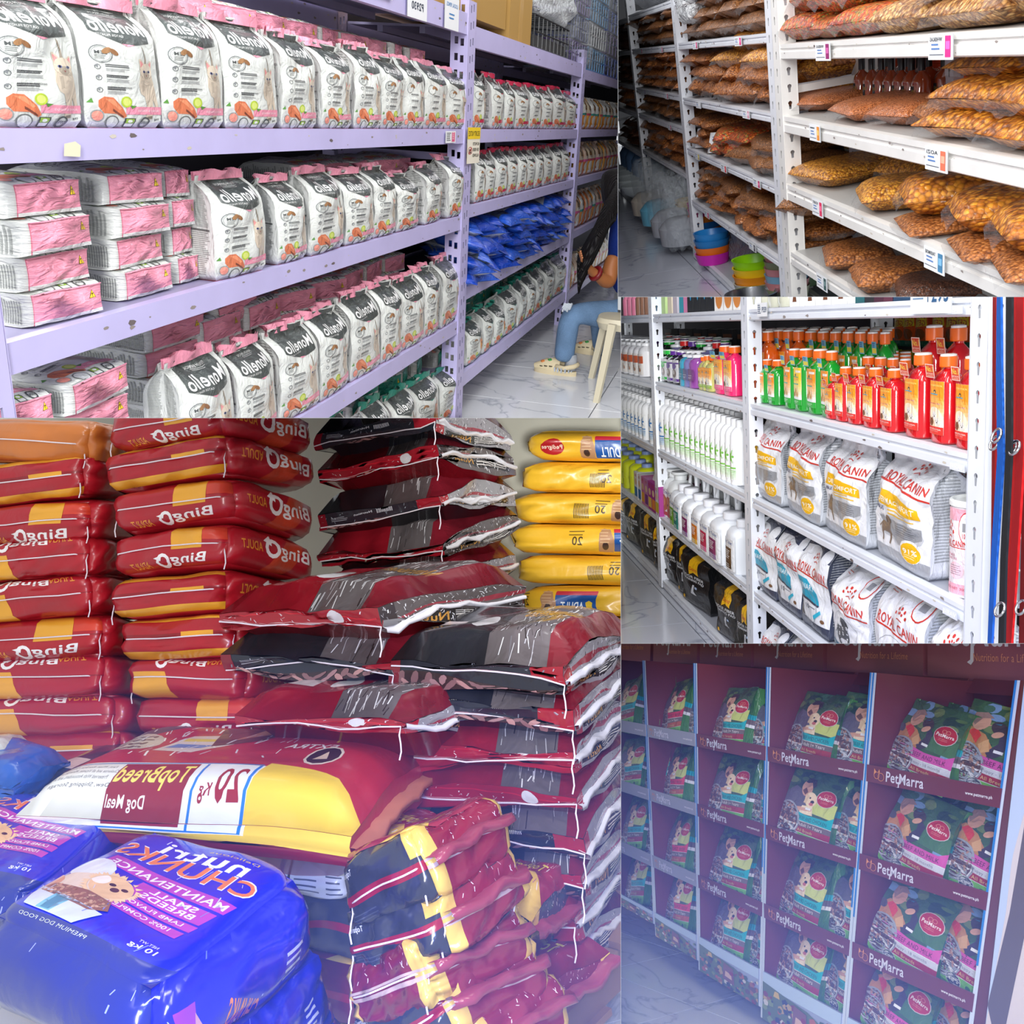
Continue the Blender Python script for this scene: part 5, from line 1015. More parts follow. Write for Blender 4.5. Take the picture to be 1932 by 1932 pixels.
# glossy sacks: painted slivers imitate foil glitter over the print
def glit(a, x0, y0, x1, y1, n, seed, cols=((240, 240, 240), (250, 250, 250), (120, 116, 118), (60, 52, 52), (200, 198, 200))):
    r = random.Random(seed)
    for i in range(n):
        x = r.uniform(x0, x1); y = r.uniform(y0, y1); w_ = r.uniform(.002, .008); h = r.uniform(.02, .08); s = r.uniform(-.02, .02); a.p([(x, y), (x + w_, y), (x + w_ + s, min(y1, y + h)), (x + s, min(y1, y + h))], r.choice(cols))
def gl_end(v, seed=0, dense=300):
    a = Art(3); a.r(0, 0, 1, 1, (150, 146, 148) if v else (96, 88, 86)); a.r(0, .62, 1, .7, (150, 60, 70)); a.r(0, 0, .1, 1, RED if v else (60, 50, 50))
    a.r(.12, .1, .9, .4, (44, 40, 38)); glit(a, 0, .0, 1, 1, dense, seed + 1); a.lines(.5, .34, .38, 4, .06, (220, 214, 206), .4); a.t('Nutri', .2, .14, .25, .2, (206, 150, 70), .03, mir=True)
    a.r(0, .47, 1, .56, (232, 230, 232)); return a
def gl_side(v, seed=0):
    a = Art(4)
    if v == 'black':
        kibrow(a, .2, .2, 11, .05, .95); a.r(0, .5, 1, .52, (150, 110, 116)); a.r(.82, .5, 1, 1, (150, 26, 40)); a.r(0, .0, .06, 1, (120, 24, 36))
        for i in range(12): a.r(.5 + i * .011, .72, .505 + i * .011, .86, (220, 220, 224))
        a.t('Nutrition', .3, .76, .16, .1, (206, 206, 210), .03, mir=True); a.lines(.1, .8, .14, 3, .05, (150, 150, 156), .4)
    else:
        a.r(0, .5, 1, .515, (222, 190, 190)); a.r(0, .54, 1, .55, (222, 190, 190)); a.r(.04, .8, .98, .83, (190, 30, 44)); a.ring(.4, .14, .055, .22, (214, 200, 170), 8); a.p([(.38, .1), (.42, .12), (.4, .2)], (214, 200, 170)); a.c(.72, .78, .05, (206, 204, 204))
    glit(a, .02, .55, .98, .95, 26, seed, ((200, 180, 184), (230, 220, 222)) if v != 'black' else ((120, 126, 134), (170, 174, 180)))
    return a
def gl_top(v, seed=0):
    a = Art(1.6); a.r(.55, 0, 1, 1, (110, 102, 102)); glit(a, .5, 0, 1, .95, 300, seed); a.r(0, 0, .56, 1, (150, 24, 38) if v != 'black' else (44, 44, 50)); a.r(.9, 0, 1, 1, (130, 30, 44)); a.c(.44, .3, .07, (226, 226, 226)); a.t('Nutribites', .62, .4, .3, .12, (200, 150, 80), .02, mir=True)
    a.p([(.1, .2), (.3, .2), (.28, .4), (.12, .42)], (220, 206, 206)); return a
def gsack(L, C, R_, th, v, lab, seed, grp, m=None, wr=.05):
    return psack(L, C, R_, th, {'F': gl_side(v, seed), 'R': gl_end(seed % 2, seed), 'T': gl_top(v, seed)}, {'*': (150, 22, 36) if v != 'black' else (34, 36, 44), 'R': (130, 128, 130)}, lab, grp, 'pillow', seed, FILMV, strings=(('F', .01, .99, 2),), seam=('R', (228, 226, 228), .016, .012), res=(14, 8, 10), wr=wr)
for k, (l, c, r, v) in enumerate([((600, 838), (815, 800), (962, 830), 'black'), ((608, 905), (822, 856), (966, 884), 'red'), ((606, 990), (828, 952), (966, 934), 'black'), ((606, 1066), (832, 1034), (974, 992), 'red'), ((630, 1118), (850, 1098), (968, 1060), 'black')]):
    gsack((*l, 3.6), (*c, 3.35), (*r, 3.85), .235, v, 'glossy %s sack, %s from the top in the middle stack' % (v, ORD[k]), k + 41, 'glossy sacks in the middle stack')
gsack((420, 1172, 2.95), (712, 1172, 2.7), (985, 1120, 3.15), .21, 'red', 'glossy red sack sticking out below the middle stack', 52, None)
gsack((428, 1258, 2.95), (735, 1262, 2.75), (985, 1185, 3.2), .2, 'black', 'glossy black sack under the protruding red sack', 53, None)
for k, (l, c, v) in enumerate([((738, 1262), (1062, 1288), 'black'), ((735, 1340), (1082, 1362), 'black'), ((450, 1360), (765, 1370), 'red'), ((772, 1432), (1078, 1436), 'red'), ((778, 1500), (1088, 1516), 'red'), ((800, 1570), (1096, 1600), 'black'), ((860, 1650), (1100, 1680), 'black'), ((880, 1730), (1085, 1752), 'red'), ((860, 1800), (1062, 1838), 'red')]):
    w_ = 1.0 if k != 2 else 0
    r = (1185, c[1] - 82 - k * 6) if k != 2 else (985, 1330)
    psack((*l, 2.75), (*c, 2.5), (*r, 2.95), .2 if k else .25, {'F': gl_side(v, k), 'R': gl_end(1, k, 170), 'T': gl_top(v, k) if k else chapi_top() if False else gl_top(v, k)}, {'*': (150, 22, 36) if v != 'black' else (34, 36, 44), 'R': (150, 150, 154)},
          'glossy %s sack with silver end, %s from the top in the pallet stack' % (v, ORD[k]), 'glossy sacks on the pallet', 'pillow', k + 61, FILMV, strings=(('F', .01, .99, 2),), seam=('R', (228, 226, 230), .018, .012), res=(14, 8, 10), wr=.05)
# yellow sacks behind
def yel_art(v):
    a = Art(4.2); fl = v % 2 == 0; x = (.48, .78, .74, .68, .8, .28, .5)[v]
    a.r(0, 0, .035, 1, (196, 30, 40)) if v else a.p(ell(.23, .5, .07, .26), (176, 30, 36))
    if v == 0: a.t('Pedigree', .17, .42, .12, .18, (240, 220, 200), .03, mir=True)
    a.r(x, .16, x + .24, .72, (24, 80, 150)); a.r(x, .72, x + .24, .84, (190, 40, 60)); a.t('ADULT', x + .03, .22, .14, .3, (236, 240, 240), .05, mir=not fl, flip=fl); a.p([(x + .18, .5), (x + .2, .56), (x + .22, .5), (x + .215, .3), (x + .2, .24), (x + .185, .3)], (230, 190, 50))
    a.p([(x - .09, .14), (x - .085, .7), (x - .06, .86), (x - .02, .8), (x, .5), (x - .005, .12)], (176, 132, 96)); a.p(ell(x - .05, .34, .018, .12), (60, 40, 34)); a.lines(x - .08, .8, .06, 5, .09, (206, 170, 130), .3)
    xb = x + .27 if v % 3 == 0 else x - .3
    for i in range(11): a.r(xb + i * .008, .22, xb + .004 + i * .008, .66, (40, 36, 34))
    a.t('20', (x - .24) if v % 2 else xb + .12, .36, .06, .26, (70, 54, 20), .04, mir=not fl, flip=fl); a.lines((x - .26) if v % 2 else xb + .12, .75, .09, 2, .1, (110, 86, 30), .3)
    return a
for k, y in enumerate([846, 905, 963, 1021, 1079, 1137, 1195]):
    lx = (968, 958, 944, 938, 950, 958, 940)[k]
    psack((lx, y - 4, 4.2), (lx + 330, y, 4.05), (lx + 420, y - 6, 4.9), .138, {'F': yel_art(k)}, {'*': (228, 178, 46)}, 'yellow feed sack, %s from the top behind the glossy stack' % ORD[k], 'yellow feed sacks', seed=k + 81, res=(16, 5, 4))
# top breed sack lying across the front
def tb_top():
    a = Art(2.6); a.r(0, 0, 1, 1, (176, 40, 54)); a.p([(0, .0), (.74, .0), (.72, .2), (0, .24)], (226, 228, 224)); a.p([(.70, 0), (1, 0), (1, .1), (.92, .2), (.71, .24)], (232, 196, 66))
    a.p([(0, .24), (.02, .34), (.3, 1), (0, 1)], (70, 70, 82)); a.r(.69, .0, .70, .2, (40, 120, 200)); a.r(.53, .0, .538, .2, (40, 120, 200)); a.r(0, .205, .70, .215, (60, 130, 190))
    a.p([(.27, .0), (.51, .0), (.51, .2), (.27, .2)], (140, 30, 44)); a.t('TopBreed', .275, .05, .23, .13, (232, 214, 100), .05, mir=True); a.t('Dog Meal', .275, .012, .12, .03, (236, 232, 230), .02, mir=True)
    a.t('20', .6, .03, .08, .13, (150, 30, 44), .05, mir=True); a.t('Kg', .555, .03, .035, .05, (150, 30, 44), .03, mir=True)
    for i, s in enumerate(('Farm, Wheat, Rice Bran, Chicken Meal', 'Cholorize and all Vitamin, Minerals and', 'Preserved With Antioxidant, and all Salt', 'Dew, Shipping Storage')): a.t(s, .05 + .02 * (i % 2), .16 - i * .035, .2, .022, (60, 60, 66), .0, mir=True)
    a.p(ell(.14, .55, .09, .14, .5), (196, 190, 178)); [a.p(ell(.08 + .025 * (i % 5), .46 + .05 * (i // 5), .009, .018, i), (110, 92, 80)) for i in range(20)]
    a.p([(.26, .4), (.4, .38), (.48, .55), (.42, .7), (.3, .66)], (214, 206, 200)); a.p([(.28, .45), (.4, .46), (.42, .52), (.3, .52)], (90, 140, 200)); a.p([(.3, .56), (.42, .58), (.42, .62), (.3, .61)], (226, 206, 80)); a.p([(.42, .5), (.56, .62), (.62, .95), (.5, 1), (.36, .8)], (90, 62, 54)); a.p([(.46, .6), (.56, .75), (.52, .9)], (190, 140, 110))
    a.t('TopBreed', .62, .62, .26, .3, (232, 206, 60), .06, mir=True); a.t('EXTRA', .66, .5, .16, .08, (240, 240, 240), .03, mir=True)
    a.p(ell(.82, .4, .05, .13, 0, 10), (40, 26, 30)); a.ring(.82, .4, .052, .14, (220, 206, 190), 12); a.p([(.8, .34), (.84, .36), (.82, .46)], (214, 190, 170)); glit(a, .02, .3, .68, .98, 90, 8, ((240, 240, 240), (214, 216, 226)))
    return a
tbf = Art(5); tbf.r(0, .4, 1, 1, (232, 196, 66)); tbf.r(0, .62, .71, 1, (226, 228, 224)); tbf.r(0, 0, 1, .4, (120, 20, 40)); tbf.r(.25, .66, .7, .72, (40, 120, 200)); tbf.r(.69, .66, .70, 1, (40, 120, 200)); tbf.r(.27, .8, .51, 1, (140, 30, 44)); tbf.r(.53, .7, .538, 1, (40, 120, 200))
psack((40, 1560, 2.55), (655, 1606, 2.2), (812, 1452, 2.85), .27, {'T': tb_top(), 'F': tbf}, {'*': (170, 36, 52), 'L': (90, 80, 90)}, 'large red and yellow sack reading TopBreed lying across the front', None, 'pillow', 91, FILM, seam=('R', (196, 120, 90), .03, .035), strings=(('R', .02, .98, 1),), res=(26, 8, 20), wr=.03)
def tb_side():
    a = Art(5); a.r(0, .44, 1, .56, (150, 26, 46)); a.r(0, .38, .07, .62, (222, 180, 80)); a.r(.86, .62, 1, 1, (226, 184, 80)); a.t('Topbreed Dog', .06, .72, .2, .1, (214, 214, 220), .02, mir=True); a.lines(.1, .3, .3, 3, .06, (74, 78, 88), .3); return a
def tb_end():
    a = Art(3); a.r(0, 0, .16, 1, (222, 184, 86)); a.r(.86, 0, 1, 1, (222, 184, 86)); a.r(0, .42, 1, .47, (196, 170, 160)); a.r(0, .52, 1, .55, (196, 170, 160)); glit(a, .1, .6, .95, 1, 40, 3, ((206, 150, 160), (236, 220, 226))); return a
def tb_t2(v):
    a = Art(1.3); a.r(0, 0, 1, 1, (150, 40, 60)); a.p([(.55, .0), (1, .0), (1, .2), (.8, .35)], (226, 184, 80)); a.t('TopBreed', .3, .35, .55, .25, (230, 210, 80), .06, mir=True); glit(a, .1, .1, .95, .95, 80, v, ((206, 160, 170), (236, 226, 230), (180, 110, 124))); a.p(ell(.2, .7, .1, .12), (60, 60, 70)); return a
def tb_lbl():
    a = Art(4); a.r(0, 0, 1, 1, (206, 208, 204)); a.lines(.55, .9, .2, 7, .11, (90, 92, 98), .3); a.lines(.8, .9, .15, 7, .11, (90, 92, 98), .3); a.r(.35, .6, .4, .85, (190, 40, 50)); a.r(.42, .3, .46, .6, (50, 100, 170)); a.r(.5, 0, .52, 1, (30, 30, 36)); return a
TB = [((640, 1700), (800, 1632), (968, 1545)), ((642, 1800), (835, 1745), (1000, 1630)), ((645, 1892), (800, 1830), (1010, 1745)), ((655, 1985), (840, 1905), (1040, 1800)), ((700, 2060), (900, 1985), (1080, 1880)), ((700, 2150), (930, 2080), (1100, 1975))]
for k, (l, c, r) in enumerate(TB):
    gr = (52, 54, 62) if k in (0, 1, 3, 5) else (122, 24, 46)
    psack((*l, 2.15), (*c, 2.0), (*r, 2.3), .155, {'F': tb_side() if k in (0, 1, 3, 5) else tb_end(), 'R': tb_end(), 'T': tb_t2(k)}, {'*': gr, 'R': (140, 26, 50)}, 'sack with grey gusset and red end, %s from the top in the slumping front pile' % ORD[k],
          'slumping sacks in the front pile', 'brick', 101 + k, FILMV, seam=('R', (150, 60, 76), .03, .03), strings=(('R', .02, .98, 3), ('F', .1, .95, 1)), res=(14, 8, 10), wr=.06)
for k, (l, c, r, gr) in enumerate([((880, 1700), (1000, 1752), (1090, 1690), (60, 62, 76)), ((850, 1860), (1010, 1900), (1150, 1810), (120, 24, 46)), ((600, 1600), (720, 1640), (900, 1600), (100, 100, 110))]):
    psack((*l, 2.55), (*c, 2.35), (*r, 2.6), .17, {'F': tb_side(), 'R': tb_end(), 'T': tb_t2(k)}, {'*': gr}, ['grey sack wedged between the front pile and the pallet', 'dark red sack low beside the pallet', 'grey sack hidden beneath the large TopBreed sack'][k], None, 'pillow', 111 + k, FILMV, seam=('R', (150, 60, 76), .03, .03), res=(12, 6, 8), wr=.05)
for k, (l, c, r, gr, th, lb) in enumerate([((430, 1640), (665, 1668), (790, 1600), (206, 208, 204), .10, 'pale grey printed sack lying under the large TopBreed sack'), ((500, 1730), (690, 1765), (800, 1700), (58, 60, 68), .16, 'dark grey sack in the gap between the blue and slumping piles'), ((500, 1850), (690, 1890), (800, 1820), (110, 26, 48), .16, 'dark red sack low in the gap beside the blue pile'), ((500, 1970), (690, 2010), (800, 1940), (58, 60, 68), .16, 'dark sack at the foot of the gap beside the blue pile')]):
    psack((*l, 2.5), (*c, 2.36), (*r, 2.75), th, {'F': tb_side() if k else tb_lbl(), 'T': tb_lbl() if k == 0 else tb_t2(k)}, {'*': gr}, lb, None, 'brick', 131 + k, FILM, res=(12, 6, 8), wr=.05)
# blue sacks in the corner
def chunks():
    a = Art(.85); B2 = (24, 34, 190)
    a.r(0, 0, 1, 1, B2); a.r(0, 0, 1, .14, (34, 44, 130)); a.t('nutri', .28, .84, .5, .11, (236, 238, 244), .05, mir=True); a.t('CHUNKS', .07, .715, .86, .135, (240, 236, 236), .075, mir=True, rot=-.02); a.t('CHUNKS', .08, .722, .84, .12, (230, 122, 66), .03, mir=True, rot=-.02); a.t('Delicious', .5, .955, .3, .02, (220, 190, 80), 0, mir=True)
    a.p([(.14, .60), (.9, .56), (.92, .64), (.15, .69)], (178, 64, 176)); a.t('MAINTENANCE', .18, .607, .7, .05, (238, 230, 242), .03, mir=True, rot=-.05)
    a.p([(.42, .46), (.86, .44), (.88, .54), (.44, .57)], (178, 64, 176)); a.t('SMALL', .52, .515, .26, .038, (238, 230, 242), .03, mir=True, rot=-.04); a.t('BREEDS', .5, .468, .3, .038, (238, 230, 242), .03, mir=True, rot=-.04)
    a.p([(.4, .40), (.86, .375), (.87, .425), (.41, .45)], (178, 64, 176)); a.t('LAMB FLAVOR', .46, .405, .34, .024, (238, 230, 242), .01, mir=True, rot=-.03); a.p([(.36, .34), (.84, .31), (.85, .36), (.37, .39)], (178, 64, 176)); a.t('100% COMPLETE', .4, .345, .38, .026, (238, 230, 242), .01, mir=True, rot=-.03)
    W = (222, 226, 236); a.p(circ(.15, .53, .13, .10, 14) , W); a.p([(.0, .3), (.1, .45), (.3, .52), (.44, .5), (.5, .42), (.42, .34), (.3, .3), (.1, .22)], (226, 206, 186)); a.p(ell(.36, .44, .13, .09, -.2), (228, 186, 140)); a.p(ell(.27, .47, .05, .04), (238, 226, 214)); a.p(ell(.35, .46, .02, .012), (60, 40, 40)); a.p(ell(.43, .455, .02, .012), (60, 40, 40)); a.p(ell(.39, .43, .025, .018), (80, 46, 46)); a.p(ell(.0, .36, .12, .07), (214, 150, 110))
    r = random.Random(3)
    for i in range(70): an = r.random() * 6.28; q = r.random(); a.p([(.36 + .13 * math.cos(an), .44 + .09 * math.sin(an)), (.36 + (.15 + .02 * q) * math.cos(an + .1), .44 + (.11 + .015 * q) * math.sin(an + .1)), (.36 + .13 * math.cos(an + .22), .44 + .09 * math.sin(an + .22))], (236, 200, 156))
    a.p([(.06, .27), (.42, .24), (.5, .28), (.46, .34), (.3, .36), (.1, .34)], (140, 96, 76))
    for i in range(60): a.p(ell(.1 + .36 * r.random(), .27 + .07 * r.random(), .013, .008, r.random() * 3, 6), r.choice([(196, 150, 120), (170, 120, 92), (214, 172, 142)]))
    a.p([(.04, .3), (.5, .25), (.44, .13), (.12, .15)], (206, 216, 236)); a.p([(.2, .27), (.3, .26), (.28, .15), (.2, .15)], (120, 190, 214)); a.t('PREMIUM DOG FOOD', .14, .075, .42, .028, (200, 206, 190), .0, mir=True); a.t('10 kg', .72, .165, .14, .04, (224, 228, 236), .02, mir=True); a.t('NET WT', .74, .215, .1, .015, (224, 228, 236), 0, mir=True)
    glit(a, .0, .05, 1, .98, 14, 5, ((120, 140, 230), (200, 210, 246)))
    a.items = [([(.05 + .9 * x, .03 + .86 * y) for x, y in p_], t_, c_) if k_ > 1 else (p_, t_, c_) for k_, (p_, t_, c_) in enumerate(a.items)]
    return a
bf = Art(4); bf.r(0, 0, 1, 1, (30, 42, 130)); glit(bf, 0, 0, 1, 1, 8, 2, ((110, 124, 210), (150, 160, 230)))
br_ = Art(4.5); br_.r(0, 0, 1, 1, (22, 30, 170)); br_.t('CHUNKS', .34, .25, .2, .3, (226, 130, 84), .05, rot=-.3, mir=True); br_.t('nutri', .40, .02, .14, .22, (230, 232, 240), .05, rot=-.3, mir=True); br_.p([(.1, .7), (.16, .1), (.22, .0), (.2, .7)], (150, 56, 170)); br_.p([(.2, .6), (.26, .3), (.24, .05), (.2, .1)], (190, 140, 150)); br_.lines(.68, .5, .12, 4, .08, (190, 196, 220), .4); glit(br_, 0, 0, 1, 1, 8, 4, ((100, 116, 220), (160, 170, 236)))
BLS = {'*': (26, 36, 160)}
psack((-70, 1818, 1.95), (285, 2010, 1.6), (628, 1722, 2.1), .2, {'T': chunks(), 'F': bf, 'R': br_}, BLS, 'blue sack reading nutri CHUNKS with a small dog, nearest of all', None, 'brick', 121, FILMV, res=(24, 6, 24), wr=.035, n=4)
psack((-230, 1700, 2.3), (60, 1790, 2.1), (285, 1585, 2.65), .2, {'T': chunks(), 'F': bf, 'R': br_}, BLS, 'blue sack behind the nearest blue sack at the left edge', None, 'brick', 122, FILMV, res=(16, 6, 16), wr=.04, n=4)
psack((200, 2000, 1.9), (400, 2090, 1.75), (640, 1850, 2.2), .18, {'F': bf, 'R': br_}, BLS, 'blue sack directly under the nearest blue sack', None, 'brick', 123, FILMV, res=(14, 6, 10), wr=.05, n=4)
psack((300, 2100, 1.9), (460, 2190, 1.85), (650, 1960, 2.3), .18, {'F': bf, 'R': br_}, BLS, 'blue sack at the bottom of the blue pile', None, 'brick', 124, FILMV, res=(14, 6, 10), wr=.05, n=4)
psack((-200, 1460, 2.9), (20, 1500, 2.75), (130, 1450, 3.0), .16, {}, {'*': (34, 92, 190)}, 'bright blue sack corner at the far left edge', None, 'pillow', 125, FILMV, wr=.05)
psack((-200, 1440, 3.0), (0, 1430, 2.9), (60, 1415, 3.1), .12, {}, {'*': (214, 224, 228)}, 'white plastic sack tucked behind the bright blue one', None, 'pillow', 126, FILMV, wr=.05)
psack((20, 1500, 2.9), (240, 1530, 2.8), (420, 1440, 3.3), .12, {'T': gl_top('black', 4)}, {'*': (60, 90, 180), 'T': (200, 206, 222)}, 'pale blue printed sack behind the large TopBreed sack', None, 'pillow', 127, FILMV, wr=.04)
# pallet and the wall behind
b = MB(); WD = (150, 118, 92); P0 = vpt(1010, 1955, 2.45); P1_ = vpt(1185, 1790, 2.75); d = P1_ - P0; z0 = P0[2]
def pal():
    pr = []; fwd = Vector((P1_ - P0).tolist()); ln = fwd.length; M0 = Matrix.Translation(Vector(P0.tolist())); an = math.atan2(fwd.y, fwd.x); M0 = M0 @ R(an, 'Z') @ R(-math.asin(fwd.z / ln), 'Y')
    for i in range(6): q = MB(); q.box((i * .13, 0, 0), (i * .13 + .1, 1.0, .02), WD, CARD); pr.append(('deck_board', q.mesh('board'), None))
    for i in range(3): q = MB(); q.box((-.02, .02 + i * .45, -.11), (.8, .06 + i * .45, -.001), tuple(c * .85 for c in WD), CARD); pr.append(('stringer', q.mesh('stringer'), None))
    for i in range(4): q = MB(); q.box((i * .2, 0, -.13), (i * .2 + .1, 1.0, -.11), tuple(c * .9 for c in WD), CARD); pr.append(('bottom_board', q.mesh('board'), None))
    return put('3', 'wooden_pallet', None, M0, 'worn wooden pallet under the glossy silver-ended sacks', 'pallet', parts=pr)
pal()
b = MB(); b.box((-4, 5.4, -2.2), (3, 5.45, 2.2), (250, 248, 228), mat('painted_wall', .8, .3)); put('3', 'wall_back', b.mesh('w'), None, kind='structure')
floor('3', -1.32, -1.6, 3, 1.2, 5.3, .6, ang=.5, col=(214, 216, 222))
# ================================================================ aisle 4: grooming bottles and food bags
W4 = (226, 230, 238); S4 = [(-.011, -.046), (-.30, -.337), (-.598, -.634), (-.905, -.942), (-1.2, -1.235)]
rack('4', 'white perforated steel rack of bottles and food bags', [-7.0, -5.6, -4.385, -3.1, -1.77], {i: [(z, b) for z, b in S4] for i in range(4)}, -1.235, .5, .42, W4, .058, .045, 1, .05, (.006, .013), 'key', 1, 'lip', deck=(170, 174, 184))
floor('4', -1.24, -8, -1.5, -1.5, 1.6, .7, org=(-4.5, .98), col=(186, 190, 200))
def px4(px, z, y): return xat('4', px, y, z)
def bottle_mesh(body, cap, kind='flat', m=None):
    b = MB(); c = MB(); m = m or mat('tinted_plastic', .12, .55, coat=.8, coatr=.05)
    if kind == 'flat':      # oblong shampoo bottle with a flip cap, unit size
        b.lathe([(.47, 0), (.5, .02), (.5, .62), (.47, .70), (.36, .77), (.2, .82), (.17, .83), (.17, .85)], body, m, 20, 1, .62, p=3.5); c.lathe([(.2, .85), (.21, .86), (.21, .965), (.19, .97, (240, 240, 238)), (.19, .99, (240, 240, 238)), (.1, 1.0, (240, 240, 238))], cap, PLAST, 14, 1, 1)
    elif kind == 'round':   # white cylindrical bottle, disc cap
        b.lathe([(.47, 0), (.5, .015), (.5, .74), (.46, .80), (.34, .86), (.24, .885), (.22, .89)], body, m, 18); c.lathe([(.23, .89), (.23, .985), (.2, 1.0)], cap, PLAST, 14)
    elif kind == 'pump':
        b.lathe([(.47, 0), (.5, .015), (.5, .66), (.42, .74), (.24, .79), (.22, .8)], body, m, 18, 1, .8); c.lathe([(.26, .8), (.26, .87), (.1, .89), (.08, .93), (.3, .935), (.32, .97), (.12, .99)], cap, PLAST, 12); c.box((-.4, -.5, .945), (.06, .06, .975), cap, PLAST)
    elif kind == 'jug':     # rectangular jug with a carrying handle
        b.lathe([(.5, 0), (.52, .02), (.52, .55), (.5, .60), (.40, .66), (.02, .69)], body, m, 20, 1, 1.1, p=4.5); c.lathe([(.16, .66), (.2, .70), (.22, .71), (.22, .80), (.2, .81)], cap, PLAST, 16, c=(.2, -.15, 0)); h = MB(); h.tube([(-.38, .2, .60), (-.42, .2, .80), (-.36, .2, .96), (-.2, .2, 1.0), (.2, .2, 1.0), (.38, .2, .92), (.42, .2, .72), (.40, .2, .6)], .07, body, m, 8)
        return b.mesh('body', True, 40), c.mesh('cap', True, 40), h.mesh('handle', True)
    elif kind == 'oblong':  # tall rounded white bottle
        b.lathe([(.47, 0), (.5, .02), (.5, .62), (.42, .74), (.22, .82), (.18, .84)], body, m, 18, 1, .7, p=2.6); c.lathe([(.17, .84), (.17, .92), (.24, .95), (.24, 1.0)], cap, PLAST, 12)
    return b.mesh('body', True, 40), c.mesh('cap', True, 40), None
def label_mesh(art, z0, z1, wrapw=.8, sy=.62, base=(236, 150, 30), p=3.5, r=.505, tp=None):
    def f(q):
        an = q[:, 0] * wrapw; cs, sn = np.sin(an), -np.cos(an); e = (np.abs(cs) ** p + np.abs(sn) ** p) ** (-1 / p); return np.stack([r * cs * e, r * sy * sn * e * 1.01, (z0 + z1) / 2 + (z1 - z0) / 2 * q[:, 2]], -1)
    return shell(f, {'F': (8, 1, base, art, FILM)}, None, off=.004, lay=.3)
def dogs(a, x, y, s, c=((236, 236, 232), (120, 74, 44), (230, 226, 220))):
    k = a.asp
    for i, (dx, dy, q) in enumerate([(0, .9, 0), (-.8, -.3, 1), (.8, -.2, 2)]):
        a.p(ell(x + dx * s, y + dy * s * k, s * .62, s * k * .75), c[q]); a.p([(x + (dx - .5) * s, y + (dy + .3) * s * k), (x + (dx - .4) * s, y + (dy + 1.1) * s * k), (x + (dx - .1) * s, y + (dy + .6) * s * k)], c[q]); a.p([(x + (dx + .5) * s, y + (dy + .3) * s * k), (x + (dx + .4) * s, y + (dy + 1.1) * s * k), (x + (dx + .1) * s, y + (dy + .6) * s * k)], c[q])
        a.p(ell(x + dx * s, y + (dy - .1) * s * k, s * .16, s * k * .14, 0, 8), (30, 24, 24)); [a.p(ell(x + (dx + e) * s, y + (dy + .2) * s * k, s * .08, s * k * .08, 0, 6), (30, 24, 24)) for e in (-.25, .25)]
def flea_label(bot=(224, 50, 40), top=(240, 150, 26), ttl='CYPERMETHRIN'):
    a = Art(.42)
    for i in range(8): a.r(0, .15 + i * .07, 1, .15 + (i + 1) * .07 + .002, tuple(248 * (1 - i / 8) + top[j] * i / 8 if j else 250 for j in range(3)))
    a.r(0, .7, 1, 1, top); a.t(ttl, .08, .90, .84, .035, (250, 226, 120), .02); a.c(.5, .80, .09, (40, 30, 26)); a.p(ell(.5, .79, .05, .02), (230, 200, 120)); a.r(.18, .745, .72, .765, (60, 160, 190)); a.lines(.2, .71, .6, 4, .022, (250, 206, 120), .35); a.t('smelly hair', .12, .56, .76, .04, (244, 240, 230), .04); a.t('smelly hair', .14, .565, .72, .032, (206, 60, 40), .02)
    a.p(ell(.5, .32, .46, .2), (250, 232, 200)); dogs(a, .5, .26, .24); a.r(0, 0, 1, .15, bot); a.t('ANTI TICK & FLEA', .1, .085, .8, .028, (250, 236, 230), .03); a.lines(.1, .06, .7, 1, .02, (240, 180, 170), .3); return a
def green_label(y=False):
    a = Art(.42); tp = (250, 206, 40) if y else (240, 146, 30)
    for i in range(8): a.r(0, .15 + i * .07, 1, .15 + (i + 1) * .07 + .002, tuple(246 * (1 - i / 8) + tp[j] * i / 8 if j else 248 for j in range(3)))
    a.r(0, .7, 1, 1, tp); a.c(.5, .80, .09, (40, 50, 26)); a.r(.16, .735, .8, .76, (60, 150, 100)); a.r(.5, .87, .95, .93, (246, 236, 226)); a.lines(.2, .70, .6, 3, .025, (230, 120, 40), .35); a.r(.2, .545, .8, .575, (60, 170, 150)); dogs(a, .5, .3, .2, ((216, 150, 60), (196, 130, 50), (226, 170, 90))); a.r(0, 0, 1, .15, (40, 170, 60)); a.lines(.1, .09, .7, 2, .035, (200, 240, 200), .35); return a
HT = Art(.8); HT.r(0, 0, 1, 1, (250, 228, 214)); HT.r(.06, .05, .94, .95, (214, 74, 50)); HT.t('No.1', .1, .45, .8, .42, (250, 214, 80), .06); HT.t('BEST-SELLING', .12, .24, .76, .12, (250, 226, 210), .02); HT.r(.15, .1, .85, .18, (230, 160, 140))
HT2 = Art(.8); HT2.r(0, 0, 1, 1, (120, 190, 220)); HT2.r(.05, .1, .95, .5, (240, 220, 80)); HT2.lines(.1, .85, .7, 3, .14, (30, 90, 150), .5)
def htag(art): return shell(lambda q: np.stack([-.24 + q[:, 0] * .27, -.36 + 0 * q[:, 1] - .02 * q[:, 2], .81 + .075 * q[:, 2]], -1), {'F': (1, 1, (240, 200, 160), art, CARD), 'K': (1, 1, (240, 240, 236), None, CARD)}, None, off=.004)
OC = (240, 106, 24)
GRN, REDL, ORL, PNK = (16, 150, 40), (196, 14, 26), (214, 90, 20), (240, 40, 110)
BT = {}
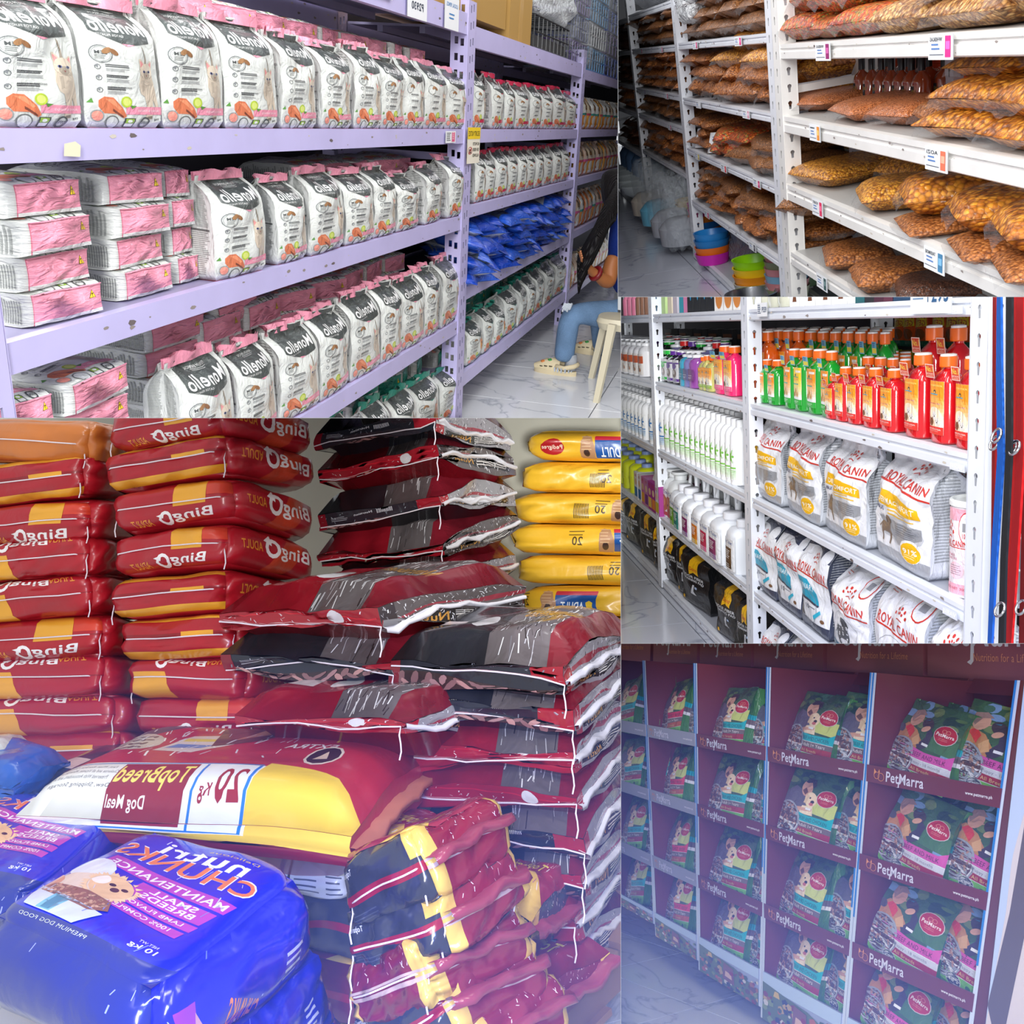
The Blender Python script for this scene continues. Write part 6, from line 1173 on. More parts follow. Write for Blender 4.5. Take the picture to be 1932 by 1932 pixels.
def BTT(k, body, cap, kind, art, z0=.14, z1=.62, tag=None, sy=.62, p=3.5, wrapw=.8, base=(240, 240, 238)):
    b, c, h = bottle_mesh(body, cap, kind, mat('white_plastic', .3, .5) if k.startswith('w') else None); BT[k] = (b, c, h, label_mesh(art, z0, z1, wrapw, sy, base, p, .53 if kind == 'jug' else .505) if art else None, htag(tag) if tag else None)
BTT('red', REDL, OC, 'flat', flea_label(), .1, .70, HT); BTT('green', GRN, OC, 'flat', green_label(), .1, .70, HT2); BTT('yellow-labelled green', GRN, OC, 'flat', green_label(True), .1, .70, HT2); BTT('orange', ORL, OC, 'flat', flea_label((226, 80, 30)), .1, .70, HT2); BTT('pink', PNK, OC, 'flat', flea_label((240, 90, 140), (246, 160, 40)), .1, .72, HT2); BTT('amber', (196, 190, 110), OC, 'flat', flea_label((150, 190, 50)), .1, .66, None)
def blk(c):
    a = Art(.55); a.r(0, .0, 1, 1, (214, 214, 216)); a.p(ell(.45, .72, .34, .14), c); a.r(0, .82, 1, .88, c); a.p(ell(.5, .4, .3, .2), (120, 100, 90)); a.p(ell(.45, .44, .16, .1), (200, 196, 190)); a.r(.0, .04, 1, .16, c); a.lines(.1, .12, .8, 2, .04, (240, 240, 240)); return a
for nm, c in (('red-capped', (214, 30, 30)), ('green-capped', (30, 180, 60)), ('purple-capped', (90, 40, 140))): BTT(nm + ' black', (22, 22, 26), c, 'flat', blk(c), .06, .72)
al = Art(.5); al.t('groom', .2, .4, .6, .1, (240, 240, 250), .03); al.lines(.2, .3, .6, 3, .05, (230, 230, 250))
for nm, c in (('teal', (60, 160, 190)), ('lilac', (120, 116, 170)), ('purple', (140, 70, 150))): BTT(nm + ' pump', c, (236, 238, 240), 'pump', al, .2, .5, sy=.8, base=tuple(q * .8 for q in c))
def wl(c, two=False):
    a = Art(.6); a.r(0, 0, 1, 1, (238, 240, 240))
    for i in range(7): an = i * .9; a.p(ell(.5 + .22 * math.cos(an), .68 + .13 * math.sin(an), .12, .035, an), c)
    a.p(ell(.5, .66, .16, .12), c); 
    for i in range(6): a.r(.05, .04 + i * .045, .95, .065 + i * .045, tuple(238 - (238 - q) * (.25 + .13 * i) for q in c))
    a.r(.05, .33, .95, .38, c); return a
for nm, c in (('blue', (40, 120, 190)), ('green', (130, 200, 90)), ('yellow', (230, 210, 60))): BTT('white %s-printed' % nm, (238, 240, 242), (236, 238, 240), 'round', wl(c), .08, .62, sy=1, p=2)
bl = Art(.6); bl.r(0, 0, 1, 1, (232, 226, 220)); bl.r(0, .55, 1, .9, (196, 90, 50)); dogs(bl, .5, .25, .2, ((190, 130, 80), (120, 74, 44), (170, 110, 60))); BTT('white brown-printed pump', (232, 232, 234), (236, 238, 240), 'pump', bl, .06, .6, sy=.8, p=2.5)
dl = Art(.55); dl.r(0, 0, 1, 1, (236, 238, 240)); dl.t('Pet Toi', .1, .82, .8, .12, (40, 90, 160), .04); dl.p(ell(.5, .45, .42, .32), (190, 120, 70)); dl.p(ell(.45, .5, .25, .2), (216, 160, 110)); dl.p(ell(.4, .44, .08, .05), (40, 30, 30)); dl.r(0, 0, 1, .14, (200, 90, 80)); BTT('white dog-printed', (234, 238, 240), (226, 230, 232), 'oblong', dl, .06, .62, sy=.7, p=2.6)
def jl(c, c2):
    a = Art(.55); a.r(0, 0, 1, 1, (236, 238, 242)); a.t('Pet Toilet', .08, .84, .8, .1, (40, 90, 160), .04); a.r(.1, .06, .8, .72, c); a.lines(.16, .6, .5, 5, .06, (240, 240, 240), .4); a.r(.1, .06, .8, .22, c2); a.lines(.15, .16, .5, 2, .06, (240, 240, 240)); return a
for nm, c, c2 in (('green', (110, 170, 50), (130, 190, 70)), ('teal', (40, 140, 130), (60, 160, 150)), ('plum', (140, 40, 110), (160, 130, 180)), ('orange', (230, 130, 40), (240, 190, 80)), ('magenta', (200, 40, 90), (230, 120, 170)), ('brown', (90, 60, 40), (60, 40, 30))): BTT('white jug with %s label' % nm, (232, 236, 242), (230, 232, 238), 'jug', jl(c, c2), .05, .52, sy=1.1, p=4.5, wrapw=.75)
BTT('white can-topped lime', (200, 210, 30), (120, 140, 190), 'round', Art(), .3, .5, sy=1, p=2, base=(200, 210, 30))
def bot(kind, px, z, y, top, wpx, lab, grp, yaw=0.0, dep=1.0):
    w_ = abs(px4(px + wpx / 2, z, y) - px4(px - wpx / 2, z, y)); x = px4(px, z, y + w_ * .3); H = zat('4', top, x, y) - z if top > 5 else top
    b, c, h, l, t = BT[kind]; ps = [('cap', c, None)]
    if h: ps.append(('handle', h, None))
    if l: ps.append(('label', l, None))
    if t: ps.append(('hang_tag', t, None))
    return put('4', 'bottle', b, T(x, y + w_ * .3, z) @ R(yaw, 'Z') @ S(w_, w_ * dep, H), lab, 'bottle', grp, parts=ps)
ZA4, ZB4, ZC4, ZD4 = -.30, -.598, -.905, -1.2
for i, (px, top, w_) in enumerate([(1740, 666, 40), (1787, 668, 40), (1832, 672, 38)]): bot('red', px, ZA4, 1.03, top, w_, 'large red shampoo bottle with No.1 tag, %s from left' % ORD[i], 'large red shampoo bottles', -.12)
for i, (px, top, w_) in enumerate([(1760, 664, 38), (1805, 666, 38)]): bot('red', px, ZA4, 1.12, .232, w_, 'large red shampoo bottle in the second row, %s' % ORD[i], 'large red shampoo bottles behind', -.1)
for i, (px, top, w_) in enumerate([(1576, 707, 20), (1596, 692, 22), (1621, 693, 25), (1652, 694, 27), (1688, 696, 31)]): bot('red', px, ZA4, 1.03, top, w_, 'small red shampoo bottle with No.1 tag, %s from left' % ORD[i], 'small red shampoo bottles', -.1)
for j in range(3):
    for i in range(4): bot('red', 1638 + i * 23, ZA4, 1.11 + .07 * j, .155, 24, 'small red bottle, %s from left, %s row behind the front' % (ORD[i], ORD[j]), 'small red bottles behind', -.1)
for i, (k, px, top, w_) in enumerate([('green', 1449, 678, 16), ('green', 1470, 679, 20), ('green', 1500, 658, 20), ('yellow-labelled green', 1522, 658, 24), ('green', 1549, 659, 27), ('green', 1570, 662, 22)]): bot(k, px, ZA4, 1.04, top, w_, '%s shampoo bottle, %s from left in the front row' % (k, ORD[i]), 'green shampoo bottles', -.12)
for j in range(3):
    for i in range(8): bot('green', 1508 + i * 23 + j * 4, ZA4, 1.14 + .09 * j, .215, 21, 'green shampoo bottle, %s from left, %s row behind' % (ORD[i], ORD[j]), 'green shampoo bottles behind', -.1)
for j in range(2):
    for i in range(5): bot('orange', 1432 + i * 19 + j * 6, ZA4, 1.06 + .1 * j + (.05 if i > 1 else 0), .22, 19, 'orange shampoo bottle, %s from left, %s row beside the post' % (ORD[i], ORD[j]), 'orange shampoo bottles', -.1)
for i, (k, px, top, w_) in enumerate([('red-capped black', 1246, 659, 11), ('green-capped black', 1256, 660, 11), ('green-capped black', 1266, 660, 11), ('purple-capped black', 1277, 661, 12), ('purple-capped black', 1289, 661, 13)]): bot(k, px, ZA4, 1.03, top, w_ + 1, '%s bottle, %s from left in the far bay' % (k, ORD[i]), 'black bottles')
for i, (k, px, top, w_) in enumerate([('teal pump', 1300, 660, 11), ('lilac pump', 1309, 661, 12), ('purple pump', 1320, 661, 13)]): bot(k, px, ZA4, 1.03, top, w_, '%s bottle between black and amber bottles' % k, 'pump bottles')
for i, (px, top, w_) in enumerate([(1330, 672, 9), (1336, 670, 9), (1350, 671, 15)]): bot('amber', px, ZA4, 1.03, top, w_, 'small amber bottle with orange cap, %s from left' % ORD[i], 'small amber bottles')
for i, (px, top, w_) in enumerate([(1371, 652, 18), (1388, 653, 18)]): bot('pink', px, ZA4, 1.03, top, w_, 'bright pink shampoo bottle, %s from left' % ORD[i], 'pink shampoo bottles')
for j in range(3):
    for i in range(9): bot(['purple-capped black', 'green-capped black', 'lilac pump', 'red-capped black'][(i + j) % 4], 1250 + i * 15, ZA4, 1.12 + .09 * j, .17, 13, 'dark bottle, %s from left, %s row behind in the far bay' % (ORD[i], ORD[j]), 'bottles behind in the far bay')
for j in range(2):
    for i in range(6): bot('white brown-printed pump', 1176 + i * 9.5, ZA4, 1.03 + .1 * j, .18, 10, 'white pump bottle with brown print, %s from left, %s row' % (ORD[i], ('front', 'rear')[j]), 'brown-printed pump bottles')
# white bottles on the third shelf
for j in range(5):
    for i in range(17):
        px = 1247 + i * 9.6 - j * 3; 
        if px > 1402 or px < 1238: continue
        k = 'white blue-printed' if i < 3 else 'white green-printed'
        bot(k, px, ZB4, 1.03 + .075 * j, .222, 10.2 + i * .22, '%s bottle, %s from left, %s row' % (k, ORD[i], ORD[j]), 'white bottles with printed leaves')
for j in range(3):
    for i in range(9): bot('white yellow-printed' if i < 2 else 'white blue-printed', 1174 + i * 6.8, ZB4, 1.03 + .08 * j, .2, 7.5, 'white bottle in the farthest bay, %s from left, %s row' % (ORD[i], ORD[j]), 'white bottles in the farthest bay')
# white jugs on the fourth shelf
for i, (px, w_, k) in enumerate([(1255, 13, 'white dog-printed'), (1266, 14, 'white dog-printed'), (1276, 15, 'white dog-printed'), (1287, 17, 'white dog-printed')]): bot(k, px, ZC4, 1.03, .215, w_ + 2, 'white bottle printed with a dog, %s from left' % ORD[i], 'dog-printed bottles')
for i, (px, w_, k) in enumerate([(1300, 15, 'green'), (1313, 18, 'teal'), (1332, 20, 'plum'), (1351, 21, 'orange'), (1370, 23, 'magenta'), (1391, 26, 'plum'), (1410, 20, 'brown')]): bot('white jug with %s label' % k, px, ZC4, 1.03, .235, w_, 'white jug with %s label, %s jug from left' % (k, ORD[i]), 'white jugs')
for j in range(2):
    for i in range(7): bot('white dog-printed', 1258 + i * 21, ZC4, 1.17 + .09 * j, .22, 15, 'white bottle behind the jugs, %s from left, %s row' % (ORD[i], ORD[j]), 'white bottles behind the jugs')
for j in range(3):
    for i in range(5): bot('white can-topped lime', 1175 + i * 12, ZC4, 1.03 + .1 * j, .17, 10, 'lime spray can with blue lid, %s from left, %s row' % (ORD[i], ORD[j]), 'lime spray cans')
def cbox(px, z, y, w_, h_, d_, art, col, lab, grp=None, name='carton', cat='box'):
    x = px4(px, z, y); return carton('4', x - w_ / 2, x + w_ / 2, y, y + d_, z, z + h_, col, lab, grp, tape=False, art=art, name=name, cat=cat)
for i in range(7):
    a = Art(.4); c = [(226, 230, 236), (226, 230, 236), (200, 120, 170), (190, 130, 180), (170, 60, 150), (160, 50, 140), (150, 50, 130)][i]; a.r(.1, .1, .9, .45, [(60, 120, 180), (60, 120, 180), (230, 170, 60), (120, 60, 140), (230, 200, 90), (220, 130, 60), (200, 180, 60)][i]); a.p(ell(.5, .65, .3, .12), (220, 190, 160)); a.lines(.2, .9, .6, 2, .05, (180, 60, 60))
    cbox(1201 + i * 6.6, ZC4, 1.0, .075, .135, .2, a, c, 'slim care box, %s from left before the spray cans' % ORD[i], 'slim care boxes')
# black pads in bags
def pad_art(v):
    a = Art(.6); a.p([(.35, 1), (.62, 1), (.66, .66), (.5, .70), (.36, .64)], (236, 182, 30)); a.t('Dono', .38, .73, .24, .07, (190, 40, 40), .04); a.t('ODOR FIBER', .12, .58, .7, .05, (226, 228, 232), .04); a.t('TRAINING PAD', .14, .52, .7, .045, (226, 228, 232), .03)
    a.p([(.42, .28), (.48, .46), (.54, .46), (.52, .34), (.62, .28)], (214, 216, 222)); a.r(.56, .40, .64, .44, (170, 190, 220)); a.lines(.4, .12, .4, 2, .03, (110, 112, 118), .4); a.r(.05, .07, .12, .13, (236, 182, 30)); return a
PAD = [stand_bag(pad_art(i), (28, 29, 33), (24, 25, 28), (24, 25, 28), 61 + i, None, m=FILM, top=1.02, bulge=.05, wr=.05, flat=.9) for i in range(3)]
for i, (a_, b_, top) in enumerate([(1170, 1182, 950), (1186, 1207, 948), (1214, 1235, 968), (1236, 1246, 990), (1254, 1279, 1012), (1282, 1298, 1027), (1294, 1333, 1052), (1357, 1393, 1108), (1396, 1422, 1140)]):
    y = 1.03; xa, xb = px4(a_, ZD4, y), px4(b_, ZD4, y); H = zat('4', top, (xa + xb) / 2, y) - ZD4
    place_bag('4', 'training_pad_pack', PAD[i % 3][0], None, (xa + xb) / 2, y, ZD4, xb - xa, .14, max(.2, H), 'black pack of training pads, %s from left on the bottom shelf' % ORD[i], 'pack', 'black training pad packs', yaw=.1)
place_bag('4', 'training_pad_pack', PAD[2][0], None, px4(1345, ZD4, 1.1), 1.1, ZD4, .17, .12, .2, 'dull black pack set back between two yellow-marked packs', 'pack', None, yaw=.1)
# food bags
def crown(a, x, y, s, c):
    for i in range(5):
        an = math.pi * (.12 + .19 * i); a.p(ell(x + s * math.cos(an), y + s * 1.05 * a.asp * math.sin(an), s * .15, s * .17 * a.asp, 0, 8), c)
        if i in (1, 2, 3): a.p(ell(x + s * .55 * math.cos(an), y + s * .65 * a.asp * math.sin(an), s * .12, s * .14 * a.asp, 0, 8), c)
    a.p([(x - s * .5, y), (x, y + s * .14 * a.asp), (x + s * .5, y), (x + s * .5, y - s * .1 * a.asp), (x, y + s * .04 * a.asp), (x - s * .5, y - s * .1 * a.asp)], c)
def standing_dog(a, x, y, s, c):
    k = a.asp; P = lambda pts, cc=c: a.p([(x + px * s, y + py * s * k) for px, py in pts], cc)
    P([(-.5, 0), (-.45, -.7), (-.5, -1.5), (-.35, -1.5), (-.3, -.6), (-.1, -.45), (.35, -.5), (.4, -1.6), (.55, -1.6), (.58, -.4), (.62, .3), (.3, .45), (-.1, .4), (-.4, .42)]); P([(.25, .3), (.3, .95), (.6, 1.0), (.68, .4), (.6, .1)]); a.p(ell(x + .48 * s, y + .9 * s * k, .26 * s, .3 * s * k), c); P([(.2, .95), (.22, .45), (.36, .5), (.38, .95)], tuple(q * .7 for q in c)); P([(.62, .95), (.7, .5), (.8, .6), (.76, .95)], tuple(q * .7 for q in c)); P([(-.45, .35), (-.7, -.2), (-.62, -.25), (-.4, .2)])
RR = (200, 52, 40)
def rc_art(v):
    a = Art(.62); W = (233, 234, 237)
    if v == 0:
        a.r(0, 0, 1, .14, (160, 163, 170)); crown(a, .56, .84, .12, RR); a.t('ROYAL CANIN', .1, .74, .84, .075, RR, .03, rot=-.05); a.p([(0, .735), (1, .67), (1, .685), (0, .75)], RR)
        a.p([(.1, .655), (.6, .64), (.85, .585), (.88, .5), (.02, .53)], (240, 184, 20)); a.t('DERMACOMFORT', .1, .55, .72, .05, (250, 246, 230), .02, rot=-.04); a.t('MAXI', .04, .47, .16, .04, (40, 56, 110), .04); a.lines(.3, .49, .5, 2, .03, (236, 190, 70), .4)
        a.p(ell(.5, .34, .42, .12), (196, 198, 202)); a.p([(.1, .42), (.9, .42), (.9, .33), (.6, .22), (.2, .28)], (150, 153, 158)); a.lines(.45, .4, .4, 6, .02, (110, 112, 118), .3); standing_dog(a, .22, .33, .16, (124, 106, 92)); a.c(.74, .2, .16, (226, 228, 232)); a.p(circ(.74, .19, .145, .085, 14), (240, 184, 20)); a.t('91%', .64, .175, .2, .05, (252, 250, 240), .04); a.lines(.64, .16, .2, 2, .02, (250, 230, 170), .3); a.t('HEALTH NUTRITION', .3, .06, .5, .02, (214, 216, 222), .0)
    elif v == 1:
        N = (56, 62, 84); a.p([(0, 1), (1, 1), (1, .78), (.5, .86), (0, .84)], N); a.r(0, 0, 1, .13, N); a.p(ell(.9, .84, .09, .07), (226, 228, 232)); crown(a, .52, .72, .13, RR); a.t('ROYAL CANIN', .06, .60, .86, .09, RR, .03, rot=-.05); a.p([(0, .585), (1, .55), (1, .565), (0, .60)], RR)
        a.p([(.08, .54), (.4, .54), (.68, .44), (.74, .32), (.05, .38)], (36, 160, 190)); a.t('URINARY', .12, .44, .5, .055, (236, 246, 250), .03); a.p([(.05, .38), (.74, .32), (.72, .3), (.05, .35)], N); a.ring(.4, .26, .3, .03, (140, 146, 156)); a.t('10', .34, .24, .12, .05, (60, 66, 84), .02); a.lines(.48, .27, .2, 1, .02, (90, 96, 110)); a.p([(.08, .38), (.24, .14), (.1, .14), (.04, .2)], (60, 52, 52)); a.p([(.6, .2), (.78, .28), (.8, .25), (.62, .16)], (40, 180, 210)); a.p(ell(.84, .18, .05, .02), (120, 84, 56)); a.t('FELINE CARE', .3, .05, .5, .02, (150, 156, 170), 0)
    else:
        a.p(ell(.84, .80, .13, .10), RR); a.p(ell(.84, .80, .115, .088), (226, 228, 230)); a.r(.78, .78, .9, .83, (150, 152, 158)); a.p([(.1, .88), (.2, .9), (.15, .85)], RR); a.p([(.14, .88), (.3, .86), (.2, .83)], (170, 172, 178)); a.lines(.1, .82, .2, 2, .02, (200, 120, 110), .3)
        crown(a, .56, .66, .13, RR); a.t('ROYAL CANIN', .08, .555, .84, .085, RR, .03, rot=-.05); a.p([(.04, .535), (.98, .49), (.98, .505), (.04, .55)], RR); a.ring(.45, .28, .34, .02, (150, 152, 158)); standing_dog(a, .45, .28, .24, (90, 92, 98)); [a.p(ell(.3 + .03 * (i * 7 % 11), .22 + .02 * (i * 5 % 9), .014, .01), (226, 228, 230)) for i in range(16)]; a.p([(.04, .12), (.6, .12), (.62, .04), (.04, .04)], (60, 120, 150)); a.t('HYPOALLERGENIC', .06, .06, .5, .04, (230, 236, 240), .02)
    return a
rs = Art(.5); rs.lines(.08, .92, .84, 30, .026, (150, 154, 160), .45, .25)
RCB = []
for v in range(3):
    bs = (232, 234, 238); RCB.append([stand_bag(rc_art(v), bs, (206, 210, 218) if v != 1 else (70, 76, 96), (150, 153, 160) if v == 0 else (60, 66, 88) if v == 1 else bs, 131 + v * 3 + q, bs if v != 1 else (64, 70, 92), sart=rs, nu=16, nv=22, m=FILM, wr=.10, top=.92, flat=.62) for q in range(2)])
def rcb(v, q, a_, b_, z, top, lab, Tn=.1, y=1.03, yaw=.0, grp=None):
    xa, xb = px4(a_, z, y), px4(b_, z, y); H = (zat('4', top, (xa + xb) / 2, y + .05) - z) / 1.03; m_, s_ = RCB[v][q]; return place_bag('4', 'pet_food_bag', m_, s_, (xa + xb) / 2, y, z, (xb - xa) * 1.04, Tn, H, lab, 'bag', grp, yaw=yaw)
g = 'white food bags with yellow band'
for i, (a_, b_, tp) in enumerate([(1420, 1476, 788), (1482, 1550, 803), (1556, 1636, 830), (1650, 1757, 852)]): rcb(0, i % 2, a_, b_, ZB4, tp, 'white food bag with yellow band and grey dog, %s from left' % ORD[i], grp=g, yaw=-.05)
rcb(0, 1, 1740, 1812, ZB4, 878, 'white food bag leaning behind the pink can', y=1.2)
for i, (a_, b_, tp) in enumerate([(1424, 1467, 965), (1468, 1512, 985), (1514, 1566, 1003)]): rcb(1, i % 2, a_, b_, ZC4, tp, 'navy and white food bag with teal oval, %s from left' % ORD[i], grp='navy food bags')
for i, (a_, b_, tp) in enumerate([(1574, 1640, 1052), (1653, 1744, 1078), (1762, 1830, 1120)]): rcb(2, i % 2, a_, b_, ZC4, tp, 'plain white food bag with red lettering, %s from left' % ORD[i], grp='plain white food bags', Tn=.12)
for i, (a_, b_) in enumerate([(1446, 1482), (1490, 1530)]): rcb(1 - i, 0, a_, b_, ZD4, 1165 + i * 30, 'food bag at the foot of the near bay, %s' % ORD[i], grp='food bags at the foot')
# pink milk can
c = MB(); c.lathe([(.5, 0), (.5, .01), (.49, .015), (.49, .93), (.5, .935), (.5, .95)], (236, 226, 230), mat('white_plastic', .3, .5), 32); a = Art(1.6)
a.r(0, 0, 1, .12, (236, 170, 186)); a.r(0, .86, 1, 1, (236, 170, 186)); a.p(ell(.74, .78, .12, .19), (206, 44, 60)); a.p(ell(.74, .78, .11, .175), (238, 236, 238)); a.r(.68, .74, .73, .84, (150, 150, 154)); a.t('10', .68, .66, .05, .06, (206, 44, 60), .04); crown(a, .42, .66, .1, RR); a.t('ROYAL CANIN', .2, .56, .56, .07, RR, .04); a.r(.2, .54, .8, .55, RR)
a.ring(.45, .3, .26, .02, (226, 200, 208)); a.t('BABYCAT MILK', .26, .44, .3, .03, (190, 110, 130), .01); a.t('POUR CHATONS', .28, .4, .32, .03, (190, 110, 130), .01); a.p(ell(.58, .28, .14, .1), (240, 196, 206)); a.lines(.46, .33, .24, 5, .025, (150, 140, 150), .3); a.p(ell(.28, .22, .05, .1), (150, 140, 136)); a.t('POIDS NET 300 g', .3, .04, .5, .04, (190, 90, 110), .01)
lid = MB(); lid.lathe([(.51, .935), (.52, .94), (.52, .985), (.5, 1.0), (.46, 1.0), (.45, .97)], (230, 232, 230), PLAST, 32); xc = px4(1794, ZB4, 1.02); put('4', 'milk_powder_can', c.mesh('can', True, 40), T(xc, 1.075, ZB4) @ S(.105, .105, .195), 'pink and white milk powder can beside the right post', 'can', parts=[('lid', lid.mesh('lid', True, 40), None, 'clear pale lid'), ('label', label_mesh(a, .03, .92, 1.3, 1, (236, 228, 232), 2, .5), None)])
# goods on the top shelf, cut by the aisle's upper edge
def tl(i):
    a = Art(.8); a.r(0, 0, 1, 1, (236, 236, 236)); a.p(ell(.5, .5, .26, .36), (150, 84, 40)); a.p([(.3, .1), (.5, .5), (.7, .1)], (110, 60, 30)); return a
for i in range(4): cbox(1500 + i * 29, -.011, 1.05, .075, .13, .1, tl(i), (236, 236, 236), 'white box with a long-haired dog, %s from left, top shelf' % ORD[i], 'white dog boxes')
for i in range(4): b = MB(); b.lathe([(.03, 0), (.034, .02), (.034, .14)], (196, 196, 176), mat('tinted_plastic', .12, .55, coat=.8, coatr=.05), 16, p=3.5); put('4', 'clear_tub', b.mesh('tub', True, 40), T(px4(1422 + i * 19, -.011, 1.06), 1.08, -.01), 'clear smoky tub, %s from left on the top shelf' % ORD[i], 'tub', 'clear tubs')
for i in range(5): cbox(1622 + i * 18, -.011, 1.06, .05, .12, .1, Art(), [(30, 90, 96), (34, 34, 40), (70, 30, 50), (90, 40, 60), (30, 60, 90)][i], 'dark box, %s from left on the top shelf' % ORD[i], 'dark boxes top shelf')
for i, (px, c, h_) in enumerate([(1232, (236, 206, 70), .05), (1241, (150, 190, 220), .05), (1252, (190, 220, 150), .05), (1252, (110, 190, 50), .1), (1264, (226, 214, 190), .06), (1274, (200, 190, 200), .1), (1286, (60, 160, 180), .11), (1294, (226, 140, 180), .11)]): cbox(px, -.011, 1.04 + (.03 if i in (3,) else 0), .068, h_ + .03, .1, Art(), c, '%s small box, %s from left, top of the far bay' % (cname(c), ORD[i]), 'small boxes top shelf')
for i in range(4): a = Art(1); a.c(.7, .45, .12, (50, 150, 200)); a.lines(.2, .9, .6, 1, .1, (220, 220, 220)); cbox(1302 + i * 13, -.011, 1.03, .075, .13, .1, a, (30, 32, 36), 'black box with blue dot, %s from left on the top shelf' % ORD[i], 'black boxes with blue dots')
for i in range(3): a = Art(1); a.p(ell(.5, .35, .36, .3), (206, 130, 60)); a.p(ell(.45, .5, .2, .16), (226, 170, 110)); cbox(1357 + i * 17, -.011, 1.03, .11, .13, .1, a, (238, 236, 232), 'white box with golden dog, %s from left on the top shelf' % ORD[i], 'golden dog boxes')
for i in range(7): b = MB(); b.lathe([(.5, 0), (.5, .6), (.2, .75), (.2, 1)], (226, 130, 160) if i < 3 else (150, 110, 90), PLAST, 12); put('4', 'spray_bottle', b.mesh('s', True, 40), T(px4(1176 + i * 8, -.011, 1.04), 1.06, -.011) @ S(.04, .04, .13), '%s spray bottle, %s from left, top of the farthest bay' % ('pink' if i < 3 else 'brown', ORD[i]), 'bottle', 'spray bottles')
# goods of the rack behind, in shade
for i in range(6): put('4', 'treat_pouch', GP, T(px4([1697, 1715, 1738, 1770, 1796, 1815][i], -.2, 1.55), 1.55, -.16) @ S(.085, .05, .13), 'orange treat pouch behind the bottles, %s from left' % ORD[i], 'pouch', 'orange pouches behind the bottles')
for i in range(5): b = MB(); b.box((-.045, -.03, 0), (.045, .03, .12), (196, 176, 30), CARD); put('4', 'yellow_box', b.mesh('b'), T(px4(1672 + i * 36, -.28, 1.5), 1.5, -.29), 'plain yellow box behind the bottles, %s from left' % ORD[i], 'box', 'yellow boxes behind')
for i in range(6): a = Art(.9); a.p(ell(.5, .5, .25, .3), (90, 70, 50)); a.r(.1, .8, .9, .9, (120, 70, 40)); cbox(1262 + i * 28, -.3, 1.38, .16, .2, .05, a, (24, 24, 26), 'dark carton at the rear of the far bay, %s from left' % ORD[i], 'dark rear cartons')
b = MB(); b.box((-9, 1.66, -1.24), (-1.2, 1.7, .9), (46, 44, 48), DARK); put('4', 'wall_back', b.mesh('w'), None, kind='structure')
a = Art(1.55); a.t('FURMAGIC', .05, .68, .36, .14, (50, 90, 140), .02); a.lines(.07, .58, .3, 3, .1, (110, 140, 170), .4); a.t('P', .44, .3, .08, .3, (60, 90, 120), .03); a.t('295', .54, .28, .4, .5, (50, 90, 130), .04)
tag_card('4', px4(1755, -.02, .996), .9965, -.038, .16, .075, a, 'white price card reading P 295 on the top beam'); a = Art(1.4); a.lines(.06, .8, .35, 5, .14, (70, 90, 120), .4); a.t('P359', .5, .3, .45, .4, (60, 80, 110), .03)
tag_card('4', px4(1438, -.02, .996), .9965, -.034, .085, .04, a, 'small price card reading P359 beside the middle post')
for px, z in ((1822, -.03), (1826, -.325), (1812, -.62)):
    b = Art(3); b.t('BIBAV', .05, .2, .9, .6, (244, 246, 250), .02)
    tag_card('4', px4(px - 20, z, .997), .9975, z - .01, .055, .016, b, 'embossed maker plate on a beam near %s' % {(-.03): 'the top', (-.325): 'the middle', (-.62): 'the lower part'}[z], col=(218, 222, 230), name='embossed_plate', cat='plate', grp='embossed plates')
# hanging grid and leashes at the right
b = MB(); xg = px4(1868, -.3, 1.0)
for i in range(14): b.tube([(xg - .06, 1.04, .1 - i * .06), (xg + .3, 1.04, .1 - i * .06)], .0025, (214, 218, 222), PLAST, 5)
for i in range(6): b.tube([(xg - .04 + i * .06, 1.045, .2), (xg - .04 + i * .06, 1.045, -.8)], .0025, (214, 218, 222), PLAST, 5)
put('4', 'wire_grid', b.mesh('grid', True), None, 'white wire grid fixed beside the right rack post', 'wire grid')
WEB = mat('webbing', .7, .3, bump=(260, .002, 'wave'))
def strap(pxs, y, w_, col, lab, grp='hanging leashes', ring=None, tw=0):
    P = []; 
    for px, py in pxs: r = ray('4', px, py); P.append(Vector((r * (y / r[1])).tolist()))
    b = MB(); V = []; n = 26; seg = []
    for i in range(n):
        t = i / (n - 1) * (len(P) - 1); k = min(int(t), len(P) - 2); u = t - k; u = u * u * (3 - 2 * u); c = P[k].lerp(P[k + 1], u); an = tw * math.sin(i / n * math.pi); dx = Vector((math.cos(an), math.sin(an), 0)) * w_ / 2; seg.append((c - dx, c + dx))
    V = [p for s in seg for p in s] + [p + Vector((0, .004, 0)) for s in seg for p in s]; m = 2 * n
    b.add(V, [(2 * i, 2 * i + 1, 2 * i + 3, 2 * i + 2) for i in range(n - 1)] + [(m + 2 * i + 2, m + 2 * i + 3, m + 2 * i + 1, m + 2 * i) for i in range(n - 1)] + [(2 * i, 2 * i + 2, m + 2 * i + 2, m + 2 * i) for i in range(n - 1)] + [(2 * i + 1, m + 2 * i + 1, m + 2 * i + 3, 2 * i + 3) for i in range(n - 1)], col, WEB)
    ps = []
    if ring: 
        r = ray('4', *ring); c = Vector((r * ((y - .02) / r[1])).tolist()); q = MB(); q.tube([(c.x + .011 * math.cos(a_), c.y + .005 * math.sin(a_), c.z + .011 * math.sin(a_)) for a_ in [k * .35 for k in range(19)]], .0022, (206, 206, 210), METAL, 6); ps = [('metal_ring', q.mesh('ring', True), None, 'nickel ring')]
    return put('4', 'leash', b.mesh('strap'), None, lab, 'leash', grp, parts=ps)
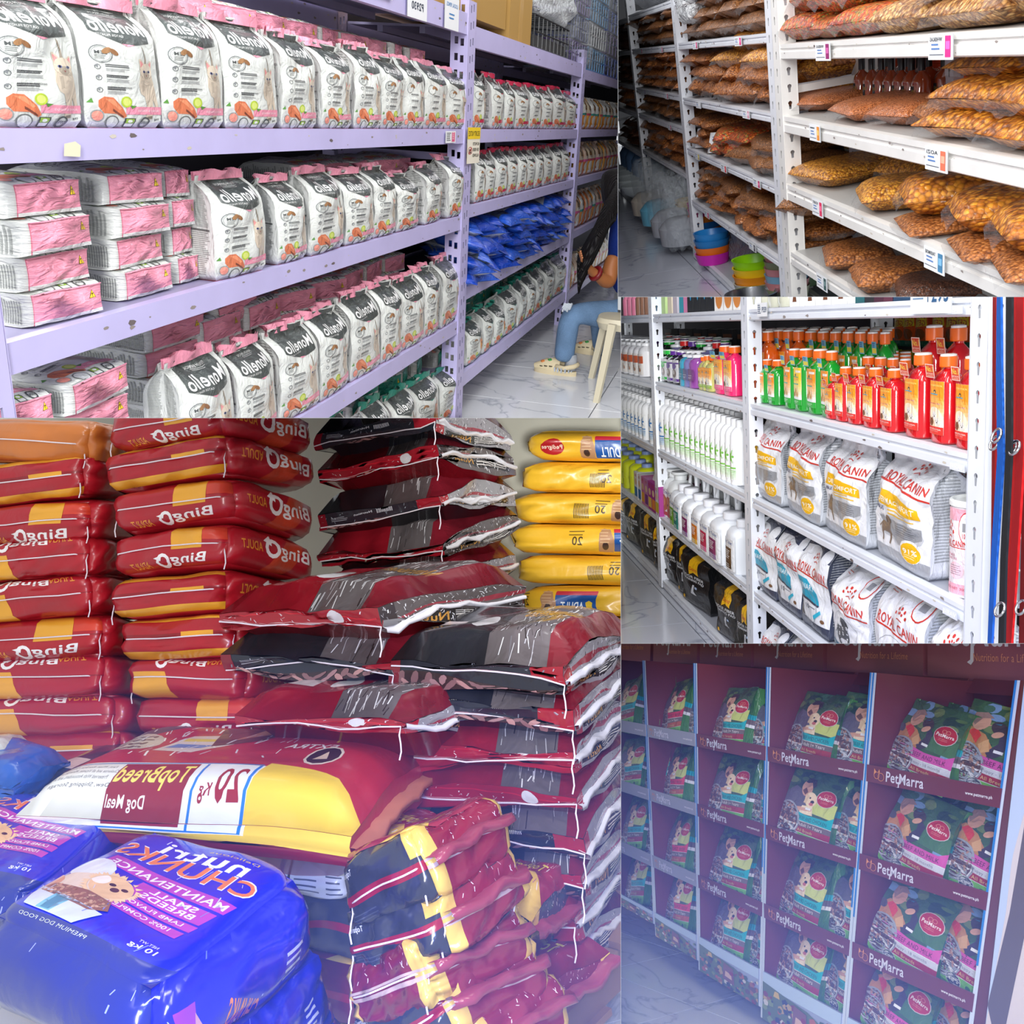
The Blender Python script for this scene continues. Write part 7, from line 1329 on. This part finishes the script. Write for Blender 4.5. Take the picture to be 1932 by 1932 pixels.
strap([(1924, 545), (1924, 860), (1910, 1090), (1900, 1230)], .95, .02, (206, 20, 24), 'wide red leash at the right edge', ring=(1926, 1146)); strap([(1903, 545), (1902, 860), (1892, 1060), (1888, 1230)], .93, .016, (30, 32, 38), 'wide black leash left of the wide red one', ring=(1886, 1150)); strap([(1911, 545), (1907, 860), (1900, 1000), (1905, 1230)], .96, .012, (36, 38, 44), 'narrow black leash between black and red', ring=(1908, 845))
strap([(1884, 545), (1884, 700), (1887, 860), (1874, 1060), (1866, 1230)], .94, .010, (30, 100, 200), 'bright blue twisted leash beside the rack', ring=(1880, 822), tw=.6); strap([(1876, 545), (1875, 760), (1873, 1000), (1868, 1230)], .97, .010, (170, 20, 26), 'dark red leash behind the blue leash', ring=(1876, 836)); strap([(1916, 545), (1914, 850), (1906, 1000), (1894, 1230)], .955, .010, (224, 24, 26), 'narrow red leash beside the black one', ring=(1914, 845)); strap([(1934, 545), (1936, 900), (1928, 1230)], .98, .02, (150, 16, 20), 'dark red leash at the very edge')
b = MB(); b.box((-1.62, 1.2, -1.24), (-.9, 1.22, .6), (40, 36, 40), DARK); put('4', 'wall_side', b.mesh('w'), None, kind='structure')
# ================================================================ aisle 5: cardboard display stands of dog food
MAR = (104, 44, 52); MARD = (92, 36, 46)
# x of each stand's left edge (front plane y=2) at the top and at z=-1.05, as the stands really stand: slightly fanned and tapered
XT = [-4.24, -3.79, -3.372, -2.892, -2.376, -1.86]; XB = [-4.0, -3.62, -3.295, -2.905, -2.50, -2.06]
def sx(i, u, z): t = -z / 1.05; a = XT[i] + (XB[i] - XT[i]) * t; b = XT[i + 1] + (XB[i + 1] - XT[i + 1]) * t; return a + (b - a) * u
ZL = [(-.262, -.31), (-.515, -.56), (-.765, -.81)]; ZBASE = -.975; ZBOT = [-1.02, -1.06, -1.09, -1.12, -1.16]
def pmlogo(a, x, y, w_, h_, c=(190, 188, 206), oc=(214, 140, 80), icon=True):
    a.t('PetMarra', x, y, w_, h_, c, .03); a.p([(x + w_ * .34, y + h_ * .2), (x + w_ * .37, y + h_ * .2), (x + w_ * .37, y - h_ * .35), (x + w_ * .33, y - h_ * .42), (x + w_ * .30, y - h_ * .32), (x + w_ * .34, y - h_ * .3)], c)
    if icon:
        a.ring(x - w_ * .14, y + h_ * .35, w_ * .09, .12, oc, 12); a.ring(x - w_ * .26, y + h_ * .45, w_ * .08, .14, oc, 12); a.p([(x - w_ * .34, y + h_ * .5), (x - w_ * .33, y + h_ * 1.1), (x - w_ * .27, y + h_ * .75)], oc); a.p([(x - w_ * .22, y + h_ * .8), (x - w_ * .19, y + h_ * 1.1), (x - w_ * .17, y + h_ * .7)], oc)
CB = mat('coated_card', .42, .4, coat=.15)
def quadslab(b, P, th, col, m=CB):
    """P: four points; th: thickness vector"""
    P = [Vector(p) for p in P]; Q = [p + Vector(th) for p in P]; b.add([tuple(p) for p in P + Q], [(0, 1, 2, 3), (7, 6, 5, 4), (0, 4, 5, 1), (1, 5, 6, 2), (2, 6, 7, 3), (3, 7, 4, 0)], col, m)
def slab_art(P, th, col, art, m=CB, name='panel'):
    P = np.array(P, float); Q = P + np.array(th)       # P: bl, br, tr, tl (front)
    def f(q):
        u, v, w_ = (q[:, 0:1] + 1) / 2, (q[:, 2:3] + 1) / 2, (q[:, 1:2] + 1) / 2
        A = (P[0] * (1 - u) + P[1] * u) * (1 - v) + (P[3] * (1 - u) + P[2] * u) * v; B = (Q[0] * (1 - u) + Q[1] * u) * (1 - v) + (Q[3] * (1 - u) + Q[2] * u) * v; return A * (1 - w_) + B * w_
    me = shell(f, {k: (2, 2, col, art if k == 'F' else None, m) for k in 'FKLRTD'}, None, off=.0012, lay=.2, name=name); me.polygons.foreach_set('use_smooth', np.zeros(len(me.polygons), bool)); return me
D5 = .36
def base_art(i):
    a = Art(1.6); a.r(0, .72, 1, 1, (176, 196, 226)); a.p([(0, .8), (.3, .72), (.6, .66), (1, .4), (1, .0), (0, 0)], (92, 110, 74)); r = random.Random(i)
    for k in range(90): x, y = r.random(), r.random() * .62; s = r.uniform(.02, .07); a.p([(x + s * math.cos(t + k) * .7, y + s * math.sin(t + k) * 1.2) for t in (0, 1.3, 2.6, 4.0, 5.2)], r.choice([(70, 90, 60), (54, 60, 74), (150, 96, 60), (120, 50, 60), (176, 150, 90), (200, 196, 190), (44, 52, 80), (96, 70, 60), (120, 140, 80), (170, 90, 50)]))
    a.p([(.42, .2), (.62, .16), (.6, .6), (.44, .66)], (120, 80, 80)); a.p([(.46, .3), (.58, .28), (.57, .42), (.47, .45)], (206, 170, 150)); a.c(.57, .45, .035, (130, 30, 50)); a.p([(.15, .6), (.24, .6), (.22, .72), (.17, .72)], (200, 170, 60)); return a
for i in range(5):
    parts = []; zb = ZBOT[i]; y0, y1 = 2.0, 2.0 + D5
    for u, nm in ((0, 'left'), (1, 'right')):
        b = MB(); th = .006; o = .0 if u == 0 else -.012
        xt, xb = sx(i, u, 0) + o, sx(i, u, zb) + o
        quadslab(b, [(xt, y0, 0), (xb, y0, zb), (xb, y1, zb), (xt, y1, -.01)], (.012, 0, 0), MAR)
        b.add([(xt - .001, y0 - .003, 0), (xt + .013, y0 - .003, 0), (xb + .013, y0 - .003, zb), (xb - .001, y0 - .003, zb)], [(0, 1, 2, 3)], (196, 206, 226), CB); b.add([(xt - .002, y0 - .004, 0), (xt + .005, y0 - .004, 0), (xt + (xb - xt) * .6 + .005, y0 - .004, zb * .6), (xt + (xb - xt) * .6 - .002, y0 - .004, zb * .6)], [(0, 1, 2, 3)], (40, 120, 196), CB)
        parts.append(('side_panel', b.mesh('side'), None))
    b = MB(); quadslab(b, [(sx(i, 0, 0), y1, -.01), (sx(i, 1, 0), y1, -.01), (sx(i, 1, zb), y1, zb), (sx(i, 0, zb), y1, zb)], (0, .006, 0), MARD); parts.append(('back_panel', b.mesh('back'), None))
    b = MB(); quadslab(b, [(sx(i, .02, -.02), y1 - .03, -.045), (sx(i, .98, -.02), y1 - .03, -.045), (sx(i, .98, 0), y1 - .001, -.002), (sx(i, .02, 0), y1 - .001, -.002)], (0, .004, 0), MAR); parts.append(('top_flap', b.mesh('flap'), None))
    lc = (150, 152, 170) if i < 2 else MAR
    for j, (zt, zl) in enumerate(ZL + [(ZBASE, ZBASE - .04)]):
        b = MB(); zz = zl + .004; quadslab(b, [(sx(i, .02, zz), y0 + .004, zz), (sx(i, .98, zz), y0 + .004, zz), (sx(i, .98, zz), y1, zz), (sx(i, .02, zz), y1, zz)], (0, 0, .005), MARD); parts.append(('shelf', b.mesh('shelf'), None))
        if j < 3:
            a = Art(9); pmlogo(a, .17 if i else .1, .2, .30, .6, (206, 204, 222)); a.t('www.petmarra.ph', .77, .32, .18, .22, (226, 224, 234), .02)
            parts.append(('shelf_lip', slab_art([(sx(i, .015, zl), y0 - .004, zl), (sx(i, .985, zl), y0 - .004, zl), (sx(i, .985, zt), y0 - .006, zt), (sx(i, .015, zt), y0 - .006, zt)], (0, .006, 0), lc, a, name='lip'), None))
    parts.append(('base_panel', slab_art([(sx(i, .03, zb), y0 - .004, zb), (sx(i, .97, zb), y0 - .004, zb), (sx(i, .97, ZBASE), y0 - .006, ZBASE), (sx(i, .03, ZBASE), y0 - .006, ZBASE)], (0, .006, 0), (150, 160, 190), base_art(i), name='base'), None))
    put('5', 'display_stand', None, None, 'maroon cardboard display stand, %s from left' % ORD[i], 'display stand', 'display stands', parts=parts)
# printed cartons on top, their wordmarks
for i, (a_, b_) in enumerate([(1140, 1228), (1232, 1316), (1320, 1418), (1422, 1555), (1560, 1745), (1750, 2010)]):
    y = 2.42; xa, xb = xat('5', a_, y, .0), xat('5', b_, y, .0); w_ = xb - xa; h_ = w_ * .52
    a = Art(1.9); a.t('PetMarra', .08, .40, .78, .30, (226, 222, 236), .03); a.p([(.36, .44), (.385, .44), (.385, .24), (.36, .19), (.33, .22), (.355, .25)], (226, 222, 236)); a.t('Nutrition for a Lifetime', .38, .235, .48, .09, (226, 150, 120), .0)
    me = slab_art([(0, 0, 0), (w_ * .985, 0, 0), (w_ * .985, 0, h_), (0, 0, h_)], (0, .3, 0), (150, 84, 100), a, name='carton'); put('5', 'carton', me, T(xa, y, -.012), 'maroon carton reading PetMarra on the stands, %s from left' % ORD[i], 'box', 'maroon cartons on the stands')
def pm_art(v):
    a = Art(.68); r = random.Random(v); G0 = (62, 92, 62); a.r(0, 0, 1, 1, G0)
    for k in range(26): x, y = r.random(), .42 + r.random() * .58; a.p(ell(x, y, r.uniform(.05, .16), r.uniform(.02, .07), 0, 9), r.choice([(58, 84, 60), (84, 110, 64), (70, 104, 84), (110, 128, 76), (44, 66, 56)] + ([(120, 150, 190)] if v == 2 else [])))
    a.p([(.3, .45), (1, .42), (1, .62), (.6, .6)], (190, 200, 110) if v != 2 else (70, 110, 70)); SK = (206, 156, 132)
    if v != 2:    # man hugging a pale dog
        a.p([(.0, .45), (.02, .62), (.15, .72), (.4, .66), (.5, .5), (.4, .4)], (96, 90, 108)); a.p(ell(.38, .73, .13, .10, -.5), SK); a.p([(.28, .80), (.34, .87), (.5, .86), (.54, .78), (.5, .74), (.44, .81), (.34, .79)], (60, 44, 42)); a.p([(.3, .68), (.4, .64), (.44, .68), (.36, .73)], (110, 76, 62)); a.p([(.12, .45), (.3, .46), (.5, .5), (.52, .44), (.2, .38)], SK)
        a.p(ell(.54, .60, .12, .09, -.3), (232, 208, 176)); a.p([(.44, .66), (.42, .54), (.48, .54), (.5, .64)], (214, 186, 150)); a.p(ell(.58, .575, .035, .022), (40, 30, 30)); a.p(ell(.57, .545, .04, .02), (190, 100, 100)); a.p(ell(.52, .62, .015, .012), (40, 30, 30)); a.p([(.42, .5), (.62, .52), (.66, .4), (.4, .4)], (232, 212, 184)); a.p([(.4, .47), (.62, .49), (.62, .455), (.42, .43)], SK)
    else:         # child in a tan coat holding a dark puppy
        a.p([(.0, .40), (.02, .6), (.12, .68), (.34, .62), (.48, .5), (.42, .36), (.2, .34)], (184, 130, 80)); a.p([(.1, .62), (.2, .68), (.3, .6), (.26, .5)], (206, 60, 50)); a.p(ell(.22, .75, .11, .1), SK); a.p([(.1, .76), (.12, .85), (.24, .88), (.34, .82), (.22, .8), (.16, .7)], (150, 120, 110)); a.p([(.3, .74), (.36, .735), (.31, .71)], SK); a.p(ell(.04, .6, .07, .05), (84, 80, 92))
        a.p(ell(.46, .72, .11, .07, -.3), (70, 56, 58)); a.p([(.5, .7), (.62, .62), (.6, .46), (.48, .38), (.42, .44), (.52, .56)], (66, 56, 74)); a.p(ell(.47, .65, .07, .035, .4), SK); a.p([(.3, .5), (.4, .58), (.46, .46), (.36, .42)], (206, 160, 110)); a.p([(.38, .76), (.46, .78), (.45, .76)], (60, 120, 150))
    a.p(ell(.79, .66, .17, .115), (200, 190, 196)); a.p(ell(.79, .66, .16, .108), (176, 36, 50)); a.t('PetMarra', .66, .635, .26, .04, (240, 230, 230), .03); a.ring(.76, .70, .035, .2, (220, 150, 130), 8); a.ring(.82, .70, .035, .2, (220, 150, 130), 8); a.lines(.72, .61, .14, 2, .016, (210, 130, 130), .3)
    bc = [(20, 164, 176), (206, 40, 84), (196, 80, 160)][v]; tx = [('BEEF AND CHICKEN', 'Adult 1+ Years', '42%'), ('ROAST BEEF', 'Adult 1+ Years', '42%'), ('BEEF AND MILK', 'Puppy - 18 months', '48%')][v]
    a.p([(0, .30), (1, .30), (1, .46), (.9, .40), (.6, .39), (.3, .41), (0, .41)], bc); a.t(tx[0], .42, .325, .5, .045, tuple(q * .35 for q in bc), .0); a.r(0, .225, 1, .305, (110, 96, 96) if v != 2 else (200, 202, 214)); a.t(tx[1], .42, .24, .45, .042, (226, 222, 226) if v != 2 else (110, 110, 130), .0)
    a.r(0, .15, 1, .228, (156, 40, 56) if v != 1 else (186, 90, 60)); a.t('All Breeds', .42, .165, .3, .04, (214, 190, 130), .0); a.r(0, .298, 1, .304, (226, 226, 230)); a.r(0, .145, 1, .152, (226, 226, 230)); a.r(0, 0, 1, .147, (120, 190, 76))
    a.p(circ(.16, .28, .28, .22, 20), (150, 156, 170)); a.p(circ(.15, .28, .255, .20, 20), (92, 66, 62))
    for k in range(44): an, q = r.random() * 6.28, r.random() ** .5; x, y = .15 + .24 * q * math.cos(an), .30 + .165 * q * math.sin(an); a.p(ell(x, y, .02, .013, r.random() * 3, 6), r.choice([(176, 134, 116), (150, 112, 98), (190, 150, 130)])) if x > 0 else None
    a.p([(0, .26), (.2, .24), (.42, .25), (.36, .13), (.22, .08), (0, .1)], (216, 218, 226)); a.t('1st INGREDIENT', .05, .20, .28, .028, (90, 92, 104), .0); a.t('MEAT', .08, .15, .2, .04, (50, 52, 62), .04)
    a.c(.36, .085, .105, (196, 200, 206)); a.c(.36, .085, .095, (60, 64, 78)); a.t(tx[2], .29, .07, .14, .035, (236, 238, 244), .04)
    for x in (.56, .80): a.c(x, .085, .035, (60, 110, 50)); a.lines(x + .05, .1, .1, 3, .015, (70, 120, 60), .4)
    a.t('1 KG', .05, .03, .12, .03, (60, 110, 50), .02); a.r(.5, .46, .6, .49, (228, 230, 236)); return a
pg = Art(.5); pg.r(0, .35, 1, .4, (226, 226, 230)); pg.r(0, .4, 1, .48, (110, 96, 96)); pg.r(0, .48, 1, .56, (20, 164, 176))
PM = []
for v in range(3): PM.append([stand_bag(pm_art(v), (62, 92, 62), (64, 120, 50), (100, 170, 64), 171 + v * 2 + q, None, sart=pg, nu=14, nv=18, m=FILM, top=1.06, flat=.3, bulge=.2, wr=.05, crease=.3) for q in range(2)])
for i in range(5):
    nm = ['beef and chicken', 'roast beef', 'chicken and liver', 'beef and chicken', 'beef and milk'][i]; v = [0, 1, 0, 0, 2][i]
    for j in range(4):
        zz = (ZL + [(ZBASE, 0)])[j][0] - .035; hh = .225
        for k in range(2):
            u = (.31, .76)[k] + rnd.uniform(-.015, .015); wd = (sx(i, 1, zz) - sx(i, 0, zz)) * .56; vv = v if not (i == 4 and k == 1 and j > 0) else 2
            lean = math.atan2(sx(i, .5, zz + .2) - sx(i, .5, zz), .2); m_ = PM[vv][(j + k) % 2][0]
            M = T(sx(i, u, zz), 2.03 + .03 * k + .01 * rnd.random(), zz) @ R(lean, 'Y') @ R(-.20, 'X') @ R(rnd.uniform(-.1, .1) - .05, 'Z') @ S(wd, .075, hh + .012 * rnd.random())
            put('5', 'dog_food_bag', m_, M, '%s dog food bag, %s one on the %s shelf, %s stand' % (nm, ('left', 'right')[k], ['top', 'second', 'third', 'bottom'][j], ORD[i]), 'bag', 'dog food bags on the %s stand' % ORD[i])
    for j in range(4):   # second row behind
        zz = (ZL + [(ZBASE, 0)])[j][0] - .035
        for k in range(2): put('5', 'dog_food_bag', PM[v][k][0], T(sx(i, (.33, .74)[k], zz), 2.17, zz) @ R(math.atan2(sx(i, .5, zz + .2) - sx(i, .5, zz), .2), 'Y') @ R(-.12, 'X') @ S((sx(i, 1, zz) - sx(i, 0, zz)) * .46, .07, .215), '%s dog food bag behind the %s front one, %s shelf, %s stand' % (nm, ('left', 'right')[k], ['top', 'second', 'third', 'bottom'][j], ORD[i]), 'bag', 'rear dog food bags on the %s stand' % ORD[i])
# end stand on the right: white-blue side with a dog picture, and a wrapped pack beside it
a = Art(.4); a.r(0, 0, 1, 1, (172, 186, 214)); a.p([(.3, 0), (1, .3), (1, 1), (.6, 1)], (96, 150, 206)); a.p([(0, .25), (.1, .62), (.25, .8), (.35, .95), (.5, .72), (.7, .74), (.95, .95), (1, .6), (.7, .35), (.5, .1), (.2, 0), (0, 0)], (196, 186, 190)); a.p([(.15, .5), (.33, .92), (.42, .7), (.35, .5)], (190, 130, 130)); a.p([(.75, .6), (.92, .9), (.95, .7), (.85, .55)], (190, 130, 130)); a.p([(.0, .3), (.2, .7), (.3, .6), (.15, .2)], (90, 82, 90)); [a.p(ell(.75 + .03 * (k % 3), .1 + .09 * k, .012, .02), (60, 80, 120)) for k in range(10)]; a.ring(.85, .9, .1, .3, (150, 130, 90), 10)
P = [(-2.03, 2.0, -1.12), (-1.66, 2.06, -1.12), (-1.66, 2.06, .02), (-1.845, 2.0, .02)]
put('5', 'picture_panel', slab_art(P, (0, .02, 0), (172, 186, 214), a), None, 'pale blue printed side panel with a dog picture at the right edge', 'panel')
w5 = RCB[2][0][0]
b = MB(); put('5', 'pet_food_bag', w5, T(-1.83, 1.9, -1.12) @ R(.2, 'Z') @ S(.2, .1, .3), 'white plastic pack in the bottom right corner', 'bag')
floor('5', -1.165, -6, -1.5, .3, 2.2, .45, ang=.35, org=(-4.0, 1.6), col=(214, 218, 226))
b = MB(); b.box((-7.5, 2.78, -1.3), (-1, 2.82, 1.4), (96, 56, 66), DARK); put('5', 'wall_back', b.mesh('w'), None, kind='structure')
# ================================================================ added blue scatter volume, imitating a colour tint over the two lower aisles
def mist():
    m = bpy.data.materials.new('blue_tint_volume'); m.use_nodes = True; nt = m.node_tree; nt.nodes.clear(); o = nt.nodes.new('ShaderNodeOutputMaterial'); v = nt.nodes.new('ShaderNodeVolumeScatter')
    v.inputs['Color'].default_value = (.22, .34, 1, 1); v.inputs['Density'].default_value = .22; v.inputs['Anisotropy'].default_value = .0; nt.links.new(v.outputs[0], o.inputs['Volume'])
    b = MB(); b.box((-3.2, .35, -1.6), (3.2, 2.75, .72), (255, 255, 255), m); ob = bpy.data.objects.new('mist', b.mesh('mist')); COL.objects.link(ob); ob['kind'] = 'stuff'; ob['label'] = 'added faint blue volume tinting the lower aisles'
mist()
